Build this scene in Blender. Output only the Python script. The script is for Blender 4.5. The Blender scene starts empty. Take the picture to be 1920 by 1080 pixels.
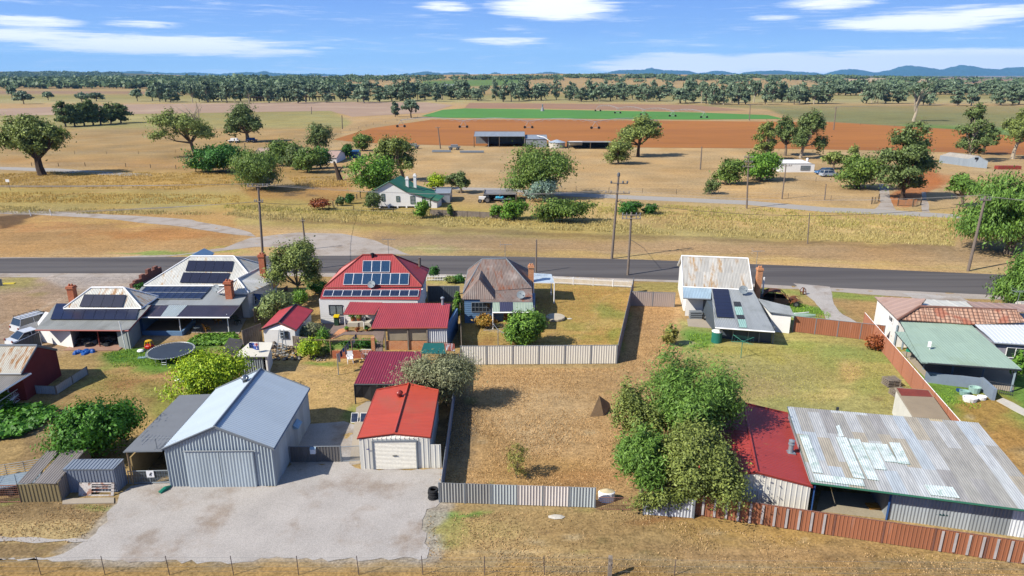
import bpy, math, random
import numpy as np
from mathutils import Vector
R = math.radians
rnd = random.Random(7)
C = bpy.data.collections.new('place'); bpy.context.scene.collection.children.link(C)
SC = bpy.context.scene
# ---------------------------------------------------------------- camera
CH = 25.0; FP = 1280.0; PT = math.atan(400/FP); pc = math.cos(PT); ps = math.sin(PT)
cam = bpy.data.cameras.new('camera'); camo = bpy.data.objects.new('camera', cam); C.objects.link(camo)
cam.sensor_width = 36; cam.lens = 24; cam.clip_start = .5; cam.clip_end = 90000
camo.location = (0, 0, CH); camo.rotation_euler = (R(90)-PT, 0, 0); SC.camera = camo
# ---------------------------------------------------------------- sun, sky, exposure
SUN_EL = R(41); SUN_AZ = math.atan2(.893, .45)
sl = bpy.data.lights.new('sun', 'SUN'); sl.energy = 5.0; sl.angle = R(.5); sl.color = (1, .945, .85)
so = bpy.data.objects.new('sun', sl); C.objects.link(so)
sdir = Vector((.893*math.cos(SUN_EL), .45*math.cos(SUN_EL), -math.sin(SUN_EL)))
so.rotation_euler = sdir.to_track_quat('-Z', 'Y').to_euler()
so.location = (-60, -20, 80)
SC.view_settings.view_transform = 'Standard'; SC.view_settings.look = 'None'
SC.view_settings.exposure = .82; SC.view_settings.gamma = 1; SC.view_settings.use_curve_mapping = False
def ray(px, py):
    a = (px-960)/FP; b = -(py-540)/FP
    return (a, pc+b*ps, -ps+b*pc)
def P(px, py, z=0):                    # measuring aid: where the sight line of a photo point meets the level z
    r = ray(px, py); k = (z-CH)/r[2]; return Vector((r[0]*k, r[1]*k, z))
def PY(px, py, Y):
    r = ray(px, py); k = Y/r[1]; return Vector((r[0]*k, Y, CH+r[2]*k))
def ZA(b, py): return PY(960, py, b[1]).z            # height of something standing at b whose top is at py
def PPL(px, py, o, n):                 # sight line meets a plane
    r = Vector(ray(px, py)); c0 = Vector((0, 0, CH)); return c0 + r*((o-c0).dot(n)/r.dot(n))
def plane_of(a, b, c): return a, (b-a).cross(c-a).normalized()
def HV(px, py, A, B):                  # sight line meets the upright plane through A and B
    n = Vector((B[1]-A[1], A[0]-B[0], 0)); return PPL(px, py, Vector((A[0], A[1], 0)), n)
W = bpy.data.worlds.new('World'); SC.world = W; W.use_nodes = True
nt = W.node_tree; nt.nodes.clear()
class NT:
    def __init__(s, t): s.t = t; s.L = t.links
    def n(s, typ, **k):
        q = s.t.nodes.new('ShaderNode'+typ)
        for a, b in k.items(): setattr(q, a, b)
        return q
    def set(s, sock, v):
        if hasattr(v, 'is_linked') or hasattr(v, 'links'): s.L.new(v, sock)
        else: sock.default_value = v
    def math(s, op, a, b=0., c=None, clamp=False):
        q = s.n('Math', operation=op, use_clamp=clamp); s.set(q.inputs[0], a); s.set(q.inputs[1], b)
        if c is not None: s.set(q.inputs[2], c)
        return q.outputs[0]
    def mix(s, f, a, b, mode='MIX'):
        q = s.n('Mix', data_type='RGBA', blend_type=mode, clamp_factor=True)
        s.set(q.inputs[0], f); s.set(q.inputs[6], a); s.set(q.inputs[7], b); return q.outputs[2]
    def ramp(s, f, stops, interp='LINEAR'):
        q = s.n('ValToRGB'); q.color_ramp.interpolation = interp; e = q.color_ramp.elements
        while len(e) < len(stops): e.new(.5)
        for i, (p, col) in enumerate(stops):
            e[i].position = p; e[i].color = col if len(col) == 4 else (*col, 1)
        s.set(q.inputs[0], f); return q.outputs[0]
    def noise(s, vec, scale, detail=3, rough=.55, dist=0.):
        q = s.n('TexNoise'); q.inputs['Scale'].default_value = scale; q.inputs['Detail'].default_value = detail
        q.inputs['Roughness'].default_value = rough; q.inputs['Distortion'].default_value = dist
        if vec is not None: s.L.new(vec, q.inputs['Vector'])
        return q.outputs[0]
    def smap(s, v, a, b, c=0., d=1.):
        q = s.n('MapRange', clamp=True); q.interpolation_type = 'SMOOTHSTEP'
        s.set(q.inputs[0], v); q.inputs[1].default_value = a; q.inputs[2].default_value = b
        q.inputs[3].default_value = c; q.inputs[4].default_value = d; return q.outputs[0]
def lin(h, k=1.):
    h = h.lstrip('#'); o = []
    for i in (0, 2, 4):
        c = int(h[i:i+2], 16)/255; o.append((c/12.92 if c <= .04045 else ((c+.055)/1.055)**2.4)*k)
    return tuple(o)
def lin4(h, k=1.): return (*lin(h, k), 1)
def make_sky():
    t = NT(nt); out = t.n('OutputWorld'); bg = t.n('Background')
    sky = t.n('TexSky'); sky.sky_type = 'NISHITA'; sky.sun_disc = False
    sky.sun_elevation = SUN_EL; sky.sun_rotation = math.atan2(-.893, -.45); sky.air_density = 1.0
    sky.dust_density = .3; sky.ozone_density = 2.0
    S = .125
    tc = t.n('TexCoord'); sp = t.n('SeparateXYZ'); t.L.new(tc.outputs['Generated'], sp.inputs[0])
    x, y, z = sp.outputs
    az = t.math('ARCTAN2', x, y)
    hyp = t.math('SQRT', t.math('ADD', t.math('MULTIPLY', x, x), t.math('MULTIPLY', y, y)))
    el = t.math('ARCTAN2', z, hyp)
    k = 1.0/S
    grad = t.ramp(t.math('MULTIPLY', el, 4.0, clamp=True), [(0, lin4('b4dafa', k*.66)), (.1, lin4('a2cdf8', k*.66)), (.22, lin4('8ab6f2', k*.64)),
        (.40, lin4('78a4ec', k*.64)), (.7, lin4('5a8ee2', k*.6)), (1, lin4('3e74d4', k*.6))])
    low = t.smap(el, .3, .9)
    base = t.mix(low, grad, sky.outputs[0])
    # clouds: long thin streaks where the photo has them
    cb = t.n('CombineXYZ'); t.L.new(t.math('MULTIPLY', az, 5.0), cb.inputs[0]); t.L.new(t.math('MULTIPLY', el, 62.0), cb.inputs[1])
    n1 = t.noise(cb.outputs[0], 1.3, 7, .62, .35)
    cb2 = t.n('CombineXYZ'); t.L.new(t.math('MULTIPLY', az, 14.0), cb2.inputs[0]); t.L.new(t.math('MULTIPLY', el, 260.0), cb2.inputs[1])
    n2 = t.noise(cb2.outputs[0], 1.1, 8, .72, .8)
    cl = [(50,42,95,14,1.),(60,68,210,14,1.05),(300,84,260,17,1.25),(500,98,140,9,1.),(275,46,90,8,.8),(600,91,50,6,.7),(465,33,50,5,.5),(740,3,70,6,.6),
          (830,12,70,13,.8),(955,20,60,10,.5),(1040,14,140,24,1.2),(960,50,50,12,.6),(950,77,110,9,.9),(1080,64,40,6,.4),(390,3,60,7,.6),(600,13,40,6,.5),(1560,6,110,10,1.),
          (1450,33,60,7,.8),(1570,32,50,7,.6),(1720,40,160,16,1.2),(1850,25,120,14,1.),(1370,52,30,4,.4),(1530,92,90,6,.5),(1160,65,30,5,.4),
          (1280,124,200,22,1.4),(1480,120,200,20,1.3),(1700,118,240,20,1.5),(1880,108,150,16,1.3),(1450,108,200,8,.7),(1600,128,300,10,1.),(150,121,30,4,.5),(1830,76,60,4,.35),(1100,35,60,10,.4),(1000,135,90,6,.6)]
    tot = None
    for (cx, cy, rx, ry, st) in cl:
        r = ray(cx, cy); ca = math.atan2(r[0], r[1]); ce = math.atan2(r[2], math.hypot(r[0], r[1]))
        ra = rx/FP*.85; re = ry/FP
        a = t.math('MULTIPLY', t.math('SUBTRACT', az, ca), 1/ra); b = t.math('MULTIPLY', t.math('SUBTRACT', el, ce), 1/re)
        d = t.math('ADD', t.math('MULTIPLY', a, a), t.math('MULTIPLY', b, b))
        v = t.math('MULTIPLY', t.math('SUBTRACT', 1.0, t.math('MULTIPLY', d, .55), clamp=True), st)
        tot = v if tot is None else t.math('MAXIMUM', tot, v)
    nn = t.math('ADD', t.math('MULTIPLY', n1, 1.25), t.math('MULTIPLY', n2, 1.15))
    dens = t.math('ADD', tot, t.math('SUBTRACT', nn, 1.33))
    up = t.smap(el, .10, .2)
    dens = t.math('ADD', dens, t.math('MULTIPLY', up, .35))
    m = t.smap(dens, .30, .95, 0, .96)
    wisp = t.math('MULTIPLY', t.smap(nn, 1.2, 1.65), .45)
    m = t.math('MAXIMUM', m, wisp)
    m = t.math('MULTIPLY', m, t.smap(el, -.002, .004))
    col = t.mix(m, base, lin4('f4f6fa', k*.78))
    t.L.new(col, bg.inputs[0]); bg.inputs[1].default_value = S
    t.L.new(bg.outputs[0], out.inputs[0])
make_sky()
# ---------------------------------------------------------------- materials
MATS = {}
AK = .55                               # seen colour -> base colour under this sun and exposure
def mat(name, col, rough=.8, metal=0., var=.18, ns=1.5, fine=.12, fs=9., bump=.15, bs=12., col2=None, thr=(.5, .65), c2s=.7, spec=.3, k=None, stretch=None, coat=0.):
    if name in MATS: return MATS[name]
    m = bpy.data.materials.new(name); m.use_nodes = True; MATS[name] = m
    t = NT(m.node_tree); b = m.node_tree.nodes['Principled BSDF']
    base = lin4(col, AK if k is None else k)
    tc = t.n('TexCoord'); v = tc.outputs['Object']
    if stretch:
        mp = t.n('Mapping'); mp.inputs['Scale'].default_value = stretch; t.L.new(tc.outputs['UV'], mp.inputs[0]); v = mp.outputs[0]
    n1 = t.noise(v, ns, 4); n2 = t.noise(v, fs, 3)
    f = t.math('ADD', t.math('MULTIPLY', t.math('SUBTRACT', n1, .5), var*4), t.math('MULTIPLY', t.math('SUBTRACT', n2, .5), fine*4))
    f = t.math('ADD', 1.0, f)
    cur = base
    if col2:
        n3 = t.noise(v, c2s, 5, .65); cur = t.mix(t.smap(n3, *thr), base, lin4(col2, AK if k is None else k))
    hv = t.n('Vector'+'Math', operation='SCALE'); t.set(hv.inputs[0], cur if hasattr(cur, 'links') else base[:3]); t.L.new(f, hv.inputs['Scale'])
    t.L.new(hv.outputs[0], b.inputs['Base Color'])
    b.inputs['Roughness'].default_value = rough; b.inputs['Metallic'].default_value = metal
    b.inputs['Specular IOR Level'].default_value = spec
    if coat: b.inputs['Coat Weight'].default_value = coat
    if bump:
        bp = t.n('Bump'); bp.inputs['Strength'].default_value = bump; bp.inputs['Distance'].default_value = .03
        t.L.new(t.noise(v, bs, 3), bp.inputs['Height']); t.L.new(bp.outputs[0], b.inputs['Normal'])
    return m
def metal(name, col, rust=None, rthr=(.55, .7), sheet=.08, streak=.12, rough=.5, met=.15, sw=.78, sl_=3.0, k=None, dirt=None, rscale=.5):
    """painted or galvanised roof sheet: sheet to sheet tone steps, streaks down the slope, optional rust"""
    if name in MATS: return MATS[name]
    m = bpy.data.materials.new(name); m.use_nodes = True; MATS[name] = m
    k = AK if k is None else k
    t = NT(m.node_tree); b = m.node_tree.nodes['Principled BSDF']
    tc = t.n('TexCoord'); sp = t.n('SeparateXYZ'); t.L.new(tc.outputs['UV'], sp.inputs[0]); u, v, _ = sp.outputs
    cell = t.n('CombineXYZ'); t.L.new(t.math('FLOOR', t.math('DIVIDE', u, sw)), cell.inputs[0]); t.L.new(t.math('FLOOR', t.math('DIVIDE', v, sl_)), cell.inputs[1])
    wn = t.n('TexWhiteNoise', noise_dimensions='2D'); t.L.new(cell.outputs[0], wn.inputs['Vector'])
    st = t.n('CombineXYZ'); t.L.new(t.math('MULTIPLY', u, 5.), st.inputs[0]); t.L.new(t.math('MULTIPLY', v, .5), st.inputs[1])
    n1 = t.noise(st.outputs[0], 1., 4, .6); n2 = t.noise(tc.outputs['Object'], .6, 3)
    f = t.math('ADD', 1.0, t.math('MULTIPLY', t.math('SUBTRACT', wn.outputs['Value'], .5), sheet*2))
    f = t.math('ADD', f, t.math('MULTIPLY', t.math('SUBTRACT', n1, .5), streak*3))
    f = t.math('ADD', f, t.math('MULTIPLY', t.math('SUBTRACT', n2, .5), streak*1.6))
    cur = lin4(col, k)
    rr = None
    if rust:
        s2 = t.n('CombineXYZ'); t.L.new(t.math('MULTIPLY', u, 2.6*rscale*2), s2.inputs[0]); t.L.new(t.math('MULTIPLY', v, .55*rscale*2), s2.inputs[1])
        n3 = t.noise(s2.outputs[0], 1., 6, .7)
        n3 = t.math('ADD', n3, t.math('MULTIPLY', t.math('SUBTRACT', wn.outputs['Value'], .5), .16))
        rr = t.smap(n3, *rthr); cur = t.mix(rr, cur, lin4(rust, k))
    if dirt: cur = t.mix(t.smap(t.noise(tc.outputs['Object'], .35, 5, .6), .5, .75), cur, lin4(dirt, k))
    hv = t.n('VectorMath', operation='SCALE'); t.set(hv.inputs[0], cur if hasattr(cur, 'links') else cur[:3]); t.L.new(f, hv.inputs['Scale'])
    t.L.new(hv.outputs[0], b.inputs['Base Color'])
    b.inputs['Roughness'].default_value = rough; b.inputs['Metallic'].default_value = met
    if rr is not None: t.L.new(t.math('MULTIPLY_ADD', rr, .35, rough), b.inputs['Roughness']); 
    return m
def brick(name, c1, c2, mortar, sc=1., k=None):
    if name in MATS: return MATS[name]
    m = bpy.data.materials.new(name); m.use_nodes = True; MATS[name] = m; k = AK if k is None else k
    t = NT(m.node_tree); b = m.node_tree.nodes['Principled BSDF']; tc = t.n('TexCoord')
    q = t.n('TexBrick'); t.L.new(tc.outputs['UV'], q.inputs[0]); q.inputs['Color1'].default_value = lin4(c1, k); q.inputs['Color2'].default_value = lin4(c2, k)
    q.inputs['Mortar'].default_value = lin4(mortar, k); q.inputs['Scale'].default_value = 1; q.inputs['Brick Width'].default_value = .3*sc
    q.inputs['Row Height'].default_value = .11*sc; q.inputs['Mortar Size'].default_value = .012*sc; q.inputs['Bias'].default_value = -.1
    n = t.noise(tc.outputs['Object'], 2.2, 4); c = t.mix(t.smap(n, .35, .7), q.outputs[0], lin4(c2, k))
    c = t.mix(.6, c, q.outputs[0]); t.L.new(c, b.inputs['Base Color']); b.inputs['Roughness'].default_value = .9
    bp = t.n('Bump'); bp.inputs['Strength'].default_value = .3; bp.inputs['Distance'].default_value = .01; t.L.new(q.outputs['Fac'], bp.inputs['Height']); bp.invert = True
    t.L.new(bp.outputs[0], b.inputs['Normal']); return m
def glass(name='window_glass', col='2a3540'):
    if name in MATS: return MATS[name]
    m = mat(name, col, rough=.12, var=.1, fine=0, bump=0, spec=.8); return m
def solar(name, cell, line, frame=None, cw=.16, k=.5):
    if name in MATS: return MATS[name]
    m = bpy.data.materials.new(name); m.use_nodes = True; MATS[name] = m
    t = NT(m.node_tree); b = m.node_tree.nodes['Principled BSDF']; tc = t.n('TexCoord')
    q = t.n('TexBrick', offset=0.); t.L.new(tc.outputs['UV'], q.inputs[0]); q.inputs['Scale'].default_value = 1
    q.inputs['Color1'].default_value = lin4(cell, k); q.inputs['Color2'].default_value = lin4(cell, k*1.25); q.inputs['Mortar'].default_value = lin4(line, k)
    q.inputs['Brick Width'].default_value = cw; q.inputs['Row Height'].default_value = cw; q.inputs['Mortar Size'].default_value = .006
    t.L.new(q.outputs[0], b.inputs['Base Color']); b.inputs['Roughness'].default_value = .3; b.inputs['Specular IOR Level'].default_value = .22
    return m
def leafmat(name, c1, c2, c3=None, trans=.25, rough=.55):
    if name in MATS: return MATS[name]
    m = bpy.data.materials.new(name); m.use_nodes = True; MATS[name] = m
    t = NT(m.node_tree); nodes = m.node_tree.nodes; b = nodes['Principled BSDF']; out = nodes['Material Output']
    g = t.n('NewGeometry'); tc = t.n('TexCoord')
    f = t.math('ADD', t.math('MULTIPLY', g.outputs['Random Per Island'], .65), t.math('MULTIPLY', t.noise(tc.outputs['Object'], .9, 2), .5))
    stops = [(.12, lin4(c1, .8)), (.85, lin4(c2, .85))]
    if c3: stops += [(.965, lin4(c2, .8)), (1., lin4(c3, .8))]
    col = t.ramp(f, stops); t.L.new(col, b.inputs['Base Color']); b.inputs['Roughness'].default_value = rough; b.inputs['Specular IOR Level'].default_value = .25
    tr = t.n('BsdfTranslucent'); t.L.new(col, tr.inputs[0]); mx = t.n('MixShader'); mx.inputs[0].default_value = trans
    t.L.new(b.outputs[0], mx.inputs[1]); t.L.new(tr.outputs[0], mx.inputs[2]); t.L.new(mx.outputs[0], out.inputs[0]); return m
# ---------------------------------------------------------------- mesh building
def V(*a): return Vector(a)
def axes(n):
    n = n.normalized()
    if abs(n.z) > .9995: return Vector((1, 0, 0)), Vector((0, 1, 0))
    h = Vector((0, 0, 1)).cross(n); h.normalize(); w = n.cross(h); return h, w
class MB:
    def __init__(s): s.v = []; s.f = []; s.m = []; s.uv = []; s.sm = []
    def face(s, pts, mi=0, uv=None, smooth=False):
        i = len(s.v); s.v += [tuple(p) for p in pts]; s.f.append(tuple(range(i, i+len(pts)))); s.m.append(mi); s.sm.append(smooth)
        if uv is None:
            n = Vector((0, 0, 0))
            p0 = Vector(pts[0])
            for k in range(1, len(pts)-1): n += (Vector(pts[k])-p0).cross(Vector(pts[k+1])-p0)
            if n.length < 1e-9: n = Vector((0, 0, 1))
            h, w = axes(n); uv = [(Vector(p).dot(h), Vector(p).dot(w)) for p in pts]
        s.uv += list(uv)
        return s
    def prism(s, fp, z0, z1, mi=0, top=None):
        """fp: list of xy; z1 may be a list of heights"""
        n = len(fp); a = sum(fp[i][0]*fp[(i+1) % n][1]-fp[(i+1) % n][0]*fp[i][1] for i in range(n))
        zs = z1 if isinstance(z1, (list, tuple)) else [z1]*n
        idx = list(range(n)) if a > 0 else list(range(n))[::-1]
        q = [(fp[i][0], fp[i][1], zs[i]) for i in idx]
        for i in range(n):
            A = q[i]; B = q[(i+1) % n]
            s.face([(A[0], A[1], z0), (B[0], B[1], z0), B, A], mi)
        s.face(q, mi if top is None else top); s.face([(p[0], p[1], z0) for p in q[::-1]], mi)
        return s
    def box(s, c, d, rz=0., mi=0, z0=None):
        """centre c (z of the bottom), size d"""
        ca, sa = math.cos(rz), math.sin(rz); hx, hy = d[0]/2, d[1]/2
        fp = [(c[0]+x*ca-y*sa, c[1]+x*sa+y*ca) for x, y in ((-hx, -hy), (hx, -hy), (hx, hy), (-hx, hy))]
        return s.prism(fp, c[2], c[2]+d[2], mi)
    def wall(s, A, B, z0, z1, t=.12, mi=0, za=None):
        """upright slab from A to B; z1 may be (zA,zB)"""
        a = Vector((A[0], A[1])); b = Vector((B[0], B[1])); d = (b-a).normalized(); n = Vector((-d.y, d.x))*t/2
        zz = z1 if isinstance(z1, (tuple, list)) else (z1, z1)
        return s.prism([a-n, b-n, b+n, a+n], z0, [zz[0], zz[1], zz[1], zz[0]], mi)
    def bar(s, a, b, r=.05, n=6, r2=None, mi=0, smooth=True, caps=True):
        a = Vector(a); b = Vector(b); d = (b-a)
        if d.length < 1e-6: return s
        d.normalize(); u = d.orthogonal().normalized(); w = d.cross(u); r2 = r if r2 is None else r2
        A = []; B = []
        for k in range(n):
            t = 2*math.pi*(k+.5)/n; e = u*math.cos(t)+w*math.sin(t); A.append(a+e*r); B.append(b+e*r2)
        for k in range(n):
            j = (k+1) % n; s.face([A[k], A[j], B[j], B[k]], mi, smooth=smooth and n > 4)
        if caps: s.face(A[::-1], mi); s.face(B, mi)
        return s
    def tube(s, pts, rs, n=7, mi=0):
        pts = [Vector(p) for p in pts]
        rs = [rs]*len(pts) if not isinstance(rs, (list, tuple)) else rs
        rings = []; u = None
        for i, p in enumerate(pts):
            d = (pts[min(i+1, len(pts)-1)]-pts[max(i-1, 0)]).normalized()
            if u is None: u = d.orthogonal().normalized()
            u = (u-d*u.dot(d)).normalized(); w = d.cross(u)
            rings.append([p+(u*math.cos(2*math.pi*k/n)+w*math.sin(2*math.pi*k/n))*rs[i] for k in range(n)])
        for a, b in zip(rings, rings[1:]):
            for k in range(n): j = (k+1) % n; s.face([a[k], a[j], b[j], b[k]], mi, smooth=True)
        s.face(rings[0][::-1], mi); s.face(rings[-1], mi); return s
    def lathe(s, c, prof, n=16, mi=0, sx=1., sy=1., smooth=True):
        c = Vector(c); rings = [[c+Vector((math.cos(2*math.pi*k/n)*r*sx, math.sin(2*math.pi*k/n)*r*sy, z)) for k in range(n)] for r, z in prof]
        for a, b in zip(rings, rings[1:]):
            for k in range(n): j = (k+1) % n; s.face([a[k], a[j], b[j], b[k]], mi, smooth=smooth)
        if prof[0][0] > 1e-4: s.face(rings[0][::-1], mi)
        if prof[-1][0] > 1e-4: s.face(rings[-1], mi)
        return s
    def ribs(s, pts, pitch=.2, depth=.02, mi=0, kind='corr', across=False, back=0., backmi=None):
        """a real ribbed sheet over a convex planar polygon; ribs run down the slope (or along it with across)"""
        pts = [Vector(p) for p in pts]; n = Vector((0, 0, 0))
        for k in range(1, len(pts)-1): n += (pts[k]-pts[0]).cross(pts[k+1]-pts[0])
        n.normalize(); h, w = axes(n)
        if across: h, w = w, h
        o = pts[0]; q = [((p-o).dot(h), (p-o).dot(w)) for p in pts]
        lo = min(a for a, _ in q); hi = max(a for a, _ in q)
        if kind == 'corr': prof = [(0, 0), (.25, 1), (.5, 0), (.75, -1)]
        elif kind == 'pan': prof = [(0, 0), (.70, 0), (.78, 1), (.92, 1)]
        elif kind == 'board': prof = [(0, 0), (.93, 1)]
        else: prof = [(0, 0), (.42, 0), (.5, 1), (.92, 1)]
        us = set([lo, hi]+[a for a, _ in q]); k0 = math.floor(lo/pitch)
        for k in range(k0, int(math.ceil(hi/pitch))+1):
            for a, _ in prof:
                u = (k+a)*pitch
                if lo < u < hi: us.add(u)
        us = sorted(us); us = [u for i, u in enumerate(us) if i == 0 or u-us[i-1] > 1e-5]
        def hgt(u):
            t = (u/pitch) % 1.
            for i in range(len(prof)):
                a, ha = prof[i]; b, hb = prof[i+1] if i+1 < len(prof) else (1., prof[0][1])
                if a <= t <= b+1e-9: return (ha+(hb-ha)*(t-a)/(b-a))*depth
            return 0.
        def span(u):
            r = []
            for i in range(len(q)):
                (a, va), (b, vb) = q[i], q[(i+1) % len(q)]
                if abs(a-b) < 1e-9:
                    if abs(a-u) < 1e-6: r += [va, vb]
                elif min(a, b)-1e-9 <= u <= max(a, b)+1e-9: r.append(va+(vb-va)*(u-a)/(b-a))
            return (min(r), max(r)) if r else (0, 0)
        pr = None; hh, ww = (w, h) if across else (h, w)
        for u in us:
            a, b = span(u); e = n*hgt(u); cur = (o+h*u+w*a+e, o+h*u+w*b+e)
            if pr:
                f = [pr[0], cur[0], cur[1], pr[1]]
                if (f[1]-f[0]).cross(f[2]-f[0]).dot(n) < 0: f = f[::-1]
                s.face(f, mi, [(p.dot(hh), p.dot(ww)) for p in f])
            pr = cur
        if back:
            b2 = mi if backmi is None else backmi; e = n*-back
            s.face([p+e for p in pts[::-1]], b2)
            e1 = n*-.002
            for i in range(len(pts)): s.face([pts[i]+e, pts[(i+1) % len(pts)]+e, pts[(i+1) % len(pts)]+e1, pts[i]+e1], b2)
        return s
    def build(s, name, mats, parent=None, loc=None, **props):
        me = bpy.data.meshes.new(name); off = Vector((0, 0, 0))
        if parent is not None: off = Vector(parent['wl'])
        elif loc is not None: off = Vector(loc)
        me.from_pydata([(x-off.x, y-off.y, z-off.z) for x, y, z in s.v], [], s.f)
        for m in (mats if isinstance(mats, (list, tuple)) else [mats]): me.materials.append(m)
        me.polygons.foreach_set('material_index', s.m); me.polygons.foreach_set('use_smooth', s.sm)
        ul = me.uv_layers.new(name='UVMap'); ul.data.foreach_set('uv', [c for uv in s.uv for c in uv])
        me.update()
        o = bpy.data.objects.new(name, me); C.objects.link(o)
        if parent is not None: o.parent = parent; o['wl'] = tuple(off)
        else: o.location = off; o['wl'] = tuple(off)
        for k, v in props.items(): o[k] = v
        return o
def thing(name, label, cat, loc, group=None):
    o = bpy.data.objects.new(name, None); C.objects.link(o); o.location = loc; o['wl'] = tuple(loc); o.empty_display_size = .3
    o['label'] = label; o['category'] = cat
    if group: o['group'] = group
    return o
def tag(o, label, cat, group=None):
    o['label'] = label; o['category'] = cat
    if group: o['group'] = group
    return o
def struct(o, kind='structure'): o['kind'] = kind; return o
def kids(o): return [c for c in C.objects if c.parent == o]
def dup(root, loc, label=None, rz=0., sc=1., group=None):
    ch = KID.get(root.name)
    if ch is None: ch = KID[root.name] = [(c, kids(c)) for c in kids(root)]
    r = root.copy(); C.objects.link(r); r.location = loc; r['wl'] = tuple(loc); r.rotation_euler = (0, 0, rz)
    r.scale = (sc, sc, sc) if not isinstance(sc, tuple) else sc
    if label: r['label'] = label
    if group: r['group'] = group
    for c, gs in ch:
        d = c.copy(); C.objects.link(d); d.parent = r
        for g in gs: e = g.copy(); C.objects.link(e); e.parent = d
    return r
KID = {}
def nmesh(name, verts, faces4, mats, parent=None, mi=None, off=(0, 0, 0)):
    """fast mesh from numpy arrays (all faces with the same corner count)"""
    me = bpy.data.meshes.new(name); k = faces4.shape[1]; verts = verts-np.array(off)
    me.vertices.add(len(verts)); me.vertices.foreach_set('co', verts.astype(np.float32).ravel())
    me.loops.add(faces4.size); me.loops.foreach_set('vertex_index', faces4.astype(np.int32).ravel())
    me.polygons.add(len(faces4)); me.polygons.foreach_set('loop_start', np.arange(0, faces4.size, k, dtype=np.int32))
    try: me.polygons.foreach_set('loop_total', np.full(len(faces4), k, dtype=np.int32))
    except Exception: pass
    if mi is not None: me.polygons.foreach_set('material_index', mi)
    for m in (mats if isinstance(mats, (list, tuple)) else [mats]): me.materials.append(m)
    me.update(calc_edges=True); me.validate()
    o = bpy.data.objects.new(name, me); C.objects.link(o)
    if parent is not None: o.parent = parent
    else: o.location = off
    return o
# ================================================================ GROUND
def _hash(ix, iy, seed):
    h = (ix.astype(np.int64)*374761393+iy.astype(np.int64)*668265263+seed*2246822519) & 0xffffffff
    h = ((h ^ (h >> 13))*1274126177) & 0xffffffff
    return ((h ^ (h >> 16)) & 0xffff)/65535.
def vn(x, y, sc, seed=0, octv=4):
    o = 0; amp = 1; tot = 0
    for k in range(octv):
        X = x/sc; Y = y/sc; ix = np.floor(X); iy = np.floor(Y); fx = X-ix; fy = Y-iy; fx = fx*fx*(3-2*fx); fy = fy*fy*(3-2*fy)
        a = _hash(ix, iy, seed+k); b = _hash(ix+1, iy, seed+k); c = _hash(ix, iy+1, seed+k); d = _hash(ix+1, iy+1, seed+k)
        o = o+amp*((a*(1-fx)+b*fx)*(1-fy)+(c*(1-fx)+d*fx)*fy); tot += amp; amp *= .5; sc = sc/2.
    return o/tot
def ss(a, b, x):
    t = np.clip((x-a)/(b-a), 0, 1); return t*t*(3-2*t)
def terr(x, y):
    x = np.asarray(x, float); y = np.asarray(y, float)
    z = 27*np.exp(-((x-250)/1300)**2-((y-2700)/800)**2)
    z = z+46*np.exp(-((x+3600)/1100)**2-((y-5200)/1500)**2)*ss(1500, 3500, y)
    z = z+26*np.exp(-((x-1800)/1200)**2-((y-5600)/1300)**2)
    z = z+10*(vn(x, y, 1500, 5)-.5)*ss(1300, 4000, y)
    return z
def tz(x, y): return float(terr(x, y))
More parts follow.
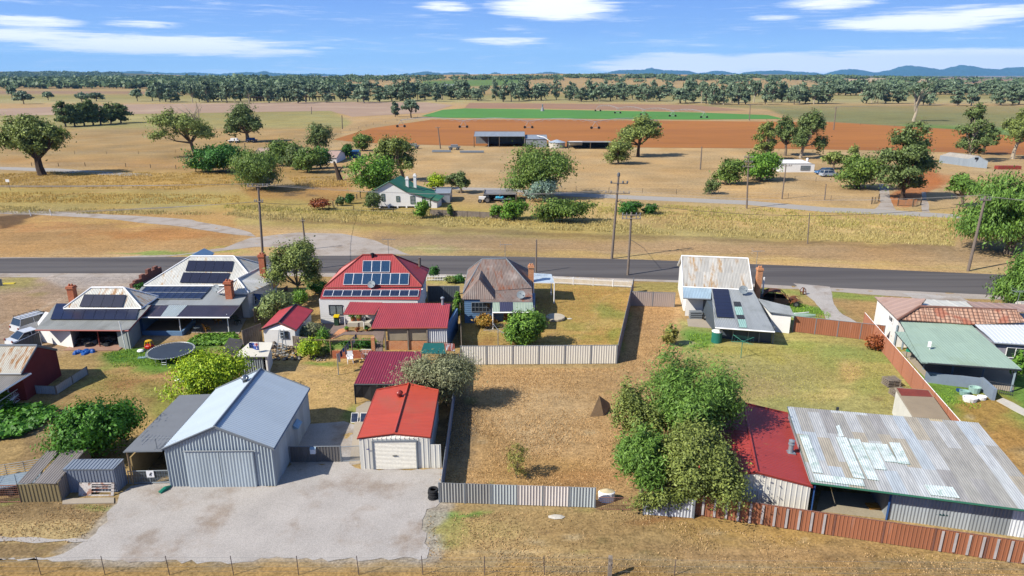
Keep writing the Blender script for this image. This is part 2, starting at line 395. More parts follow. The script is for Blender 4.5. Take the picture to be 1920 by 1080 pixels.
def build_ground():
    def ax(lo, hi, st, g, far):
        a = list(np.arange(lo, hi, st)); d = st; v = a[-1]
        while v < far: d *= g; v += d; a.append(v)
        return a
    ys = np.array(ax(22, 135, .27, 1.022, 45000)); ys = np.concatenate([[-60, -20, 0, 10, 18], ys])
    xp = ax(0, 72, .33, 1.035, 45000); xs = np.array([-v for v in xp[::-1][:-1]]+xp)
    X, Y = np.meshgrid(xs, ys); Z = terr(X, Y)
    near = ss(160, 120, Y)*ss(100, 80, np.abs(X))
    Z = Z+near*(vn(X, Y, 1.2, 3)-.5)*.05
    # photo position of each spot of ground, used only to say which kind of ground lies there
    dep = np.maximum(Y*pc+CH*ps, 1); px = 960+FP*X/dep; py = 540-FP*(Y*ps-CH*pc)/dep
    Yc = np.maximum(Y, 1)
    far = ss(100, 400, Y)
    wob = (vn(X, Y, 3.5, 11, 5)-.5)
    wp = wob*FP*3./dep                               # edges wander by a metre or so
    py_w = py+wp*.7*np.clip(Y*0+1, 0, 1); px_w = px+wp*1.6
    col = np.zeros(X.shape+(3,)); 
    def setc(mask, h, k=AK):
        c = np.array(lin(h, k)); l_ = c@np.array([.3, .6, .1]); c = c*.9+l_*.1; c = c*np.array([.99, 1.0, .98]); col[:] = col*(1-mask[..., None])+c*mask[..., None]
    def blob(cx, cy, rx, ry, h, st=1., soft=.5, wb=1.):
        d = np.sqrt(((px+wp*1.6*wb-cx)/rx)**2+((py+wp*.7*wb-cy)/ry)**2); d = d+wob*.9*wb
        setc(ss(1+soft, 1-soft, d)*st, h)
    def poly(pts, h, st=1., soft=3., wb=1.):
        x = px+wp*wb*.8; y = py+wp*wb*.35; inside = np.zeros(X.shape, bool); dm = np.full(X.shape, 1e9)
        n = len(pts)
        for i in range(n):
            (x1, y1), (x2, y2) = pts[i], pts[(i+1) % n]
            if y1 != y2:
                c = ((y1 > y) != (y2 > y)) & (x < (x2-x1)*(y-y1)/(y2-y1)+x1); inside ^= c
            dx, dy = x2-x1, y2-y1; t = np.clip(((x-x1)*dx+(y-y1)*dy)/(dx*dx+dy*dy+1e-9), 0, 1)
            dm = np.minimum(dm, np.hypot(x-x1-t*dx, y-y1-t*dy))
        sd = np.where(inside, dm, -dm); setc(ss(-soft, soft, sd)*st, h)
    one = np.ones(X.shape)
    GB = lambda h: setc(one, h)
    GB('c3a06c')
    # distance bands
    def band(y0, y1, h, st=1., soft=6): setc(ss(y0-soft, y0+soft, py_w)*ss(y1+soft, y1-soft, py_w)*st, h)
    band(-4000, 152, 'a08a6c', 1, 3); band(143, 166, 'bb9b66', .8, 2)
    poly([(1060,136),(1980,140),(1980,152),(1060,149)], '9c8468', .9, 1.5, .3)
    poly([(0,140),(215,138),(330,152),(0,156)], '56643f', .85, 2, .3)
    poly([(640,143),(760,141),(1080,143),(1400,152),(1420,166),(640,166)], 'bd9c66', 1, 2, .3)
    poly([(790,158),(980,156),(985,163),(790,165)], '6f8a44', 1, 1.5, .3)
    poly([(1500,152),(1740,153),(1740,158),(1500,158)], 'd0b48e', 1, 1, .3)
    poly([(1740,152),(1990,152),(1990,160),(1740,160)], 'a98a6c', 1, 1, .3)
    band(166, 182, 'b79a64', 1, 3)
    poly([(1280,168),(1500,170),(1500,176),(1280,174)], 'b08a6c', .8, 2, .3)
    poly([(-50,170),(300,172),(300,177),(-50,177)], 'a8876c', .9, 2, .3)
    band(178, 192, '9a9455', .8, 4); band(186, 194, 'c0b27c', .5, 2)
    poly([(-100,214),(620,205),(660,230),(640,242),(-100,246)], 'a29a5c', .85, 4, .6)
    poly([(-100,222),(330,217),(330,226),(-100,230)], 'bcae72', .7, 3, .6)
    poly([(1430,200),(2100,212),(2100,260),(1700,242),(1480,222)], '8d8a58', 1, 3, .6)
    poly([(1260,196),(2100,200),(2100,216),(1450,206)], '9a8e5c', .9, 3, .6)
    poly([(1690,232),(1900,240),(1980,262),(1700,248)], '6d9044', .8, 3, .6)
    # paddock behind the town
    poly([(-100,240),(640,240),(640,262),(560,330),(-100,300)], 'b3935f', .9, 5)
    poly([(620,268),(2100,262),(2100,330),(1920,400),(600,360)], 'c5a26e', 1, 5)
    poly([(0,295),(460,300),(430,318),(0,312)], 'b78f58', .7, 6)
    poly([(1700,300),(1745,300),(1770,345),(1700,390),(1650,380),(1700,340)], 'bd6f35', .85, 5)
    poly([(1700,318),(1800,330),(1780,345),(1700,345)], 'bd6f35', .6, 5)
    blob(1110, 276, 130, 4, 'cdb384', .6)
    poly([(430,322),(560,316),(650,322),(640,345),(430,352)], 'a0803f', .5, 5)
    poly([(1000,372),(1900,395),(1900,440),(1000,425)], 'c9a765', .9, 6)
    poly([(-50,322),(450,322),(445,352),(700,360),(950,385),(950,402),(-50,375)], 'b39353', .8, 6)
    poly([(100,318),(470,326),(470,340),(330,356),(120,345)], 'c49d50', .6, 6)
    poly([(-50,350),(430,362),(980,395),(1100,420),(1790,445),(1790,465),(1000,450),(-50,398)], 'b5a052', .75, 8)
    poly([(450,350),(660,350),(640,380),(470,372)], 'b08447', .8, 6)
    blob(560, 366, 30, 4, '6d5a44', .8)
    poly([(-50,395),(440,395),(440,470),(-50,478)], 'b88d55', .8, 10)
    blob(300, 440, 120, 10, 'b17a42', .7); blob(90, 425, 90, 8, 'b27b45', .5); blob(210, 415, 180, 7, 'c7a159', .6)
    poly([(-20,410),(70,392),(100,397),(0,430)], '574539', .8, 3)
    poly([(700,440),(1800,460),(1880,490),(700,478)], 'b08f66', .75, 8)
    poly([(700,468),(1400,478),(1900,506),(1900,514),(1400,488),(700,480)], 'bfa05f', .8, 5)
    poly([(440,400),(900,430),(1790,462),(1790,468),(900,438),(440,408)], '8d6f4c', .55, 3)
    blob(290, 475, 70, 5, '8aa043', .8); blob(420, 470, 40, 4, '9aa24a', .6); blob(800, 466, 60, 6, 'a9a352', .5)
    poly([(520,483),(700,480),(700,470),(560,468)], 'b79a5c', .7, 4)
    # ---- this side of the road
    near_m = ss(505, 515, py+0*px-(px-960)*.021+0)
    setc(near_m, 'b3935c')
    # dirt forecourt on the left
    poly([(-200,512),(300,512),(520,505),(500,560),(300,640),(130,655),(30,700),(-200,660)], 'b3977c', 1, 8)
    poly([(60,512),(300,508),(270,535),(200,545),(120,540)], 'c2b2a4', .8, 8)
    blob(30, 528, 60, 14, 'a09252', .9); blob(60, 600, 70, 30, 'b18a60', .6); blob(20, 580, 70, 30, 'a98863', .6)
    blob(140, 645, 70, 12, 'a98658', .8)
    # verge between houses and road
    poly([(780,518),(1290,530),(1290,548),(1180,545),(1030,536),(780,532)], 'a99c52', .8, 4)
    poly([(1420,538),(1500,545),(1520,565),(1420,560)], '9aa046', .9, 4); poly([(1550,548),(1660,552),(1650,566),(1560,562)], '95a042', .95, 3)
    poly([(1420,560),(1480,560),(1560,610),(1480,610)], '8c9a3c', .6, 6); blob(1510, 585, 45, 14, '6f9a30', .9); blob(1480,562,40,8,'bb9a5c',.8)
    poly([(1560,565),(1660,560),(1640,605),(1620,600)], 'b48e56', .9, 5)
    # left yard
    poly([(50,690),(260,640),(500,640),(470,700),(340,780),(260,850),(60,900)], 'b2935a', 1, 6)
    blob(250, 668, 62, 17, '5f8a30', 1., .35); blob(340, 676, 90, 16, '68902f', 1., .35); blob(410, 655, 60, 12, '5c8a2c', .9); blob(215,690,40,10,'8d9a45',.7)
    blob(420, 690, 60, 15, 'a08a4c', .8); blob(180, 720, 90, 14, '9c9a4c', .55); blob(255, 722, 60, 12, '9c7148', .8); blob(330, 700, 50, 10, 'b88a58', .8)
    blob(300, 750, 40, 30, '8a9440', .7); blob(120, 752, 30, 30, 'a58657', .8); blob(95, 770, 25, 14, '8a9440', .8)
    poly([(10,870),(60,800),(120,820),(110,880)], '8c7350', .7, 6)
    blob(345, 668, 28, 10, '947a4e', .8)
    # red house yard
    poly([(500,640),(860,640),(860,780),(560,900),(480,700)], 'c09c5e', 1, 6)
    blob(615, 687, 34, 7, '7f9236', 1.); blob(650, 770, 26, 14, '8f9a45', .8); blob(560, 700, 60, 12, '9d8560', .6); blob(640, 730, 60, 20, 'c8a468', .8); blob(675, 690, 40, 10, 'b3854a', .6)
    poly([(610,640),(700,632),(712,648),(690,655),(600,652)], '6f9038', .9, 3)
    # lawn of the rusty-roof house
    poly([(862,590),(1000,520),(1190,520),(1170,650),(862,655)], 'b9944c', 1, 5, .3)
    blob(1140, 590, 26, 18, '8f9440', .8); blob(1085, 610, 34, 10, 'a29544', .8); blob(1160, 625, 16, 26, '8c9038', .8); blob(1110, 635, 34, 6, 'a0943e', .6)
    blob(1130, 605, 40, 12, 'c6a35c', .7); blob(900, 640, 45, 12, 'a87c40', .9); blob(1090, 550, 60, 10, 'bd9046', .7)
    # vacant block: mown rusty dry grass
    poly([(835,690),(1160,690),(1192,560),(1275,560),(1300,930),(820,925)], 'c69c64', 1, 4, .3)
    blob(1040, 715, 120, 20, 'b88f58', .6); blob(1220, 600, 50, 40, 'c0905a', .6); blob(1000, 780, 90, 60, 'cca874', .6); blob(1010, 885, 120, 28, 'b88a48', .8); blob(930, 840, 40, 40, 'b98a4a', .6)
    blob(1100, 900, 80, 16, 'b07840', .5); blob(865, 800, 26, 80, '7d6a50', .8)  # the long dark blob is the left fence's cast shadow, painted into the grass
    # yard of the white-roof house
    poly([(1275,600),(1500,620),(1700,640),(1800,790),(1300,790)], 'aea058', 1, 5)
    blob(1310, 638, 36, 22, '6f9034', 1.); blob(1390, 660, 80, 10, 'a99a44', .8); blob(1600, 670, 70, 20, '8f9a4a', .8); blob(1520, 655, 50, 10, '949c45', .8)
    blob(1600, 700, 40, 14, 'c5a262', .8); blob(1450, 700, 90, 22, 'aa9c5c', .6); blob(1650, 730, 50, 26, '93984a', .6); blob(1400, 730, 70, 26, 'b59a60', .7); blob(1560, 745, 60, 14, 'c8ad62', .8); blob(1500,760,90,14,'9c9650',.6)
    # far right yard
    poly([(1700,700),(2000,700),(2100,900),(1840,800),(1740,760)], '7a9a36', 1, 5); blob(1860, 770, 70, 28, 'b98a40', .9); blob(1900, 830, 70, 50, 'bd8c42', .95); blob(1780, 740, 36, 22, '6f9632', .8)
    # lane side at the bottom
    poly([(-100,935),(250,935),(210,950),(160,1030),(60,1050),(-100,1050)], '9b7f55', 1, 5)
    poly([(-100,975),(180,985),(150,1020),(-100,1024)], 'c0a46c', .8, 6); blob(60, 945, 70, 5, '829240', .8); blob(185, 955, 30, 5, '8c9440', .8)
    blob(80, 957, 90, 9, '7c6646', .6)
    poly([(800,955),(1310,960),(1920,1055),(2100,1100),(2100,1300),(790,1300)], 'b6935a', 1, 5)
    poly([(795,955),(860,958),(880,990),(850,1020),(800,1030)], '959648', .9, 5); blob(860, 958, 50, 5, '7a9a3c', .9)
    blob(900, 1000, 90, 25, 'bfa15c', .6); blob(1100, 990, 120, 20, 'b08a52', .6); blob(1400, 985, 160, 24, 'b9924a', .7); blob(1650, 1050, 160, 30, 'bd9a50', .6); blob(1260, 970, 90, 9, 'a06a38', .7)
    blob(1460, 1040, 260, 20, 'a98458', .6)
    setc(ss(1048, 1058, py_w), 'a68a5c'); setc(ss(1066, 1076, py_w), 'b08a4e')
    blob(285, 948, 45, 9, 'a97d4c', .8)
    poly([(120,1058),(190,985),(225,925),(245,905),(830,905),(835,945),(812,975),(812,1056)], 'b0a290', .85, 9, 2.)
    # wheel tracks worn into the dirt and along the lane
    def trk(pts, w, h, st=.5):
        for a, b in zip(pts, pts[1:]):
            n_ = math.hypot(b[0]-a[0], b[1]-a[1]); e = (-(b[1]-a[1])/n_*w, (b[0]-a[0])/n_*w); poly([(a[0]-e[0], a[1]-e[1]), (b[0]-e[0], b[1]-e[1]), (b[0]+e[0], b[1]+e[1]), (a[0]+e[0], a[1]+e[1])], h, st, 1.2, .5)
    trk([(10,640),(80,600),(170,560),(250,545),(310,520)], 1.6, 'c8b49c'); trk([(-20,620),(60,585),(150,548),(240,530)], 1.6, 'c4ae94'); trk([(40,655),(120,600),(190,575)], 1.3, 'c4ae94', .4)
    trk([(1310,1000),(1500,1030),(1920,1090)], 3, 'a5875c', .5); trk([(830,1035),(1100,1040),(1400,1062),(1700,1110)], 3, 'c2a574', .5); trk([(800,1050),(1100,1056),(1350,1080)], 2.5, '9c8058', .5)
    trk([(0,372),(200,360),(330,346)], 1.2, 'c7a062', .6); trk([(780,466),(1100,470),(1500,486),(1860,508)], 1.2, 'c9ab78', .5); trk([(1085,640),(1130,560),(1175,535)], 2, 'c8a868', .4)
    for i in range(90):
        cx = 40+rnd.random()*1850; cy = 620+rnd.random()*430; blob(cx, cy, 5+rnd.random()*13, 2+rnd.random()*4, ['8a7a44', '8c6c46', 'cdb486', '9c9048'][i % 4], .55, .6, .6) if not (120 < cx < 820 and cy > 780) else None
    # broad mottling of albedo: worn and thicker patches
    f = 1+(vn(X, Y, 9, 21, 6)-.5)*.55*ss(700, 200, Y)+(vn(X, Y, 60, 31, 5)-.5)*.3*ss(60, 300, Y)+(vn(X, Y, 600, 41, 5)-.5)*.25*ss(700, 2000, Y)
    col *= f[..., None]
    hue = (vn(X, Y, 11, 51, 5)-.5)*.42; col[..., 0] *= 1+hue*.5; col[..., 2] *= 1-hue*.8
    nx, ny = len(xs), len(ys)
    vv = np.stack([X, Y, Z], -1).reshape(-1, 3); i = np.arange(nx*ny).reshape(ny, nx)
    q = np.stack([i[:-1, :-1], i[:-1, 1:], i[1:, 1:], i[1:, :-1]], -1).reshape(-1, 4)
    m = bpy.data.materials.new('ground'); m.use_nodes = True; t = NT(m.node_tree); b = m.node_tree.nodes['Principled BSDF']
    at = t.n('Attribute', attribute_name='tone'); tc = t.n('TexCoord'); v = tc.outputs['Object']
    a = t.noise(v, 1.6, 6, .75); bb = t.noise(v, 6., 3, .7); c = t.noise(v, .12, 4)
    mp = t.n('Mapping'); mp.inputs['Scale'].default_value = (.045, 1.1, 1); t.L.new(v, mp.inputs[0]); st_ = t.noise(mp.outputs[0], 1., 6, .7)
    f = t.math('ADD', t.math('MULTIPLY', t.math('SUBTRACT', a, .5), 1.7), t.math('MULTIPLY', t.math('SUBTRACT', bb, .5), 1.9))
    f = t.math('ADD', f, t.math('MULTIPLY', t.math('SUBTRACT', c, .5), .35)); f = t.math('ADD', f, t.math('MULTIPLY', t.math('SUBTRACT', st_, .5), .75)); f = t.math('ADD', 1., f)
    hv = t.n('VectorMath', operation='SCALE'); t.L.new(at.outputs['Color'], hv.inputs[0]); t.L.new(f, hv.inputs['Scale'])
    t.L.new(hv.outputs[0], b.inputs['Base Color']); b.inputs['Roughness'].default_value = 1; b.inputs['Specular IOR Level'].default_value = .05
    bp = t.n('Bump'); bp.inputs['Strength'].default_value = .5; bp.inputs['Distance'].default_value = .06; t.L.new(t.math('ADD', a, bb), bp.inputs['Height']); t.L.new(bp.outputs[0], b.inputs['Normal'])
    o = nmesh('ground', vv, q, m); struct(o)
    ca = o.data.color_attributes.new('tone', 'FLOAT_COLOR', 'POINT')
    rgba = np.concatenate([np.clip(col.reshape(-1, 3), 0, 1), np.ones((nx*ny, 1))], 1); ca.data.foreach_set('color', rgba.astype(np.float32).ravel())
build_ground()
# ---------------------------------------------------------------- sheets laid on the ground
def rag(pts, step, jit, seed=1):
    """world polygon with a ragged edge"""
    o = []; n = len(pts)
    for i in range(n):
        a = pts[i]; b = pts[(i+1) % n]; L = (b-a).length; k = max(1, int(L/step)); d = (b-a)/max(L, 1e-6); nn = Vector((-d.y, d.x, 0))
        for j in range(k):
            p = a+(b-a)*(j/k); e = (float(vn(np.array(p.x), np.array(p.y), step*4, seed, 3))-.5)*2*jit+(rnd.random()-.5)*jit*.6; o.append(p+nn*e if j else p)
    return o
def sheet(name, px, z, m, step=1.5, jit=.4, seed=1, world=False):
    import mathutils
    pts = [Vector(p) for p in px] if world else [P(*p) for p in px]
    q = rag(pts, step, jit, seed) if jit else pts
    tri = mathutils.geometry.tessellate_polygon([[(p.x, p.y, 0) for p in q]])
    b = MB()
    for t in tri:
        f = [q[i] for i in t]
        if (f[1]-f[0]).cross(f[2]-f[0]).z < 0: f = f[::-1]
        b.face([(p.x, p.y, z) for p in f])
    return struct(b.build(name, m))
gravel = mat('gravel', 'bfb8b0', rough=1, var=.10, ns=.5, fine=.26, fs=18, bump=.25, bs=24, col2='a09080', thr=(.48, .72), c2s=.3)
gravel_pale = mat('gravel_pale', 'b9aea2', rough=1, var=.08, ns=.4, fine=.12, fs=5, bump=.4, col2='a08f7c', thr=(.45, .7), c2s=.3)
asphalt = mat('asphalt', '6a6562', rough=.9, var=.10, ns=.6, fine=.08, fs=5, bump=.1, col2='5a5553', thr=(.42, .62), c2s=.5, stretch=(.03, 1., 1.))
concrete = mat('concrete', 'b8ab98', rough=.95, var=.1, ns=.7, fine=.06, bump=.2)
concrete_pale = mat('concrete_pale', 'd6cfc0', rough=.95, var=.08, fine=.05, bump=.2)
# street: runs slightly away to the left
sheet('road', [(-900,484),(0,484.5),(700,479),(900,480),(1200,487),(1500,499),(1900,516),(3000,575),(3000,650),(1920,556),(1500,537),(1280,526),(1040,518),(700,512),(0,512.5),(-900,520)], .025, asphalt, 4, .12)
sheet('gravel_shoulder', [(-900,482.5),(0,483),(330,482),(700,477),(700,480.5),(0,486),(-900,486)], .012, gravel_pale, 2, .3, 4)
sheet('gravel_shoulder', [(-900,521),(-300,518),(0,511),(700,511),(1040,517),(1280,525),(1500,536),(1920,555),(2400,580),(2400,600),(1920,563),(1700,557),(1500,542),(1280,530),(1000,521),(560,518),(-300,521)], .012, gravel_pale, 2, .35, 5)
sheet('gravel_track', [(180,483),(330,478),(420,465),(470,446),(560,436),(640,438),(700,450),(730,462),(770,478),(560,479),(560,464),(480,463),(380,474),(300,483)], .016, gravel_pale, 1.5, .5, 6)
sheet('gravel_track', [(-60,394),(100,397),(240,404),(360,412),(440,428),(470,436),(480,444),(440,440),(330,424),(180,409),(60,402),(-60,400)], .016, gravel_pale, 2, .4, 7)
sheet('lane', [(-500,316),(0,313),(110,316),(200,322),(285,326),(285,330),(230,330),(130,324),(0,318),(-500,321)], .016, mat('far_road', 'b3aca2', rough=1, var=.06, bump=0), 3, .2, 8)
sheet('lane', [(1060,361),(1400,376),(1550,389),(1640,392),(1790,402),(1810,410),(1640,402),(1550,398),(1400,384),(1060,368)], .016, MATS['far_road'], 3, .2, 8)
sheet('lane', [(810,350),(950,353),(1060,361),(1060,368),(950,359),(810,354)], .016, MATS['far_road'], 3, .2, 9)
sheet('farm_driveway', [(1647,344),(1664,346),(1672,380),(1680,394),(1640,392),(1651,380)], .02, gravel_pale, 2, .2, 9)
sheet('farm_driveway', [(1728,360),(1736,360),(1744,398),(1728,397)], .02, gravel_pale, 2, .3, 9)
sheet('driveway', [(1487,531),(1556,538),(1562,565),(1580,590),(1617,612),(1560,612),(1546,590),(1520,560),(1500,545)], .03, gravel, 1, .35, 10)
sheet('driveway', [(1690,549),(1800,556),(1830,572),(1740,572)], .03, gravel, 1, .3, 11)
sheet('gravel_yard', [(222,935),(245,912),(340,905),(520,912),(548,870),(640,868),(700,880),(830,880),(822,915),(826,942),(800,955),(792,975),(800,1000),(800,1048),(560,1049),(300,1054),(130,1052),(-120,1054),(-120,1046),(100,1044),(150,1020),(185,990),(200,962)], .02, gravel, .4, .45, 12)
sheet('gravel_yard', [(545,790),(585,795),(645,790),(675,800),(675,870),(545,870)], .014, gravel, .7, .2, 13)
sheet('gravel_track', [(-120,1007),(140,1010),(180,1014),(140,1018),(-120,1014)], .034, gravel, .7, .3, 14)
# fields beyond the town
def field(name, px, z, m):
    return sheet(name, px, z, m, 20, 1.2, 3)
red_soil = mat('red_soil', 'b6742e', rough=1, var=.10, ns=.02, fine=.14, fs=.3, bump=0, col2='a3662c', thr=(.45, .65), c2s=.012, stretch=(.15, 1., 1.))
field('ploughed_field', [(625,262),(700,240),(812,224),(1000,224.5),(1300,227),(1560,229),(1780,242),(1960,262),(2200,300),(1960,292),(1700,283),(1400,278),(1100,276),(850,273),(680,268)], .06, red_soil)
crop = mat('crop_green', '58923a', rough=1, var=.1, ns=.03, fine=.08, fs=.5, bump=0)
field('crop_field', [(790,218),(830,206),(870,203.5),(1000,205),(1200,209),(1320,211.5),(1440,216),(1470,223),(1300,224.5),(1000,222),(830,221)], .10, crop)
brown = mat('brown_field', 'a88263', rough=1, var=.08, ns=.02, fine=.06, fs=.3, bump=0)
field('fallow_field', [(880,193),(1300,197),(1400,207),(1300,209),(1000,203),(870,203)], .08, brown)
field('fallow_field', [(-400,206),(0,204),(240,196),(620,191),(800,192),(850,198),(800,212),(660,219),(620,208),(240,214),(-400,222)], .08, mat('stubble_field', 'b3967c', rough=1, var=.07, ns=.03, fine=.05, fs=.3, bump=0, col2='c4a98c', thr=(.5,.7), c2s=.02))
# ---------------------------------------------------------------- far mountains
def mountains(name, prof, dist, depth, m, seed):
    xs = []; r = [(a, b) for a, b in prof]; px0, px1 = r[0][0], r[-1][0]; N = int((px1-px0)/2.2)
    def top(x):
        for (a, ya), (b, yb) in zip(r, r[1:]):
            if a <= x <= b: t = (x-a)/(b-a); t = t*t*(3-2*t); return ya+(yb-ya)*t
        return 141
    V_ = []; rows = 11
    for i in range(N+1):
        x = px0+(px1-px0)*i/N; tp = PY(x, top(x), dist); h = max(tp.z+12*(rnd.random()-.5), 0)+16
        for j in range(rows):
            t = j/(rows-1)*2-1; yy = dist+t*depth; f = (1-abs(t))**1.0
            hh = h*f*(1 if abs(t) < .01 else .8+.4*float(vn(np.array(tp.x), np.array(yy), depth*.35, seed)))-16
            V_.append((tp.x*(1+t*depth/dist*.5), yy, hh))
    V_ = np.array(V_); q = []
    for i in range(N):
        for j in range(rows-1): a = i*rows+j; q.append((a, a+rows, a+rows+1, a+1))
    o = nmesh(name, V_, np.array(q), m); o.data.polygons.foreach_set('use_smooth', [True]*len(q)); struct(o)
hillm = mat('hill_forest_hazed', '24585c', rough=1, var=.1, ns=.002, fine=.15, fs=.01, bump=0, col2='5a6a58', thr=(.66, .8), c2s=.0006, k=.5)  # blue of the far haze is painted into the forest colour
mountains('hills', [(150,142),(200,136),(250,133.5),(262,133),(290,135.5),(330,137),(360,136),(395,137.5),(410,139),(430,137),(470,135),(480,136.5),(495,133.5),(515,137),(560,139),(590,137.5),(620,139.5),(680,142)], 13500, 1400, hillm, 3)
mountains('hills', [(735,142),(765,138),(800,133.5),(820,136.5),(830,137.5),(850,135.5),(872,136),(885,140),(912,141),(928,135.5),(945,139),(975,140),(1000,138),(1030,134.5),(1065,139),(1095,142)], 13500, 1400, hillm, 4)
mountains('hills', [(1100,142),(1130,136.5),(1165,131.5),(1185,131),(1205,131),(1216,128),(1222,126.5),(1230,129.5),(1245,131.5),(1290,132.5),(1310,137),(1322,136),(1340,132.5),(1355,133),(1372,136.5),(1385,138.5),(1400,135),(1430,133),(1460,132),(1500,134.5),(1525,136),(1550,140),(1562,134),(1580,130.5),(1595,129.5),(1612,131),(1640,136),(1665,132),(1690,124.5),(1703,122.5),(1725,124.5),(1745,127.5),(1766,130.5),(1785,125.5),(1803,121.5),(1822,123.5),(1850,128.5),(1875,130),(1890,126.5),(1925,125.5),(1960,129),(2020,124),(2100,134),(2200,142)], 15000, 1500, hillm, 5)
# ================================================================ PLANTS
def leaves(rng, ctr, sig, n, size, out=None, ob=.6, asp=.5, droop=0.):
    """n leaf quads round the points ctr (k,3) spread by sig (k,3); returns verts (n*4,3)"""
    k = len(ctr); idx = rng.integers(0, k, n)
    p = ctr[idx]+rng.normal(0, 1, (n, 3))*sig[idx]
    nrm = rng.normal(0, 1, (n, 3)); nrm /= np.linalg.norm(nrm, axis=1)[:, None]
    if out is not None:
        o = p-out; o /= (np.linalg.norm(o, axis=1)[:, None]+1e-6); nrm = nrm+o*ob*2; nrm[:, 2] += .25; nrm /= np.linalg.norm(nrm, axis=1)[:, None]
    a = rng.normal(0, 1, (n, 3)); a[:, 2] -= droop*3; a = a-nrm*(a*nrm).sum(1)[:, None]; a /= (np.linalg.norm(a, axis=1)[:, None]+1e-6)
    b = np.cross(nrm, a); s = size*(.5+1.*rng.random(n))[:, None]
    v = np.stack([p-a*s, p+b*s*asp-a*s*.1, p+a*s, p-b*s*asp-a*s*.1], 1)
    return v.reshape(-1, 3)
def crown_mesh(name, m, clumps, n, size, seed, parent=None, asp=.5, droop=0., sub=12, tight=.3, off=(0, 0, 0), ob=.6):
    rng = np.random.default_rng(seed); vs = []; tot = sum(c[3]*c[4]+c[3]*c[5]+c[4]*c[5] for c in clumps)
    for (x, y, z, rx, ry, rz) in clumps:
        k = max(4, int(sub*(.7+.6*rng.random()))); d = rng.normal(0, 1, (k, 3)); d[:, 2] = np.abs(d[:, 2])*.9-.35; d /= np.linalg.norm(d, axis=1)[:, None]
        rr = np.array([rx, ry, rz]); c = np.array([x, y, z]); ctr = c+d*rr*(.55+.35*rng.random((k, 1)))
        sg = np.tile(rr*tight, (k, 1))*(.7+.6*rng.random((k, 1)))
        nn = int(n*(rx*ry+rx*rz+ry*rz)/tot)
        vs.append(leaves(rng, ctr, sg, nn, size, out=c, asp=asp, droop=droop, ob=ob))
    v = np.concatenate(vs); v = v[:len(v)//4*4]
    cc = v.reshape(-1, 4, 3).mean(1); R_ = max(max(c[3], c[5]) for c in clumps); f = 0          # gaps and lumps through the crown
    for k in range(5):
        w_ = rng.normal(0, 1, 3); w_ = w_/np.linalg.norm(w_)*(2.2+1.6*k)/R_; f = f+np.sin(cc@w_+rng.uniform(0, 6.28))
    keep = (f > -.9) | (rng.random(len(f)) < .12) if len(clumps) > 1 else np.ones(len(f), bool)
    v = v.reshape(-1, 4, 3)[keep].reshape(-1, 3)
    v[:, 2] = np.maximum(v[:, 2], off[2]+.03)
    q = np.arange(len(v)).reshape(-1, 4)
    return nmesh(name, v, q, m, parent, off=off)
LM = dict(
    gum=leafmat('leaf_gum', '3c4c20', '96a456'), gumdark=leafmat('leaf_gum_dark', '30441f', '7a8c50'), band=leafmat('leaf_band_hazed', '3c5236', '869878'),  # band leaves are paler: distance haze painted into their colour
    bright=leafmat('leaf_bright', '32601c', '7aa23a'), dark=leafmat('leaf_dark', '1f4a1c', '4d8030'), olive=leafmat('leaf_olive', '545a38', 'a3a67c', 'd8c0b0'),
    yellow=leafmat('leaf_yellow', '4a7c18', 'b4c82e'), grey=leafmat('leaf_grey', '55756a', '9cb4a0'), pepper=leafmat('leaf_pepper', '35581e', '789a42'),
    willow=leafmat('leaf_willow', '365422', '7c9442'), citrus=leafmat('leaf_citrus', '1c4712', '5f9430', 'b9c25a'), rust=leafmat('leaf_rust', '7a3a20', 'a8643a'),
    oleander=leafmat('leaf_oleander', '5b6f38', '9aa868', 'd98a9a'), camellia=leafmat('leaf_camellia', '27501a', '7ba03a', 'd07a60'), scrub=leafmat('leaf_scrub', '3e4c22', '909c4e', '9a4a34'),
    dry=leafmat('leaf_dry', '8a6e34', 'c4a858'), twig=leafmat('leaf_sparse', '6c6e30', 'a09a50'), red=leafmat('leaf_red', '6a6a24', 'c09040', 'a83a2c'))
bark = mat('bark', '8a7a68', rough=1, var=.25, ns=1.2, fine=.2, bump=.5)
bark_pale = mat('bark_pale', 'c4b49c', rough=1, var=.25, ns=.8, fine=.15, bump=.4)
bark_dark = mat('bark_dark', '5a4a3c', rough=1, var=.25, ns=1.2, fine=.2, bump=.5)
def wood(name, clumps, base, h, r, m, parent, seed, off, lean=0.):
    rd = random.Random(seed); b = MB(); B = Vector(base)
    cz = [Vector(c[:3]) for c in clumps]; cen = sum(cz, Vector())/len(cz)
    fork = B+Vector(((cen.x-B.x)*.35, (cen.y-B.y)*.35, min(h*.3, (min(c.z for c in cz)-B.z)*.75+.2)))
    fork.z = max(fork.z, B.z+h*.08)
    b.tube([B-Vector((0, 0, .2)), B+(fork-B)*.5+Vector(((rd.random()-.5)*r, 0, 0)), fork], [r*1.25, r, r*.85], 7)
    for c in cz:
        mid = fork+(c-fork)*.5+Vector(((rd.random()-.5)*.12*h, (rd.random()-.5)*.12*h, -.03*h))
        b.tube([fork-Vector((0, 0, r*.3)), mid, c], [r*.62, r*.38, r*.12], 5)
        for _ in range(2):
            e = c+Vector(((rd.random()-.5), (rd.random()-.5), (rd.random()-.2)))*h*.16; b.tube([mid, mid+(e-mid)*.6, e], [r*.25, r*.15, r*.05], 4)
    return b.build('trunk', m, parent)
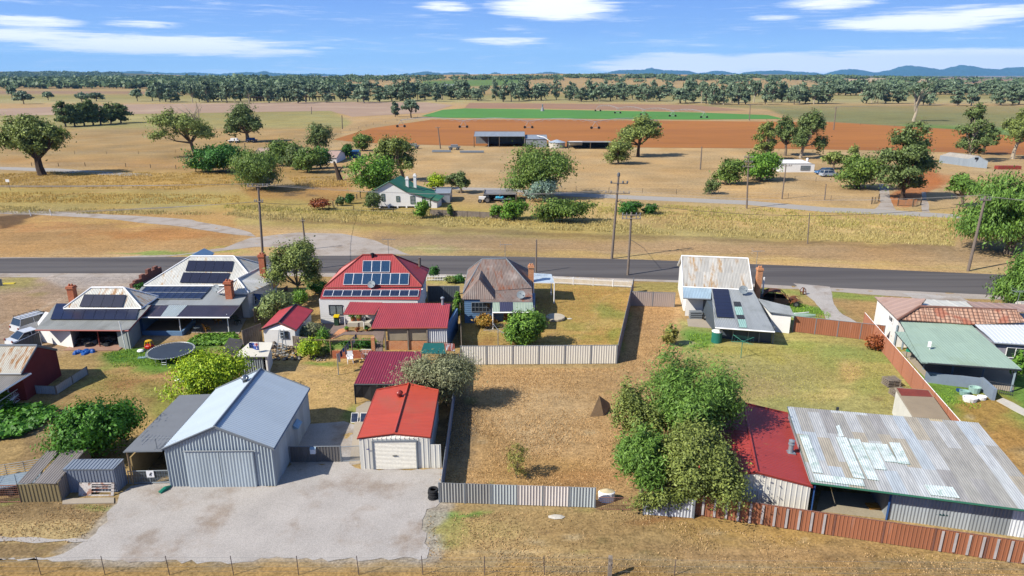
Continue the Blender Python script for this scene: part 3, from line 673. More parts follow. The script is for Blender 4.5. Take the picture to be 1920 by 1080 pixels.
def auto_clumps(kind, base, h, w, rd, d=None):
    x, y, z = base; d = d or w*.9; o = []
    if kind == 'gum':
        n = 11; lob = rd.random()*6.28
        for i in range(n):
            a = i*2.4+rd.random()*1.3; rr = math.sqrt((i+.3)/n)*(.55+.25*rd.random()); zz = h*(.36+.46*(1-rr)+.34*(rd.random()-.5))
            s = .13+.12*rd.random(); o.append((x+math.cos(a)*rr*w*.5, y+math.sin(a)*rr*d*.5, z+zz, w*s, d*s, h*.17*(.8+.5*rd.random())))
    elif kind == 'tall':
        n = 9
        for i in range(n):
            t = i/(n-1); a = i*2.1+rd.random(); rr = .3*(1-abs(t-.4)); s = .24*(1.15-.6*abs(t-.35)); zz = h*(.20+.7*t)
            o.append((x+math.cos(a)*rr*w, y+math.sin(a)*rr*d, z+zz, w*s, d*s, h*.13))
    elif kind == 'round':
        for i in range(10):
            a = i*2.4+rd.random(); rr = math.sqrt((i+.2)/10)*.6; zz = h*(.30+.38*math.cos(rr*1.6)+.14*(rd.random()-.5)) if i % 3 else h*(.24+.1*rd.random())
            s = .24+.06*rd.random(); o.append((x+math.cos(a)*rr*w*.5, y+math.sin(a)*rr*d*.5, z+zz, w*s, d*s, h*.24))
    elif kind == 'ball': o = [(x, y, z+h*.55, w*.46, d*.46, h*.44)]
    elif kind == 'wild':
        for i in range(16):
            a = i*2.4+rd.random(); rr = math.sqrt((i+.3)/16)*.8; zz = h*(.25+.5*rd.random()*(1.1-rr)); s = .14+.1*rd.random(); o.append((x+math.cos(a)*rr*w*.5, y+math.sin(a)*rr*d*.5, z+zz, w*s, d*s, h*.2))
    elif kind == 'cone':
        for i in range(6): t = i/5; s = .44*(1-t*.72); o.append((x+(rd.random()-.5)*w*.1, y, z+h*(.16+.72*t), w*s, d*s, h*.16))
    # stretch the clumps to the measured height and spread
    top = max(c[2]+c[5]*.98 for c in o)-z; l = min(c[0]-c[3]*.9 for c in o); r = max(c[0]+c[3]*.9 for c in o); kz = h/top; kx = w/(r-l)
    o = [(x+(c[0]-(l+r)/2)*kx, y+(c[1]-y)*kx, z+(c[2]-z)*kz, c[3]*kx, c[4]*kx, c[5]*kz) for c in o]
    return o
def tree(name, label, base, h, w, kind='gum', leaf='gum', n=3500, size=.45, seed=1, tr=None, bk=None, group=None, cat='tree', d=None, asp=.5, droop=0., sub=12, tight=.3, clumps=None, trunk=True, cname='crown', ob=.6):
    rd = random.Random(seed); base = Vector(base); t = thing(name, label, cat, base, group)
    cl = clumps or auto_clumps(kind, base, h, w, rd, d)
    if kind in ('gum', 'tall') and tight == .3: tight = .25
    o = crown_mesh(cname, LM[leaf], cl, n, size, seed, t, asp=asp, droop=droop, sub=sub, tight=tight, off=tuple(base), ob=ob)
    if trunk: wood('trunk', cl, base, h, tr or h*.03, bk or bark, t, seed, base)
    return t
def tpx(name, label, xl, xr, yt, yb, kind='gum', leaf='gum', xb=None, **k):
    xb = (xl+xr)/2 if xb is None else xb; b = P(xb, yb); h = ZA(b, yt); dep = b.y*pc+CH*ps; w = (xr-xl)/FP*dep
    k.setdefault('size', max(.14, dep*.0024)); k.setdefault('n', 3500)
    if dep > 120: k['size'] *= .74; k['n'] = int(k['n']*1.6)
    b.z = tz(b.x, b.y); b = Vector((b.x, b.y, b.z)); cx = ((xl+xr)/2-xb)/FP*dep
    if 'clumps' not in k and abs(cx) > .3:
        rd = random.Random(k.get('seed', 1)); k['clumps'] = auto_clumps(kind, Vector((b.x+cx, b.y, b.z)), h, w, rd, k.get('d'))
    return tree(name, label, b, h, w, kind, leaf, **k)
def shrub(name, label, xl, xr, yt, yb, leaf, kind='round', cat='shrub', **k):
    k.setdefault('trunk', True); k.setdefault('cname', 'foliage'); k.setdefault('tr', .05)
    return tpx(name, label, xl, xr, yt, yb, kind, leaf, cat=cat, **k)
# ---- beyond the street, left to right
tpx('gum_tree', 'broad spreading gum tree beside the gravel lane at the far left', 5, 132, 218, 329, 'gum', 'gum', xb=80, n=15000, seed=3, tr=.9, size=.42, sub=18, d=16, bk=bark_dark)
tpx('gum_tree', 'open gum tree with bare dead twigs on top, left of the dark hedge', 298, 410, 205, 293, 'gum', 'gum', xb=368, n=8000, seed=4, tr=.55, size=.42, sub=14, bk=bark)
tpx('gum_tree', 'upright gum tree with a dense crown above the parked farm trailers', 426, 497, 194, 266, 'gum', 'gumdark', xb=465, n=8000, seed=5, tr=.7, size=.5, sub=14)
for i, (a, b_, t_, bb) in enumerate([(106,140,190,238),(122,160,194,237),(140,176,192,236),(160,190,184,235),(172,206,198,234),(195,222,194,232),(208,246,192,231)]):
    tpx('gum_tree', ['leftmost and widest', 'second from the left', 'third from the left', 'tallest and central', 'fifth from the left', 'sixth from the left', 'rightmost'][i]+' gum tree of the grove on the left paddock', a, b_, t_, bb, 'tall', 'gumdark', n=2600, seed=20+i, size=.75, tr=.4, group='grove of gum trees on the left paddock', sub=10)
for i, (a, b_, t_, bb, lb) in enumerate([(14,31,160,184,'small dark gum tree at the far left edge of the plain'),(28,62,170,195,'low wide gum tree just right of the far left edge of the plain'),(81,100,172,188,'small pale gum tree between the far left trees and the grove'),(142,166,174,192,'small gum tree standing behind the left end of the grove'),(166,196,174,190,'small pale gum tree standing behind the grove'),(246,270,166,190,'small round gum tree right of the grove'),(276,296,166,189,'small leafy gum tree second right of the grove')]):
    tpx('gum_tree', lb, a, b_, t_, bb, 'gum', 'band', n=900, seed=40+i, size=1.5, tr=.4)
shrub('garden_hedge', 'large dark green hedge mass left of the farmhouse garden', 358, 460, 271, 323, 'dark', n=7000, seed=51, size=.42, cat='hedge', d=12)
for i, (a, b_, t_, bb, lf, lb) in enumerate([(358,376,303,322,'yellow','leftmost of three clipped yellow green balls before the dark hedge'),(377,395,302,322,'bright','middle and greenest of three clipped balls before the dark hedge'),(394,416,299,322,'yellow','rightmost and biggest of three clipped yellow green balls before the dark hedge')]):
    shrub('ball_shrub', lb, a, b_, t_, bb, lf, 'ball', n=900, seed=55+i, size=.3, group='clipped ball shrubs by the dark hedge')
tpx('pepper_tree', 'feathery pepper tree thicket above the left street pole', 437, 530, 284, 356, 'round', 'willow', n=13000, seed=61, size=.32, tr=.3, asp=.3, droop=.8, sub=16, d=13)
shrub('grey_shrub', 'blue grey bush at the foot of the pepper tree thicket', 478, 520, 318, 354, 'grey', n=2500, seed=62, size=.3, cat='bush')
tpx('pine_tree', 'tall narrow dark tree behind the hidden farmhouse', 577, 622, 230, 285, 'round', 'gumdark', n=4200, seed=63, size=.4, tr=.3)
tpx('garden_tree', 'broad green tree at the back left of the farmhouse garden', 500, 560, 262, 312, 'round', 'willow', n=5000, seed=64, size=.4, tr=.25)
tpx('garden_tree', 'rounded grey green tree in the middle of the farmhouse garden', 532, 575, 272, 318, 'round', 'gumdark', n=4000, seed=65, size=.38, tr=.25)
tpx('garden_tree', 'bushy light green tree with a short trunk at the front of the farmhouse garden', 550, 605, 280, 324, 'round', 'willow', n=5000, seed=66, size=.36, tr=.25)
tpx('garden_tree', 'dark green tree beside the hip roofed farmhouse wall', 584, 620, 276, 316, 'round', 'dark', n=3500, seed=67, size=.36, tr=.25)
tpx('garden_tree', 'small dark tree by the blue farm shed', 640, 662, 270, 297, 'round', 'dark', n=1800, seed=68, size=.36, tr=.2)
tpx('garden_tree', 'bright leafy tree at the edge of the red field behind the blue shed', 661, 698, 250, 283, 'round', 'willow', n=3000, seed=69, size=.4, tr=.25)
tpx('gum_tree', 'tall gum tree behind the white green-roofed cottage', 705, 779, 254, 340, 'gum', 'gum', xb=757, n=8500, seed=70, size=.36, tr=.4, sub=14)
tpx('shade_tree', 'dense bright green tree against the left gable of the white cottage', 658, 746, 293, 364, 'round', 'bright', n=9000, seed=71, size=.34, tr=.35, bk=bark_pale, sub=16)
shrub('round_bush', 'dark glossy bush before the gable wall of the white cottage', 684, 716, 360, 394, 'gumdark', n=3000, seed=72, size=.22, cat='bush')
shrub('rose_bush', 'small pink flowering bush against the white cottage wall', 742, 757, 373, 388, 'oleander', n=500, seed=73, size=.18, cat='bush')
shrub('garden_shrub', 'yellow green bush at the corner of the paling fence', 779, 806, 377, 409, 'bright', n=2200, seed=74, size=.25)
shrub('sapling', 'thin young bush growing through the paling fence', 838, 850, 382, 407, 'willow', n=450, seed=75, size=.22, kind='tall')
shrub('sapling', 'leafy young bush against the right end of the paling fence', 917, 943, 382, 410, 'bright', n=1200, seed=76, size=.24)
tpx('garden_tree', 'round yellow green tree left of the small grey farm shed roof', 800, 841, 327, 354, 'round', 'yellow', n=3500, seed=77, size=.3, tr=.2)
tpx('garden_tree', 'leaning dark pepper tree right of the small grey farm shed', 836, 880, 322, 362, 'gum', 'gumdark', xb=865, n=4500, seed=78, size=.3, tr=.25)
shrub('dry_shrub', 'rusty brown dead bush at the left end of the cottage fence', 587, 614, 374, 394, 'rust', n=1400, seed=79, size=.24, kind='ball')
shrub('fence_shrub', 'green bush in the middle of the overgrown garden fence', 648, 664, 363, 382, 'dark', n=1200, seed=80, size=.24)
shrub('fence_shrub', 'small dark bush left in the overgrown garden fence', 630, 647, 368, 386, 'gumdark', n=900, seed=81, size=.24)
tpx('pepper_tree', 'large spreading tree in the middle paddock beyond the farm track', 950, 1066, 273, 371, 'round', 'willow', n=15000, seed=82, size=.36, tr=.5, sub=18, d=14, asp=.4)
shrub('grey_shrub', 'rounded silver grey bush in front of the big paddock tree', 990, 1045, 339, 379, 'grey', n=5500, seed=83, size=.24, cat='bush')
shrub('thicket', 'wide yellow green thicket at the right end of the paling fence', 985, 1112, 374, 417, 'willow', n=8000, seed=84, size=.28, cat='bush', d=5)
shrub('thicket', 'bushy green shrub between the paling fence and the wide thicket', 942, 988, 374, 412, 'bright', n=3500, seed=85, size=.27, cat='bush')
shrub('low_shrub', 'low dark green bush left of the two in the tall grass', 1158, 1203, 378, 403, 'dark', n=2600, seed=86, size=.26)
shrub('low_shrub', 'low dark green bush right of the two in the tall grass', 1204, 1232, 382, 402, 'dark', n=1500, seed=87, size=.26)
tpx('gum_tree', 'tall gum tree right of the open machinery shed', 1158, 1231, 217, 294, 'gum', 'gum', xb=1196, n=8500, seed=88, size=.45, tr=.5, sub=14, bk=bark_dark)
tpx('paddock_tree', 'small round tree before the tall gum by the machinery shed', 1134, 1186, 261, 308, 'round', 'gum', n=4500, seed=89, size=.36, tr=.3)
tpx('paddock_tree', 'leftmost round tree beside the white farm cottage', 1341, 1395, 297, 346, 'round', 'willow', n=5500, seed=90, size=.34, tr=.3)
tpx('paddock_tree', 'broad yellow green tree beside the white farm cottage', 1390, 1460, 284, 339, 'round', 'bright', n=7500, seed=91, size=.34, tr=.35)
tpx('cypress_tree', 'dark pointed cypress behind the trees left of the white farm cottage', 1412, 1452, 226, 300, 'tall', 'gum', n=5000, seed=92, size=.4, tr=.3)
tpx('gum_tree', 'gum tree with a dark rounded crown behind the white farm cottage', 1448, 1498, 220, 292, 'gum', 'gumdark', xb=1472, n=6500, seed=93, size=.42, tr=.4)
tpx('gum_tree', 'tallest gum behind the white farm cottage, leaning right', 1480, 1546, 207, 297, 'gum', 'gumdark', xb=1500, n=8500, seed=94, size=.42, tr=.45, bk=bark_pale, sub=15)
tpx('paddock_tree', 'small flat topped tree right of the parked cars', 1536, 1585, 285, 318, 'gum', 'gum', xb=1562, n=3000, seed=95, size=.36, tr=.25)
tpx('paddock_tree', 'thin tall tree behind the tree by the farm driveway', 1580, 1610, 271, 330, 'tall', 'gum', n=2500, seed=96, size=.36, tr=.2)
tpx('paddock_tree', 'broad spreading tree on a short trunk left of the farm driveway', 1567, 1656, 288, 354, 'round', 'willow', xb=1608, n=9000, seed=97, size=.34, tr=.4, bk=bark_dark)
shrub('paddock_shrub', 'small dark cactus like bush alone in the middle right paddock', 1319, 1349, 336, 364, 'gumdark', n=1500, seed=98, size=.26)
tpx('gum_tree', 'tall shaggy gum beside the farm gates', 1640, 1742, 230, 374, 'tall', 'gumdark', xb=1692, n=15000, seed=99, size=.36, tr=.45, bk=bark_dark, sub=18)
tpx('gum_tree', 'dark pointed tree behind the small grey barn', 1789, 1842, 195, 303, 'tall', 'gumdark', n=6500, seed=100, size=.42, tr=.4, bk=bark_pale)
tpx('gum_tree', 'dense rounded gum beside the small grey barn', 1822, 1864, 232, 290, 'gum', 'gumdark', n=5500, seed=101, size=.42, tr=.4, bk=bark_dark)
tpx('gum_tree', 'gum tree with a pale forked trunk at the right edge', 1871, 1940, 198, 298, 'gum', 'gum', xb=1898, n=8000, seed=102, size=.42, tr=.5, bk=bark_pale)
tpx('pepper_tree', 'small pepper tree left of the big pepper trees by the farm gates', 1772, 1826, 325, 388, 'gum', 'pepper', n=7000, seed=103, size=.3, tr=.3, xb=1803)
tpx('pepper_tree', 'huge drooping pepper tree at the right edge beside the leaning power pole', 1790, 1990, 328, 476, 'round', 'pepper', n=42000, seed=104, size=.26, tr=.6, asp=.3, droop=.9, sub=26, d=16, tight=.24)
tpx('pepper_tree', 'lower pepper tree overhanging the street at the right edge', 1868, 2000, 465, 583, 'round', 'pepper', n=26000, seed=105, size=.22, tr=.4, asp=.3, droop=.8, sub=24, tight=.24)
tpx('garden_tree', 'slim tree left of two behind the crop field corner', 734, 748, 189, 219, 'tall', 'band', n=700, seed=106, size=1., tr=.3)
tpx('garden_tree', 'wide forked tree at the crop field corner', 755, 787, 186, 221, 'gum', 'band', n=1300, seed=107, size=.95, tr=.4)
# dead gum on the right plain
b0 = P(1712, 228); dg = thing('dead_tree', 'bare grey dead gum tree standing on the right plain', 'tree', b0); q = MB(); rd = random.Random(4)
q.tube([b0, b0+V(1, 0, 6), b0+V(0, 0, 10)], [.8, .6, .5], 6)
for i in range(9):
    a = rd.random()*6.3; e = b0+V(math.cos(a)*6*rd.random()+math.cos(a)*2, math.sin(a)*4, 13+rd.random()*7); q.tube([b0+V(0, 0, 5+rd.random()*5), (b0+V(0, 0, 10)+e)/2+V(0, 0, 1), e], [.35, .25, .08], 4)
q.build('trunk', bark_pale, dg); crown_mesh('crown', LM['band'], [(b0.x-4, b0.y, 18, 4, 4, 3), (b0.x+3, b0.y, 19, 3, 3, 3)], 260, 1., 9, dg, off=tuple(b0))
# dead twigs above the second gum, dead stump by the farmhouse
b0 = P(638, 338); q = MB(); q.tube([b0, b0+V(-.5, 0, 2), b0+V(-1.2, 0, 4.6)], [.75, .55, .25], 7); q.tube([b0+V(-.3, 0, 2), b0+V(.9, 0, 3.4)], [.3, .12], 5)
tag(q.build('dead_stump', bark_dark, loc=b0), 'grey broken dead tree trunk standing on the dry paddock', 'tree stump')
b0 = P(372, 293); q = MB()
for i in range(16):
    a = rd.random()*6.3; s = b0+V(-2+rd.random()*4, 0, 10+rd.random()*2); e = b0+V(math.cos(a)*4-1, math.sin(a)*3, 14+rd.random()*3.4); q.tube([s, (s+e)/2+V(.3, 0, .3), e], [.13, .09, .04], 4)
for o in C.objects:
    if o.get('label', '').startswith('open gum tree'): q.build('branch', bark_pale, o)
# ---- river band of gums along the plain: every tree a thing, eight shapes shared
protos = []
for i in range(8):
    kind = ['gum', 'tall', 'gum', 'round', 'tall', 'gum', 'round', 'gum'][i]
    protos.append(None)
def band_tree(i, x, y, h, w, label, group, seed, leaf='band'):
    k = i % 8; z = tz(x, y)
    if protos[k] is None:
        kind = ['tall', 'tall', 'round', 'tall', 'tall', 'gum', 'tall', 'round'][k]
        t = tree('river_gum', label, (x, y, z), 16, 12, kind, leaf, n=1500, size=.95, seed=300+k, tr=.5, bk=bark_pale if k % 2 else bark, group=group, sub=8)
        t['h0'] = 16.; protos[k] = t; t.scale = (w/12, w/12, h/16); return t
    return dup(protos[k], (x, y, z), label, rnd.random()*6.28, (w/12, w/12, h/16), group)
LB = 'dark green gum tree in the long tree line across the plain'; GRP = 'gum trees in the long tree line across the plain'
cnt = 0; xx = 300
while xx < 1960:
    gap = (1160 < xx < 1170) or (760 < xx < 775)
    yb = 189+(2.5 if xx < 700 else 0)+(rnd.random()-.5)*5+(5 if xx > 1250 else 0)*1.+(3 if xx > 1700 else 0); dens = 1.
    if (xx > 1560 and rnd.random() < .5) or rnd.random() < .12: xx += 12; continue
    if 870 < xx < 950 and rnd.random() < .35: xx += 8; continue
    b = P(xx, yb); h = 12+rnd.random()*9; w = 9+rnd.random()*8; cnt += 1
    band_tree(cnt, b.x, b.y, h, w, LB, GRP, cnt); xx += 8+rnd.random()*9
xx = 290
while xx < 1300:
    if 880 < xx < 1290: xx += 20+rnd.random()*30
    b = P(xx, 178+(rnd.random()-.5)*4); cnt += 1; band_tree(cnt, b.x, b.y, 12+rnd.random()*6, 12+rnd.random()*7, LB, GRP, cnt); xx += 9+rnd.random()*8
xx = 1530
while xx < 1990:
    b = P(xx, 178+(rnd.random()-.5)*3); cnt += 1; band_tree(cnt, b.x, b.y, 12+rnd.random()*6, 13+rnd.random()*8, LB, GRP, cnt); xx += 8+rnd.random()*8
# ---- woods and scattered scrub farther out: one mass each
def far_wood(name, label, spots, m, seed, size):
    rng = np.random.default_rng(seed); vs = []
    for (x, y, h, w) in spots:
        z = tz(x, y); k = 6; ctr = np.array([[x+rng.normal()*w*.25, y+rng.normal()*w*.25, z+h*(.5+.25*rng.random())] for _ in range(k)])
        sg = np.tile(np.array([w*.17, w*.17, h*.17]), (k, 1)); vs.append(leaves(rng, ctr, sg, 60, size*w/21., out=np.array([x, y, z+h*.4]), asp=.7))
    v = np.concatenate(vs); o = nmesh(name, v, np.arange(len(v)).reshape(-1, 4), m); o['kind'] = 'stuff'; o['label'] = label; o['category'] = 'woodland'
def spots_px(x0, x1, y0, y1, n, seed, h=(9, 14), w=(12, 22), clus=0.):
    rd = random.Random(seed); o = []; cx = None
    for i in range(n):
        if clus and cx is not None and rd.random() < clus: px = cx+(rd.random()-.5)*26; py = cy+(rd.random()-.5)*1.2
        else: px = x0+(x1-x0)*rd.random(); py = y0+(y1-y0)*rd.random(); cx, cy = px, py
        b = P(px, max(py, 144)); r_ = ray(px, py)
        for Y in range(1000, 9000, 100):                      # first ground met along this bearing
            if CH+r_[2]/r_[1]*Y < tz(r_[0]/r_[1]*Y, Y): b = Vector((r_[0]/r_[1]*Y, Y, 0)); break
        o.append((b.x, b.y, h[0]+(h[1]-h[0])*rd.random(), w[0]+(w[1]-w[0])*rd.random()))
    return o
far_leaf = leafmat('leaf_far', '44583a', '6c8058')
sp_ = spots_px(-80, 330, 152, 168, 520, 1, (11, 16), (18, 34))+spots_px(-80, 500, 150, 160, 420, 2, (11, 16), (24, 44))+spots_px(300, 640, 158, 176, 330, 3, (11, 16), (18, 30))
far_wood('woodland', 'dense dark woodland spread over the far left plain', sp_, far_leaf, 1, 2.6)
sp_ = spots_px(-80, 230, 136.5, 150.5, 480, 5, (7, 11), (24, 50), .5)
far_wood('woodland', 'dark scrub on the low hill at the far left horizon', sp_, far_leaf, 2, 2.6)
sp_ = spots_px(640, 1420, 147, 158, 95, 6, (9, 15), (12, 20), .3)+spots_px(480, 700, 148, 158, 160, 7, (9, 14), (14, 26), .6)+spots_px(640, 1050, 149.5, 151.5, 130, 17, (9, 14), (14, 26), .6)
far_wood('scattered_trees', 'scattered trees dotting the dry rise beyond the tree line', sp_, far_leaf, 3, 2.4)
sp_ = spots_px(1040, 1960, 145.5, 150, 300, 8, (6, 10), (14, 34), .85)+spots_px(1240, 1960, 150, 162, 170, 9, (8, 13), (12, 24), .85)+spots_px(1000, 1960, 144.8, 147, 200, 19, (5, 8), (14, 40), .8)+spots_px(1500, 1960, 156, 172, 70, 10, (10, 15), (16, 28), .7)
far_wood('scattered_trees', 'broken rows of trees over the far right plain', sp_, far_leaf, 4, 2.5)
# ---- this side of the street
def near(name, label, xl, xr, yt, yb, leaf, kind='round', cat='bush', n=12000, size=.13, **k):
    return shrub(name, label, xl, xr, yt, yb, leaf, kind, cat, n=n, size=size, **k)
near('street_tree', 'grey green tree between the white-roofed house and the red-roofed house', 517, 614, 457, 566, 'gum', 'gum', 'tree', 22000, .13, seed=201, tr=.16, xb=562, sub=18)
near('oleander_bush', 'pink flowering oleander behind the small red-roofed shed', 488, 548, 548, 606, 'oleander', n=8000, size=.13, seed=202)
near('topiary_shrub', 'clipped bright green oval shrub on the path by the red-roofed house', 554, 577, 544, 576, 'bright', 'ball', 'shrub', 3500, .09, seed=203)
near('garden_shrub', 'leafy green shrub below the grey green street tree', 582, 608, 528, 550, 'dark', 'ball', 'shrub', 2500, .12, seed=204)
near('round_shrub', 'round olive shrub between the small white shed and the patio', 567, 597, 609, 636, 'olive', 'ball', 'shrub', 4200, .09, seed=205)
near('clipped_hedge', 'clipped yellow green hedge on the slope beside the stone pile', 566, 600, 641, 671, 'yellow', 'ball', 'hedge', 5200, .09, seed=206)
near('ball_shrub', 'small clipped ball left of the pair by the brick garden wall', 597, 611, 655, 668, 'gum', 'ball', 'shrub', 1500, .07, seed=207)
near('ball_shrub', 'larger clipped ball right of the pair by the brick garden wall', 609, 624, 648, 664, 'bright', 'ball', 'shrub', 1700, .07, seed=208)
near('palm_plant', 'spiky green yucca behind the garden trellis', 600, 616, 618, 645, 'bright', 'ball', 'plant', 260, .45, seed=209, asp=.12)
near('garden_plants', 'low leafy plants along the brick garden wall', 640, 705, 636, 652, 'dark', 'round', 'plant', 3500, .1, seed=210, d=1.2)
near('tall_hedge', 'narrow upright clipped hedge right of the red-roofed house', 851, 865, 546, 590, 'bright', 'tall', 'hedge', 5000, .1, seed=211)
near('garden_shrub', 'mixed green shrub below the narrow upright hedge', 843, 862, 572, 612, 'willow', 'round', 'shrub', 3200, .11, seed=212)
near('round_shrub', 'dark clipped column shrub behind the red-roofed house by the street', 808, 820, 501, 524, 'dark', 'ball', 'shrub', 1700, .12, seed=213)
near('garden_shrub', 'olive green shrub left of the pair beside the street behind the grey fence', 837, 853, 518, 531, 'gum', 'ball', 'shrub', 1300, .12, seed=214)
near('garden_shrub', 'green shrub right of the pair beside the street behind the grey fence', 852, 868, 517, 530, 'dark', 'ball', 'shrub', 1300, .12, seed=215)
near('camellia_bush', 'big round flowering bush behind the pale metal fence', 949, 1022, 583, 650, 'camellia', n=26000, size=.12, seed=216, sub=22, ob=.8)
near('red_shrub', 'small red and yellow leaved shrub below the sunroom window', 896, 924, 590, 613, 'red', 'ball', 'shrub', 1500, .13, seed=217)
near('golden_bush', 'big bright golden green bush behind the large grey shed', 343, 470, 662, 752, 'yellow', n=34000, size=.10, seed=218, sub=24, xb=400, d=5)
near('citrus_tree', 'dense dark green citrus tree left of the large grey shed', 116, 262, 750, 856, 'citrus', n=48000, size=.105, seed=219, sub=28, cat='tree', ob=.8)
near('olive_bush', 'big grey green shrub behind the orange-roofed garage', 738, 890, 668, 762, 'olive', 'round', n=34000, size=.12, seed=220, sub=22, d=4, asp=.22, xb=838)
near('sapling', 'thin young tree alone on the vacant block', 948, 990, 828, 896, 'twig', 'tall', 'tree', 1500, .10, seed=221, tr=.035, asp=.25, tight=.4)
near('wild_tree', 'feathery bright green pepper tree on the right side of the vacant block, its upper half', 1195, 1374, 648, 858, 'pepper', 'wild', n=52000, size=.14, seed=222, sub=30, cat='tree', tr=.2, asp=.25, d=7, droop=.3)
near('wild_tree', 'tangled tree with reddish seed heads overhanging the red shed roof', 1228, 1372, 795, 945, 'scrub', 'wild', n=70000, size=.085, seed=223, sub=30, cat='tree', tr=.2, d=5.5, xb=1290)
near('wild_tree', 'scraggly thin-branched tree on the left edge of the overgrown clump', 1146, 1240, 728, 872, 'scrub', 'wild', n=22000, size=.085, seed=224, sub=16, cat='tree', tr=.12, d=4, tight=.3)
near('wild_tree', 'feathery green young pepper tree at the near end of the overgrown clump', 1150, 1250, 800, 935, 'pepper', 'wild', n=24000, size=.14, seed=225, sub=20, cat='tree', tr=.12, asp=.25, d=4, droop=.3)
near('fence_shrub', 'green shrub poking out below the white corrugated fence end', 1180, 1325, 915, 964, 'scrub', n=10000, size=.08, seed=226, cat='shrub', d=1.2)
near('fence_shrub', 'dry olive bush against the right boundary of the vacant block', 1243, 1270, 612, 648, 'twig', n=2600, size=.13, seed=227, cat='shrub')
near('corner_shrub', 'dull brown shrub with a green tip in the corner of the orange metal fences', 1628, 1658, 632, 656, 'rust', 'ball', 'shrub', 1300, .13, seed=228)
near('broadleaf_plant', 'leafy shrub under the right edge of the green patio roof', 1893, 1914, 668, 712, 'bright', 'ball', 'plant', 900, .2, seed=229)
def patch(name, label, poly_, n, hgt, size, leaf, seed, cat='plants', asp=.6, kind='stuff'):
    rng = np.random.default_rng(seed); pts = [P(*p) for p in poly_]; xs = [p.x for p in pts]; ys = [p.y for p in pts]; c = []
    while len(c) < n:
        x = rng.uniform(min(xs), max(xs)); y = rng.uniform(min(ys), max(ys)); ins = False
        for i in range(len(pts)):
            a, b = pts[i], pts[(i+1) % len(pts)]
            if (a.y > y) != (b.y > y) and x < (b.x-a.x)*(y-a.y)/(b.y-a.y)+a.x: ins = not ins
        if ins: c.append((x, y, hgt*(.3+.7*float(vn(np.array(x), np.array(y), .9, seed)))*rng.uniform(.6, 1.)))
    c = np.array(c); v = leaves(rng, c, np.full((len(c), 3), .04), n, size, out=np.array([c[:, 0].mean(), c[:, 1].mean(), -6]), asp=asp); v[:, 2] = np.maximum(v[:, 2], .02)
    o = nmesh(name, v, np.arange(len(v)).reshape(-1, 4), LM[leaf], off=tuple(c.mean(0)*np.array([1, 1, 0]))); o['label'] = label; o['category'] = cat; o['kind'] = kind; return o
patch('pumpkin_vines', 'broad-leaved pumpkin vines sprawling beside the red shed', [(-20,770),(60,764),(104,770),(106,786),(70,806),(40,822),(-20,830)], 2600, .75, .2, 'citrus', 1, 'vine')
patch('pumpkin_vines', 'mound of vines in front of the white gate at the left edge', [(-20,748),(18,750),(24,764),(10,775),(-20,778)], 700, 1.2, .2, 'bright', 2, 'vine')
patch('ground_vines', 'leafy green ground creeper between the patio and the trampoline', [(352,644),(372,630),(440,626),(448,636),(440,648),(356,650)], 2600, .35, .14, 'bright', 3, 'creeper')
# ---- tall dry grass and mown stubble
def grass(name, label, polys, dens, h, w, leaf, seed, lim=200000):
    rng = np.random.default_rng(seed); allp = []
    for poly_ in polys:
        pts = np.array([list(P(*p))[:2] for p in poly_]); area = abs(sum(pts[i][0]*pts[(i+1) % len(pts)][1]-pts[(i+1) % len(pts)][0]*pts[i][1] for i in range(len(pts))))/2
        bb = (pts[:, 0].max()-pts[:, 0].min())*(pts[:, 1].max()-pts[:, 1].min()); n = int(bb*dens)
        x = rng.uniform(pts[:, 0].min(), pts[:, 0].max(), n); y = rng.uniform(pts[:, 1].min(), pts[:, 1].max(), n); ins = np.zeros(n, bool)
        for i in range(len(pts)):
            (x1, y1), (x2, y2) = pts[i], pts[(i+1) % len(pts)]
            if y1 != y2: ins ^= ((y1 > y) != (y2 > y)) & (x < (x2-x1)*(y-y1)/(y2-y1)+x1)
        keep = ins & (vn(x, y, 2.5, seed, 4)+.25*rng.random(n) > .56)
        allp.append(np.stack([x[keep], y[keep]], 1))
    p = np.concatenate(allp)[:lim]; n = len(p); a = rng.uniform(0, 6.28, n); hh = h*rng.uniform(.5, 1.2, n)*(.5+vn(p[:, 0], p[:, 1], 4, seed+3)); ln = rng.normal(0, .35, (n, 2))*hh[:, None]
    dx = np.cos(a)*w*.5; dy = np.sin(a)*w*.5; z0 = np.zeros(n)
    v = np.stack([np.stack([p[:, 0]-dx, p[:, 1]-dy, z0], 1), np.stack([p[:, 0]+dx, p[:, 1]+dy, z0], 1), np.stack([p[:, 0]+ln[:, 0], p[:, 1]+ln[:, 1], hh], 1)], 1).reshape(-1, 3)
    o = nmesh(name, v, np.arange(n*3).reshape(-1, 3), leafmat_grass(leaf)); o['kind'] = 'stuff'; o['label'] = label; o['category'] = 'grass'; return o
GC = dict(straw=('9c8c4e', 'ccbc80'), gold=('ac8c46', 'd0b068'), mown=('a08458', 'd0b080'), rusty=('ac8a58', 'dcb884'), green=('5f8a28', '94b044'), olive=('8e8a40', 'beb468'), brown=('8a6a48', 'b39468'))
def leafmat_grass(k): return leafmat('grass_'+k, GC[k][0], GC[k][1], trans=.3, rough=.9)
grass('tall_grass', 'tall straw coloured grass along the strip behind the street', [[(-50,400),(440,404),(480,412),(800,424),(1000,430),(1120,436),(1120,418),(980,406),(700,394),(470,385),(420,400),(-50,384)], [(1000,430),(1790,462),(1795,420),(1400,406),(1130,392),(1100,420)]], 17, .42, .13, 'straw', 11)
grass('tall_grass', 'golden dry grass on the far side of the track left of the pepper tree', [[(100,322),(470,326),(470,342),(330,356),(-50,352),(-50,330)], [(560,352),(690,350),(680,330),(540,333)], [(-50,360),(450,366),(450,384),(-50,380)]], 12, .38, .14, 'gold', 12)
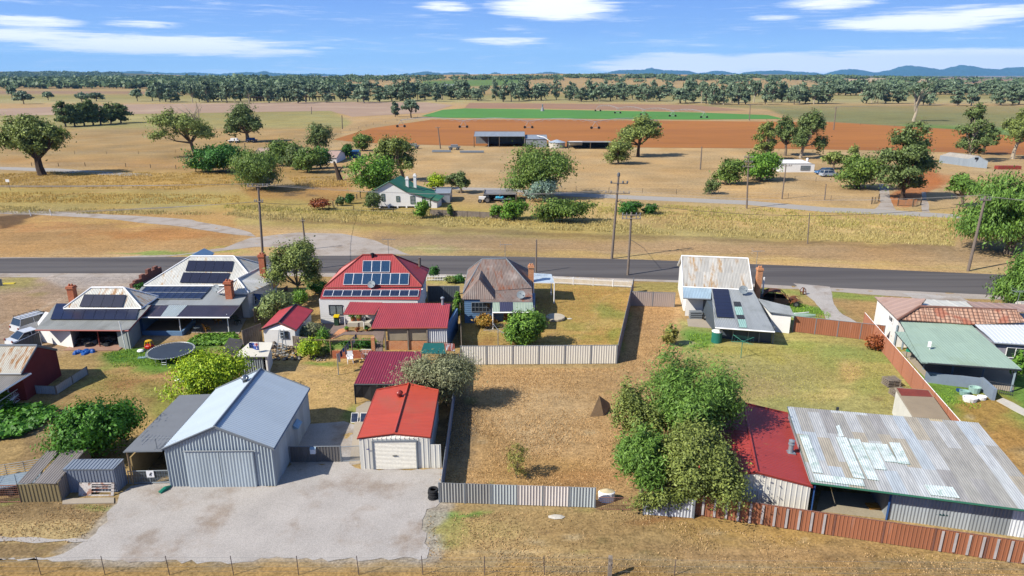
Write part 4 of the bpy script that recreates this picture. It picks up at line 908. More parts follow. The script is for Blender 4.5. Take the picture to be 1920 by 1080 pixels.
grass('tall_grass', 'patchy olive dry grass between the farm track and the straw strip', [[(1120,380),(1790,405),(1790,440),(1120,400)], [(420,384),(900,404),(900,412),(420,395)]], 12, .36, .14, 'olive', 13)
grass('mown_grass', 'short dry rusty grass covering the vacant block', [[(870,692),(1160,690),(1200,640),(1192,585),(1265,580),(1240,760),(1180,860),(1180,925),(822,915),(838,780)]], 110, .09, .07, 'rusty', 14)
grass('mown_grass', 'dry grass on the verge along the bottom fence', [[(800,965),(1150,955),(1310,985),(1920,1062),(2000,1130),(800,1110)], [(-60,940),(205,948),(150,1018),(-60,1020)]], 70, .09, .08, 'mown', 15, 120000)
grass('green_grass', 'patches of green grass on the back lawns', [[(190,662),(250,655),(310,668),(300,684),(215,690)], [(280,672),(420,652),(440,662),(380,684),(290,690)], [(1285,625),(1345,628),(1345,650),(1300,656)], [(1750,722),(1800,735),(1850,755),(1830,770),(1780,765)], [(1480,560),(1560,590),(1550,605),(1460,590)]], 60, .16, .09, 'green', 16)
grass('lawn_grass', 'dry lawn stubble inside the fenced yards', [[(870,640),(1000,530),(1180,535),(1155,645),(1000,648)], [(1300,650),(1450,650),(1640,640),(1680,720),(1660,765),(1370,750)], [(600,700),(690,670),(660,760),(590,780)], [(180,700),(460,690),(330,740),(150,760)]], 30, .07, .09, 'olive', 17, 90000)
# camellia-like petals etc. are part of their crowns
# ================================================================ BUILDINGS
white = mat('white_paint', 'eceae4', rough=.6, var=.05, fine=.03, bump=.1, k=.72)
white_trim = mat('white_trim', 'f0efec', rough=.5, var=.03, fine=.02, bump=0, k=.75)
grey_trim = mat('grey_trim', '8b9298', rough=.5, var=.05, fine=.03, bump=0)
dark_trim = mat('dark_trim', '3c3f43', rough=.6, var=.05, fine=.03, bump=0)
red_trim = mat('red_trim', 'a4483c', rough=.6, var=.06, fine=.04, bump=0)
blue_paint = mat('blue_paint', '6f93b8', rough=.7, var=.06, fine=.04, bump=.1)
blue_awning = mat('blue_awning', '2c5590', rough=.7, var=.06, fine=.04, bump=0)
green_trim = mat('green_trim', '2a6a50', rough=.6, var=.05, fine=.03, bump=0)
maroon_wall = mat('maroon_render', '8e3a38', rough=.9, var=.18, ns=.8, fine=.08, bump=.2)
blockwork = mat('blockwork', 'a3aaa8', rough=.9, var=.08, fine=.06, bump=.3)
timber = mat('timber', 'a48a6a', rough=.9, var=.2, ns=2, fine=.12, bump=.3)
timber_grey = mat('timber_grey', '9a8d7e', rough=.95, var=.2, ns=2, fine=.15, bump=.3)
pole_wood = mat('pole_wood', '8a7c70', rough=.95, var=.15, ns=1, fine=.12, bump=.3)
galv = metal('galvanised', 'a9b3ba', met=.4, sheet=.05)
wglass = glass(); curtain = mat('curtain_glass', '8b9494', rough=.25, var=.25, ns=3, fine=.1, bump=0, spec=.6)
black = mat('black_plastic', '23262a', rough=.5, var=.1, bump=0)
br_red = brick('brick_red', 'd06c3e', 'b8552f', 'cc9a78'); br_orange = brick('brick_orange', 'e8985a', 'd07a42', 'e2c8a8'); br_dark = brick('brick_dark', '8e4a36', '7c4030', '9a8272')
sol_dark = solar('solar_dark', '2c3046', '33384e', cw=.9); sol_cell = solar('solar_cell', '26324e', '707c90', cw=.5); sol_blue = solar('solar_old', '244468', '5c7688', cw=.17)
def shrinkq(f0, f1, b0, b1, ov):
    u = (f1-f0).normalized(); v = (b0-f0).normalized()
    return f0+u*ov+v*ov, f1-u*ov+v*ov, b0+u*ov-v*ov, b1-u*ov-v*ov
def roof_plane(mb, pts, pitch, depth, kind='corr', th=.09, mi=0, bmi=1):
    pts = [Vector(p) for p in pts]
    n = Vector((0, 0, 0))
    for k in range(1, len(pts)-1): n += (pts[k]-pts[0]).cross(pts[k+1]-pts[0])
    if n.z < 0: pts = pts[::-1]
    if pitch: mb.ribs(pts, pitch, depth, mi, kind, back=th, backmi=bmi)
    else:
        n = n.normalized()*(1 if n.z > 0 else -1); mb.face(pts, mi); e = -n*th; mb.face([p+e for p in pts[::-1]], bmi)
        for i in range(len(pts)): mb.face([pts[i]+e, pts[(i+1) % len(pts)]+e, pts[(i+1) % len(pts)], pts[i]], bmi)
    return mb
def pitched(par, f0, f1, b0, b1, r0, r1, rm, wm, trim, hip=(False, False), ov=.35, pitch=.16, depth=.013, kind='corr', walls=True, ridge=True, board=False, wpitch=0, wkind='pan', wt=None):
    """pitched roof and its walls. f = near eave, b = far eave, r = ridge (all world points)"""
    mb = MB(); P_ = lambda pts: roof_plane(mb, pts, pitch, depth, kind)
    P_([f0, f1, r1, r0]); P_([b1, b0, r0, r1])
    if hip[0]: P_([b0, f0, r0])
    if hip[1]: P_([f1, b1, r1])
    rf = mb.build('roof', [rm, trim], par)
    if ridge:
        q = MB(); up = Vector((0, 0, .05)); q.bar(r0+up, r1+up, .09, 6)
        for hh, e, r in ((hip[0], (f0, b0), r0), (hip[1], (f1, b1), r1)):
            for c in e:
                q.bar(c+up*.6, r+up, .07 if hh else .045, 6)
        q.build('ridge_cap', ridge if not isinstance(ridge, bool) else trim, rf)
    for p, q, on in ((f0, f1, 1), (b0, b1, 1), (f0, b0, hip[0]), (f1, b1, hip[1])):
        if on: MB().bar(p-Vector((0, 0, .05)), q-Vector((0, 0, .05)), .07, 4).build('gutter', trim, rf)
    if walls:
        w0, w1, c0, c1 = shrinkq(f0, f1, b0, b1, ov); mb = MB(); run = ((r0+r1)/2-(f0+f1)/2); run = Vector((run.x, run.y, 0)).dot(((b0-f0).normalized())); slope = ((r0.z+r1.z)/2-f0.z)/max(run, .1)
        zt = f0.z+slope*ov-.12; fp = [w0, w1, c1, c0]
        def wf(a, b):
            pts = [V(a.x, a.y, 0), V(b.x, b.y, 0), V(b.x, b.y, zt), V(a.x, a.y, zt)]
            if wpitch: mb.ribs(pts, wpitch, .03, 0, wkind)
            elif board: mb.ribs(pts, .22, .025, 0, 'board', across=True)
            else: mb.face(pts)
        wf(w0, w1); wf(w1, c1); wf(c1, c0); wf(c0, w0)
        u = (f1-f0).normalized()
        def tri(pts):
            if wpitch: mb.ribs(pts, wpitch, .03, 0, wkind)
            else: mb.face(pts)
        if not hip[0]: a = r0+u*ov; tri([V(c0.x, c0.y, zt), V(w0.x, w0.y, zt), V(a.x, a.y, a.z-.12)])
        if not hip[1]: a = r1-u*ov; tri([V(w1.x, w1.y, zt), V(c1.x, c1.y, zt), V(a.x, a.y, a.z-.12)])
        mb.build('wall', wm, par); return w0, w1, c0, c1, zt
def house(name, label, cat, base, **k): return thing(name, label, cat, base, **k)
def px_eaves(ze, f0, f1, b1, b0=None):
    f0 = P(*f0, ze); f1 = P(*f1, ze); b1 = P(*b1, ze); b0 = f0+(b1-f1) if b0 is None else P(*b0, ze); return f0, f1, b0, b1
def ridge_px(f0, f1, b0, b1, r0, r1):
    m0 = (f0+b0)/2; m1 = (f1+b1)/2; A = HV(*r0, m0, m1); B = HV(*r1, m0, m1); z = (A.z+B.z)/2; A.z = B.z = z; return A, B
def quad(p, rest=()):
    """first three (px,py,z) fix the plane, later (px,py) lie on it"""
    q = [P(*a) for a in p[:3]]; o, n = plane_of(*q); return q+[PPL(a[0], a[1], o, n) for a in list(p[3:])+list(rest)]
def skillion(par, pts, rm, trim, pitch=.16, depth=.013, kind='corr', name='roof', th=.09, gut=None):
    rf = roof_plane(MB(), pts, pitch, depth, kind, th).build(name, [rm, trim], par)
    if gut:
        g = MB(); a, b = gut; dz = V(0, 0, .07); g.bar(pts[a]-dz, pts[b]-dz, .075, 4); g.build('gutter', trim, rf)
    return rf
def body(par, fp, z1, wm, name='wall', z0=0, ribs=0, kind='pan', board=False):
    """closed walls round a footprint; z1 number or list"""
    n = len(fp); zs = z1 if isinstance(z1, (list, tuple)) else [z1]*n; mb = MB()
    a = sum(fp[i][0]*fp[(i+1) % n][1]-fp[(i+1) % n][0]*fp[i][1] for i in range(n)); idx = list(range(n)) if a > 0 else list(range(n))[::-1]
    for k in range(n):
        i, j = idx[k], idx[(k+1) % n]; pts = [V(fp[i][0], fp[i][1], z0), V(fp[j][0], fp[j][1], z0), V(fp[j][0], fp[j][1], zs[j]), V(fp[i][0], fp[i][1], zs[i])]
        if ribs: mb.ribs(pts, ribs, .03, 0, kind)
        elif board: mb.ribs(pts, .22, .025, 0, 'board', across=True)
        else: mb.face(pts)
    mb.face([V(fp[i][0], fp[i][1], zs[i]) for i in idx]); return mb.build(name, wm, par)
def panels(par, corners, nx, ny, m, gap=.03, up=.12, frame=None, label=None):
    """solar panels over a roof quad: corners tl,tr,br,bl"""
    tl, tr, br, bl = corners; n = (tr-tl).cross(bl-tl).normalized(); n = n if n.z > 0 else -n; o = []
    for j in range(ny):
        for i in range(nx):
            def at(s, t): return (tl*(1-s)+tr*s)*(1-t)+(bl*(1-s)+br*s)*t
            g = gap/2/max((tr-tl).length/nx, .1); h = gap/2/max((bl-tl).length/ny, .1)
            c = [at((i+g)/nx, (j+1-h)/ny), at((i+1-g)/nx, (j+1-h)/ny), at((i+1-g)/nx, (j+h)/ny), at((i+g)/nx, (j+h)/ny)]
            mb = MB(); wd = (c[1]-c[0]).length; hg = (c[3]-c[0]).length; t = [p+n*up for p in c]; mb.face(t, 0, [(0, 0), (wd, 0), (wd, hg), (0, hg)])
            b = [p+n*(up-.04) for p in c]; mb.face(b[::-1], 1)
            for k in range(4): mb.face([b[k], b[(k+1) % 4], t[(k+1) % 4], t[k]], 1)
            if frame is not None:
                for k in range(4): mb.bar(t[k]+n*.004, t[(k+1) % 4]+n*.004, .022, 4, mi=1)
            o.append(mb.build('solar_panel', [m, frame or dark_trim], par))
    return o
def window(par, A, B, rect, gm=None, fm=None, nx=2, ny=1, name='window', off=.03, th=.06, sill=False):
    """window on the wall line A-B, rect = photo x0,y0,x1,y1"""
    x0, y0, x1, y1 = rect; A = Vector((A[0], A[1], 0)); B = Vector((B[0], B[1], 0)); d = (B-A).normalized(); n = Vector((d.y, -d.x, 0))
    if n.dot(Vector((0, 0, 0))-A) < 0: n = -n
    p0 = HV((x0), (y0+y1)/2, A, B); p1 = HV(x1, (y0+y1)/2, A, B); pt = HV((x0+x1)/2, y0, A, B); pb = HV((x0+x1)/2, y1, A, B)
    u0 = (p0-A).dot(d); u1 = (p1-A).dot(d); z0, z1 = pb.z, pt.z; u0, u1 = min(u0, u1), max(u0, u1)
    def q(u, z, e): return V(*(A+d*u+n*e)[:2], z)
    fr = MB(); w = .06
    for (a, b, c, e) in [(u0, u1, z0, z0+w), (u0, u1, z1-w, z1), (u0, u0+w, z0+w, z1-w), (u1-w, u1, z0+w, z1-w)]+[(u0+(u1-u0)*k/nx-w*.35, u0+(u1-u0)*k/nx+w*.35, z0+w, z1-w) for k in range(1, nx)]+[(u0+w, u1-w, z0+(z1-z0)*k/ny-w*.3, z0+(z1-z0)*k/ny+w*.3) for k in range(1, ny)]:
        s = MB(); e1 = off+th
        P8 = [q(a, c, off), q(b, c, off), q(b, e, off), q(a, e, off)]; F8 = [q(a, c, e1), q(b, c, e1), q(b, e, e1), q(a, e, e1)]
        fr.face(F8); fr.face(P8[::-1])
        for k in range(4): fr.face([P8[k], P8[(k+1) % 4], F8[(k+1) % 4], F8[k]])
    f = fr.build(name, fm or white_trim, par)
    g = MB(); g.face([q(u0, z0, off+.02), q(u1, z0, off+.02), q(u1, z1, off+.02), q(u0, z1, off+.02)]); g.face([q(u0, z0, off), q(u0, z1, off), q(u1, z1, off), q(u1, z0, off)])
    g.build('pane', gm or wglass, f); return f
def posts(par, pts, z, m, r=.06, name='post', n=4):
    for i, p in enumerate(pts):
        zz = z[i] if isinstance(z, (list, tuple)) else z; MB().bar(V(p[0], p[1], 0), V(p[0], p[1], zz), r, n).build(name, m, par)
def chimney(par, px, yt, yb, w, m, zb=None, Y=None, name='chimney', cap=True):
    b = PY(px, yb, Y); t = PY(px, yt, Y); mb = MB(); mb.box((b.x, Y, b.z-1.2), (w, w, t.z-b.z+1.2-.25))
    mb.box((b.x, Y, t.z-.25), (w*1.25, w*1.25, .12)); mb.box((b.x, Y, t.z-.13), (w*1.12, w*1.12, .13))
    c = mb.build(name, m, par)
    q = MB()
    for s in (-1, 1): q.lathe((b.x+s*w*.22, Y, t.z), [(.09, 0), (.11, .1), (.08, .22)], 8)
    if cap: q.build('chimney_pot', m, c)
    return c
def dish(par, c, r, m=None):
    mb = MB(); c = Vector(c); d = Vector((-.15, -.75, .62)).normalized(); u = d.orthogonal().normalized(); w = d.cross(u); rings = []
    for i in range(5):
        rr = r*i/4; off = (i/4)**2*.18*r; rings.append([c+u*math.cos(k*math.pi/8)*rr+w*math.sin(k*math.pi/8)*rr+d*off for k in range(16)])
    for a, b in zip(rings, rings[1:]):
        for k in range(16): j = (k+1) % 16; mb.face([a[k], a[j], b[j], b[k]], smooth=True)
    mb.bar(c+V(0, 0, -r*1.15), c-d*.02, .035, 6); mb.bar(c-w*r*.9, c+d*r*.9, .015, 4); mb.box(tuple(c+d*r*.9-V(0, 0, .04)), (.1, .1, .1))
    return mb.build('satellite_dish', m or mat('dish_grey', '8d979c', rough=.6, var=.04, bump=0), par)
def antenna(par, b, h, m=None, s=1., name='tv_antenna'):
    b = Vector(b); mb = MB(); mb.bar(b, b+V(0, 0, h), .025, 5); t = b+V(0, 0, h); mb.bar(t-V(.5*s, .1, 0), t+V(.7*s, .1, 0), .018, 4)
    for i in range(7): x = (-.45+i*.18)*s; mb.bar(t+V(x, -.35*s*(1-i*.07), 0), t+V(x, .35*s*(1-i*.07), 0), .012, 4)
    for i in range(3): mb.bar(t+V(-.5*s, -.3*s, -.25+i*.25), t+V(-.5*s, .4*s, -.25+i*.25), .012, 4)
    return mb.build(name, m or grey_trim, par)
def turbine(par, c, r, m, name='roof_vent', h=.25):
    mb = MB(); c = Vector(c); mb.lathe(c, [(r*.62, -.25), (r*.62, h*.5), (r*.7, h*.5)], 12)
    n = 14; z0 = c+V(0, 0, h*.5)
    for k in range(n):
        a = 2*math.pi*k/n; pr = None
        for i in range(7):
            t = i/6; rr = r*math.sin(math.pi*(.12+.76*t)); z = r*1.5*t; p = z0+V(math.cos(a+t*.5)*rr, math.sin(a+t*.5)*rr, z); q = z0+V(math.cos(a+t*.5+.36)*rr*.93, math.sin(a+t*.5+.36)*rr*.93, z)
            if pr: mb.face([pr[0], pr[1], q, p])
            pr = (p, q)
    mb.lathe(z0+V(0, 0, r*1.45), [(r*.45, 0), (0.01, .06)], 12); return mb.build(name, m, par)

# ---- A red shed at the left edge
A = house('red_shed', 'dark red rendered shed with a rusty cream iron roof at the left edge', 'shed', P(30, 720))
f0, f1, b0, b1 = px_eaves(2.4, (-75, 700), (40, 700), (107, 655.5)); r0, r1 = ridge_px(f0, f1, b0, b1, (-60, 648.5), (70, 648.5))
m_cream = metal('iron_cream_rust', 'cfc9b8', rust='a8763e', rthr=(.50, .66), sheet=.1, streak=.12)
m_old = metal('iron_old_grey', 'a09a90', rust='8a6a50', rthr=(.6, .8), sheet=.1, streak=.14)
pitched(A, f0, f1, b0, b1, r0, r1, m_cream, maroon_wall, grey_trim, ov=.05)
sk = quad([(-60, 700, 2.3), (58, 699, 2.25), (-60, 748, 1.95), (-2, 736)]); sk = [sk[0], sk[1], sk[3], sk[2]]; skillion(A, sk, m_old, white_trim, gut=(1, 2))
posts(A, [P(-2, 762), P(20, 753), P(43, 742)], [2.0, 2.1, 2.2], white_trim, .06)
gt = thing('garden_gate', 'white metal farm gate with a star pattern standing open by the red shed', 'gate', P(30, 762)); g = MB(); ga, gb = P(2, 776), P(52, 741)
d = gb-ga
for z in (.1, .55, 1.0): g.bar(ga+V(0, 0, z), gb+V(0, 0, z), .03, 5)
for t in (0, 1): g.bar(ga+d*t, ga+d*t+V(0, 0, 1.05), .035, 5)
c = ga+d*.5+V(0, 0, .5)
for k in range(9): a = math.pi*k/9; g.bar(c-(d.normalized()*math.cos(a)*.75+V(0, 0, math.sin(a)*.45)), c+(d.normalized()*math.cos(a)*.75+V(0, 0, math.sin(a)*.45)), .014, 4)
g.build('gate_frame', white_trim, gt)
# ---- B small house with two rows of solar panels
B = house('cottage', 'old cottage with white rusty roof, two rows of dark solar panels and a red gutter', 'house', P(170, 640))
f0, f1, b0, b1 = px_eaves(2.65, (119, 578), (265, 577.5), (297, 556)); r0, r1 = ridge_px(f0, f1, b0, b1, (171.4, 540), (232, 539.5))
m_wr = metal('iron_white_rust', 'cccabf', rust='a87840', rthr=(.50, .68), sheet=.08, streak=.18, k=.66)
w = pitched(B, f0, f1, b0, b1, r0, r1, m_wr, blue_paint, white_trim, hip=(True, True), ov=.25)
o, n = plane_of(f0, f1, r0); c4 = [PPL(x, y, o, n) for x, y in [(159, 552.7), (237.5, 553.5), (230, 577), (149, 576)]]; panels(B, c4, 4, 1, sol_dark)
sk = quad([(104, 570.5, 2.58), (283, 572, 2.58), (241, 619, 1.95), (66, 618)]); skillion(B, sk, metal('iron_grey', 'b0b0a6', sheet=.12, streak=.12, dirt='8d8a80'), red_trim, gut=(2, 3))
o, n = plane_of(*sk[:3]); c4 = [PPL(x, y, o, n) for x, y in [(106, 570.7), (263.5, 571.5), (255, 601), (94.6, 600.5)]]; panels(B, c4, 8, 1, sol_dark)
g = MB(); g.wall(sk[1], sk[2], 0, .01); a, b = sk[1], sk[2]; g = MB(); g.bar(a-V(0, 0, .06), b-V(0, 0, .06), .08, 4); g.build('fascia', red_trim, B)
zf = 1.9; q0, q1 = P(76, 645), P(138, 652); fb = P(246, 650); Yw = fb.y
def at_y(px, Y): r = ray(px, 640); s = None; return None
X = lambda px, py: P(px, py)
body(B, [X(78, 640), X(138, 653), X(150, 632), X(92, 618)], 1.95, white, 'wall')
body(B, [X(224, 652), X(246, 655), X(266, 631), X(246, 628)], [1.9, 1.9, 2.1, 2.1], blockwork, 'block_wall')
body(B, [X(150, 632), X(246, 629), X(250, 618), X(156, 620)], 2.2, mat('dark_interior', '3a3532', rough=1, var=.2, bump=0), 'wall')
posts(B, [X(188, 651)], 1.95, red_trim, .06)
MB().box(tuple(V(*X(186, 648)[:2], 0)), (5.2, 2.6, .08)).build('floor_slab', mat('concrete_pink', 'b08a76', rough=.9, var=.1), B)
MB().bar(X(237, 655)+V(0, -.1, 0), V(X(237, 655).x-.15, X(237, 655).y-.1, 2.9), .05, 6).build('vent_pipe', white_trim, B)
chimney(B, 138, 536, 563, .62, br_red, Y=66.2)
# ---- C long white house, solar on three roofs
m_wr2 = metal('iron_white_worn', 'cac9c0', rust='a98450', rthr=(.55, .72), sheet=.09, streak=.18, k=.66)
Ch = house('weatherboard_house', 'large white weatherboard house with worn white roof, brick chimneys and blue awnings', 'house', P(400, 560))
f0, f1, b0, b1 = px_eaves(2.9, (270, 535), (483, 535), (520.5, 503)); r0, r1 = ridge_px(f0, f1, b0, b1, (357, 480.5), (438.6, 481.4))
cw = pitched(Ch, f0, f1, b0, b1, r0, r1, m_wr2, white, white_trim, hip=(True, True), ov=.3, board=True)
o, n = plane_of(f0, f1, r0)
for c in ([(354, 489.4), (439, 490.6), (434, 510.3), (348, 509.3)], [(344.7, 511.7), (432, 512.9), (424, 532), (337.5, 531)]): panels(Ch, [PPL(x, y, o, n) for x, y in c], 5, 1, sol_dark)
wa, wb = P(408.6, 549.7, 2.9), P(466, 549.8, 2.9); ap = (wa+wb)/2+V(-.1, 1.7, 1.05); rb = ap+V(.9, 4.4, 0); dq = V(.4, 3.6, 0)
mb = MB(); roof_plane(mb, [wa, wb, ap], .2, .018); roof_plane(mb, [wb, wb+V(1.3, 4.2, 0), rb, ap], .2, .018); roof_plane(mb, [wa+V(.6, 3.2, 0), wa, ap, rb], .2, .018); mb.build('roof', [m_wr2, white_trim], Ch)
q = MB(); [q.bar(a+V(0, 0, .05), b+V(0, 0, .05), .07, 6) for a, b in ((wa, ap), (wb, ap), (ap, rb))]; q.build('ridge_cap', white_trim, Ch)
body(Ch, [wa+V(.3, .4, 0), wb+V(-.3, .4, 0), wb+V(1., 4.4, 0), wa+V(.9, 4.4, 0)], 2.85, white, board=True)
sk = quad([(266, 537.5, 2.8), (474, 539, 2.8), (449.5, 572.4, 2.3), (240, 572)]); skillion(Ch, sk, metal('iron_grey_clean', 'b2b5b2', sheet=.14, streak=.10, sw=1.5, sl_=6), grey_trim)
o, n = plane_of(*sk[:3]); panels(Ch, [PPL(x, y, o, n) for x, y in [(275, 538.6), (397.5, 539.2), (377, 562), (252, 561.5)]], 9, 2, sol_cell, frame=grey_trim)
sk2 = quad([(245, 572.3, 2.27), (449.5, 572.8, 2.27), (430, 594.5, 2.0), (222, 594)])
m_poly = metal('patio_sheet_brown', '4d4652', rust='a48a80', rthr=(.64, .78), sheet=.12, streak=.1, rough=.35, sw=.8)
skillion(Ch, sk2, m_poly, white_trim, th=.05, gut=(2, 3), name='patio_roof')
o, n = plane_of(*sk2[:3]); e = n*(.03 if n.z > 0 else -.03); c4 = [PPL(x, y, o, n)+e for x, y in [(317, 572.5), (351.5, 572.6), (331, 594), (301, 593.8)]]; roof_plane(MB(), c4, .2, .018, th=.02).build('skylight_sheet', [metal('patio_sheet_pale', 'c4cfcc', sheet=.05, rough=.4), white_trim], Ch)
posts(Ch, [P(340, 626), P(430, 626), P(362, 608)], 2.1, white_trim, .055)
body(Ch, [P(262, 596), P(455, 598), P(468, 575), P(285, 572)], 2.3, mat('patio_back_wall', '8f8a84', rough=1, var=.15), 'wall')
MB().prism([tuple(P(x, y))[:2] for x, y in [(358, 624), (448, 626), (462, 598), (372, 598)]], 0, .06).build('floor_slab', concrete, Ch)
chimney(Ch, 494.5, 477, 515, .62, br_red, Y=73.6); chimney(Ch, 432, 527, 560, .7, br_red, Y=68.5)
dish(Ch, PY(405, 542, 69.3)+V(0, 0, .1), .42)
for (x0, y0, x1, y1) in [(508, 517, 520, 540), (486, 538, 498, 558), (474, 551, 484, 571)]:
    wA = wb+V(-.02, .4, 0); wn_ = window(Ch, wA, cw[3]+V(.2, 0, 0), (x0, y0, x1, y1), nx=1, ny=2, off=.12)
    p0 = HV(x0, y0, wA, cw[3]+V(.2, 0, 0)); p1 = HV(x1, y0, wA, cw[3]+V(.2, 0, 0)); dd = V(.7, -.2, -.8); mb = MB(); zt = p0.z+.05; p0.z = p1.z = zt
    if (p1-p0).length > 0: mb.face([p0, p0+dd, p1+dd, p1]); mb.face([p0+V(0, 0, .02), p1+V(0, 0, .02), p1+dd+V(0, 0, .02), p0+dd+V(0, 0, .02)]); mb.build('awning', blue_awning, wn_)
# porch gable peeping over the roof
b = PY(370, 481, 77); mb = MB(); mb.prism([(b.x-1, 76.4), (b.x+1, 76.4), (b.x+1, 79), (b.x-1, 79)], 3.5, b.z-.1); mb.face([V(b.x-1.2, 76.2, b.z-.1), V(b.x+1.2, 76.2, b.z-.1), V(b.x, 76.2, b.z+.5)]); mb.face([V(b.x-1.2, 76.2, b.z-.1), V(b.x, 76.2, b.z+.5), V(b.x, 79, b.z+.5), V(b.x-1.2, 79, b.z-.1)]); mb.face([V(b.x+1.2, 76.2, b.z-.1), V(b.x+1.2, 79, b.z-.1), V(b.x, 79, b.z+.5), V(b.x, 76.2, b.z+.5)])
mb.build('porch_gable', blue_paint, Ch)
# ---- D red-roofed house
m_red = metal('roof_red', 'bc4a48', sheet=.05, streak=.13, rough=.45, met=.05)
D = house('red_roof_house', 'white house with a red hipped iron roof carrying three rows of solar panels', 'house', P(690, 590))
f0, f1, b0, b1 = px_eaves(3.3, (608, 538.5), (791, 536.6), (804, 504)); r0, r1 = ridge_px(f0, f1, b0, b1, (680, 478), (736, 478.4))
dw = pitched(D, f0, f1, b0, b1, r0, r1, m_red, white, red_trim, hip=(True, True), ov=.35, board=True, kind='pan', pitch=.25, depth=.02)
o, n = plane_of(f0, f1, r0)
panels(D, [PPL(x, y, o, n) for x, y in [(681, 490), (732, 490), (731, 511.5), (679.5, 511.5)]], 3, 1, sol_blue, frame=white_trim)
panels(D, [PPL(x, y, o, n) for x, y in [(647, 513.5), (767.5, 513.5), (766, 535), (643.5, 535)]], 7, 1, sol_blue, frame=white_trim)
sk = quad([(606, 541, 3.2), (790, 540, 3.2), (786.5, 560.5, 2.75), (600, 559.5)]); skillion(D, sk, m_red, red_trim, .25, .02, 'pan', gut=(2, 3))
o, n = plane_of(*sk[:3]); panels(D, [PPL(x, y, o, n) for x, y in [(609, 545.5), (786, 545.5), (784, 557.5), (605, 557.5)]], 10, 1, sol_cell, frame=white_trim)
Yf = P(700, 607).y; A0 = V(P(603, 606).x, Yf, 0); B0 = V(PY(784, 580, Yf).x, Yf, 0)
body(D, [A0, B0, B0+V(.3, 3.5, 0), A0+V(.3, 3.5, 0)], [2.7, 2.7, 3.1, 3.1], white, board=True)
window(D, A0, B0, (617, 571.5, 643, 590), curtain, dark_trim, nx=2)
window(D, A0, B0, (686, 595, 693, 606), wglass, dark_trim, nx=1, name='door')
dish(D, PPL(697, 541, o, n)+V(0, 0, .45), .42)
MB().lathe(PPL(698.5, 482, *plane_of(f0, f1, r0)), [(.14, -.2), (.14, .3), (.22, .32), (.22, .42), (.02, .5)], 10).build('roof_vent', black, D)
b = PY(787, 497, 75.5); MB().bar(V(b.x, 75.5, 4), V(b.x, 75.5, PY(787, 483, 75.5).z), .16, 8).build('flue', pole_wood, D)
antenna(D, PY(729, 480, 74.), 1.9, s=1.2)
g = MB(); a = r0; g.face([a+V(-.9, -.7, -.75), a+V(-.05, 0, .12), a+V(-.9, .7, -.75)]); g.face([a+V(-.9, -.7, -.75), a+V(-.9, .7, -.75), a+V(-.05, 0, .12)]); g.build('gablet', red_trim, D)
vr = quad([(656, 566, 2.6), (717, 567, 2.6), (703, 588.5, 2.3), (644, 588)]); skillion(D, vr, m_red, red_trim, .25, .02, 'pan', name='verandah_roof', gut=(2, 3))
posts(D, [P(648, 617), P(683, 617)], 2.35, white_trim, .05)
MB().prism([tuple(P(x, y))[:2] for x, y in [(652, 613), (696, 613), (702, 604), (660, 603)]], 0, .45).build('verandah_floor', concrete_pale, D)
# garden room
Gr = house('garden_room', 'red-roofed garden room with clear blinds above a brick wall', 'outbuilding', P(760, 655))
sk = quad([(714.6, 568, 2.9), (844.5, 568.5, 2.9), (839, 613.5, 2.35), (696, 614.5)]); skillion(Gr, sk, m_red, red_trim, .2, .018, gut=(2, 3))
Y0 = P(760, 656).y; xa, xb = PY(723, 640, Y0).x, PY(839, 640, Y0).x; zb = PY(760, 640, Y0).z
MB().prism([(xa, Y0), (xb, Y0), (xb, Y0+.2), (xa, Y0+.2)], 0, zb).build('brick_wall', br_orange, Gr)
bl = mat('clear_blind', 'b0a48e', rough=.3, var=.25, ns=.6, fine=.1, bump=0, spec=.5)
xm = PY(801, 630, Y0).x; xk = PY(765, 630, Y0).x
for (u0, u1) in ((xa+.2, xk-.05), (xk+.05, xm-.05)): MB().prism([(u0, Y0+.05), (u1, Y0+.05), (u1, Y0+.12), (u0, Y0+.12)], zb+.08, 2.22).build('blind', bl, Gr)
MB().ribs([V(xm, Y0-.02, zb-.1), V(xb, Y0-.02, zb-.1), V(xb, Y0-.02, 2.3), V(xm, Y0-.02, 2.3)], .2, .03, 0, 'corr', back=.08).build('wall', metal('sheet_white', 'd2d6dc', sheet=.05, k=.68), Gr)
body(Gr, [V(xb, Y0, 0), V(xb+.6, Y0+5.4, 0), V(xb+.4, Y0+5.5, 0), V(xb-.15, Y0+.2, 0)], 2.3, blue_paint, 'side_wall')
body(Gr, [V(xa+.8, Y0+5.2, 0), V(xb, Y0+5.4, 0), V(xb, Y0+5.6, 0), V(xa+.8, Y0+5.4, 0)], 2.6, mat('inner_wall', '9a8e80', rough=1), 'wall')
for x in (xa, xk, xm): MB().box((x, Y0-.06, 0), (.12, .12, 2.3)).build('post', timber_grey, Gr)
fl = MB(); p = PPL(830, 571, *plane_of(*sk[:3])); fl.lathe(p, [(.16, -.1), (.1, .5), (.1, .62), (.2, .62), (.2, .75), (.03, .85)], 10); fl.build('flue', galv, Gr)
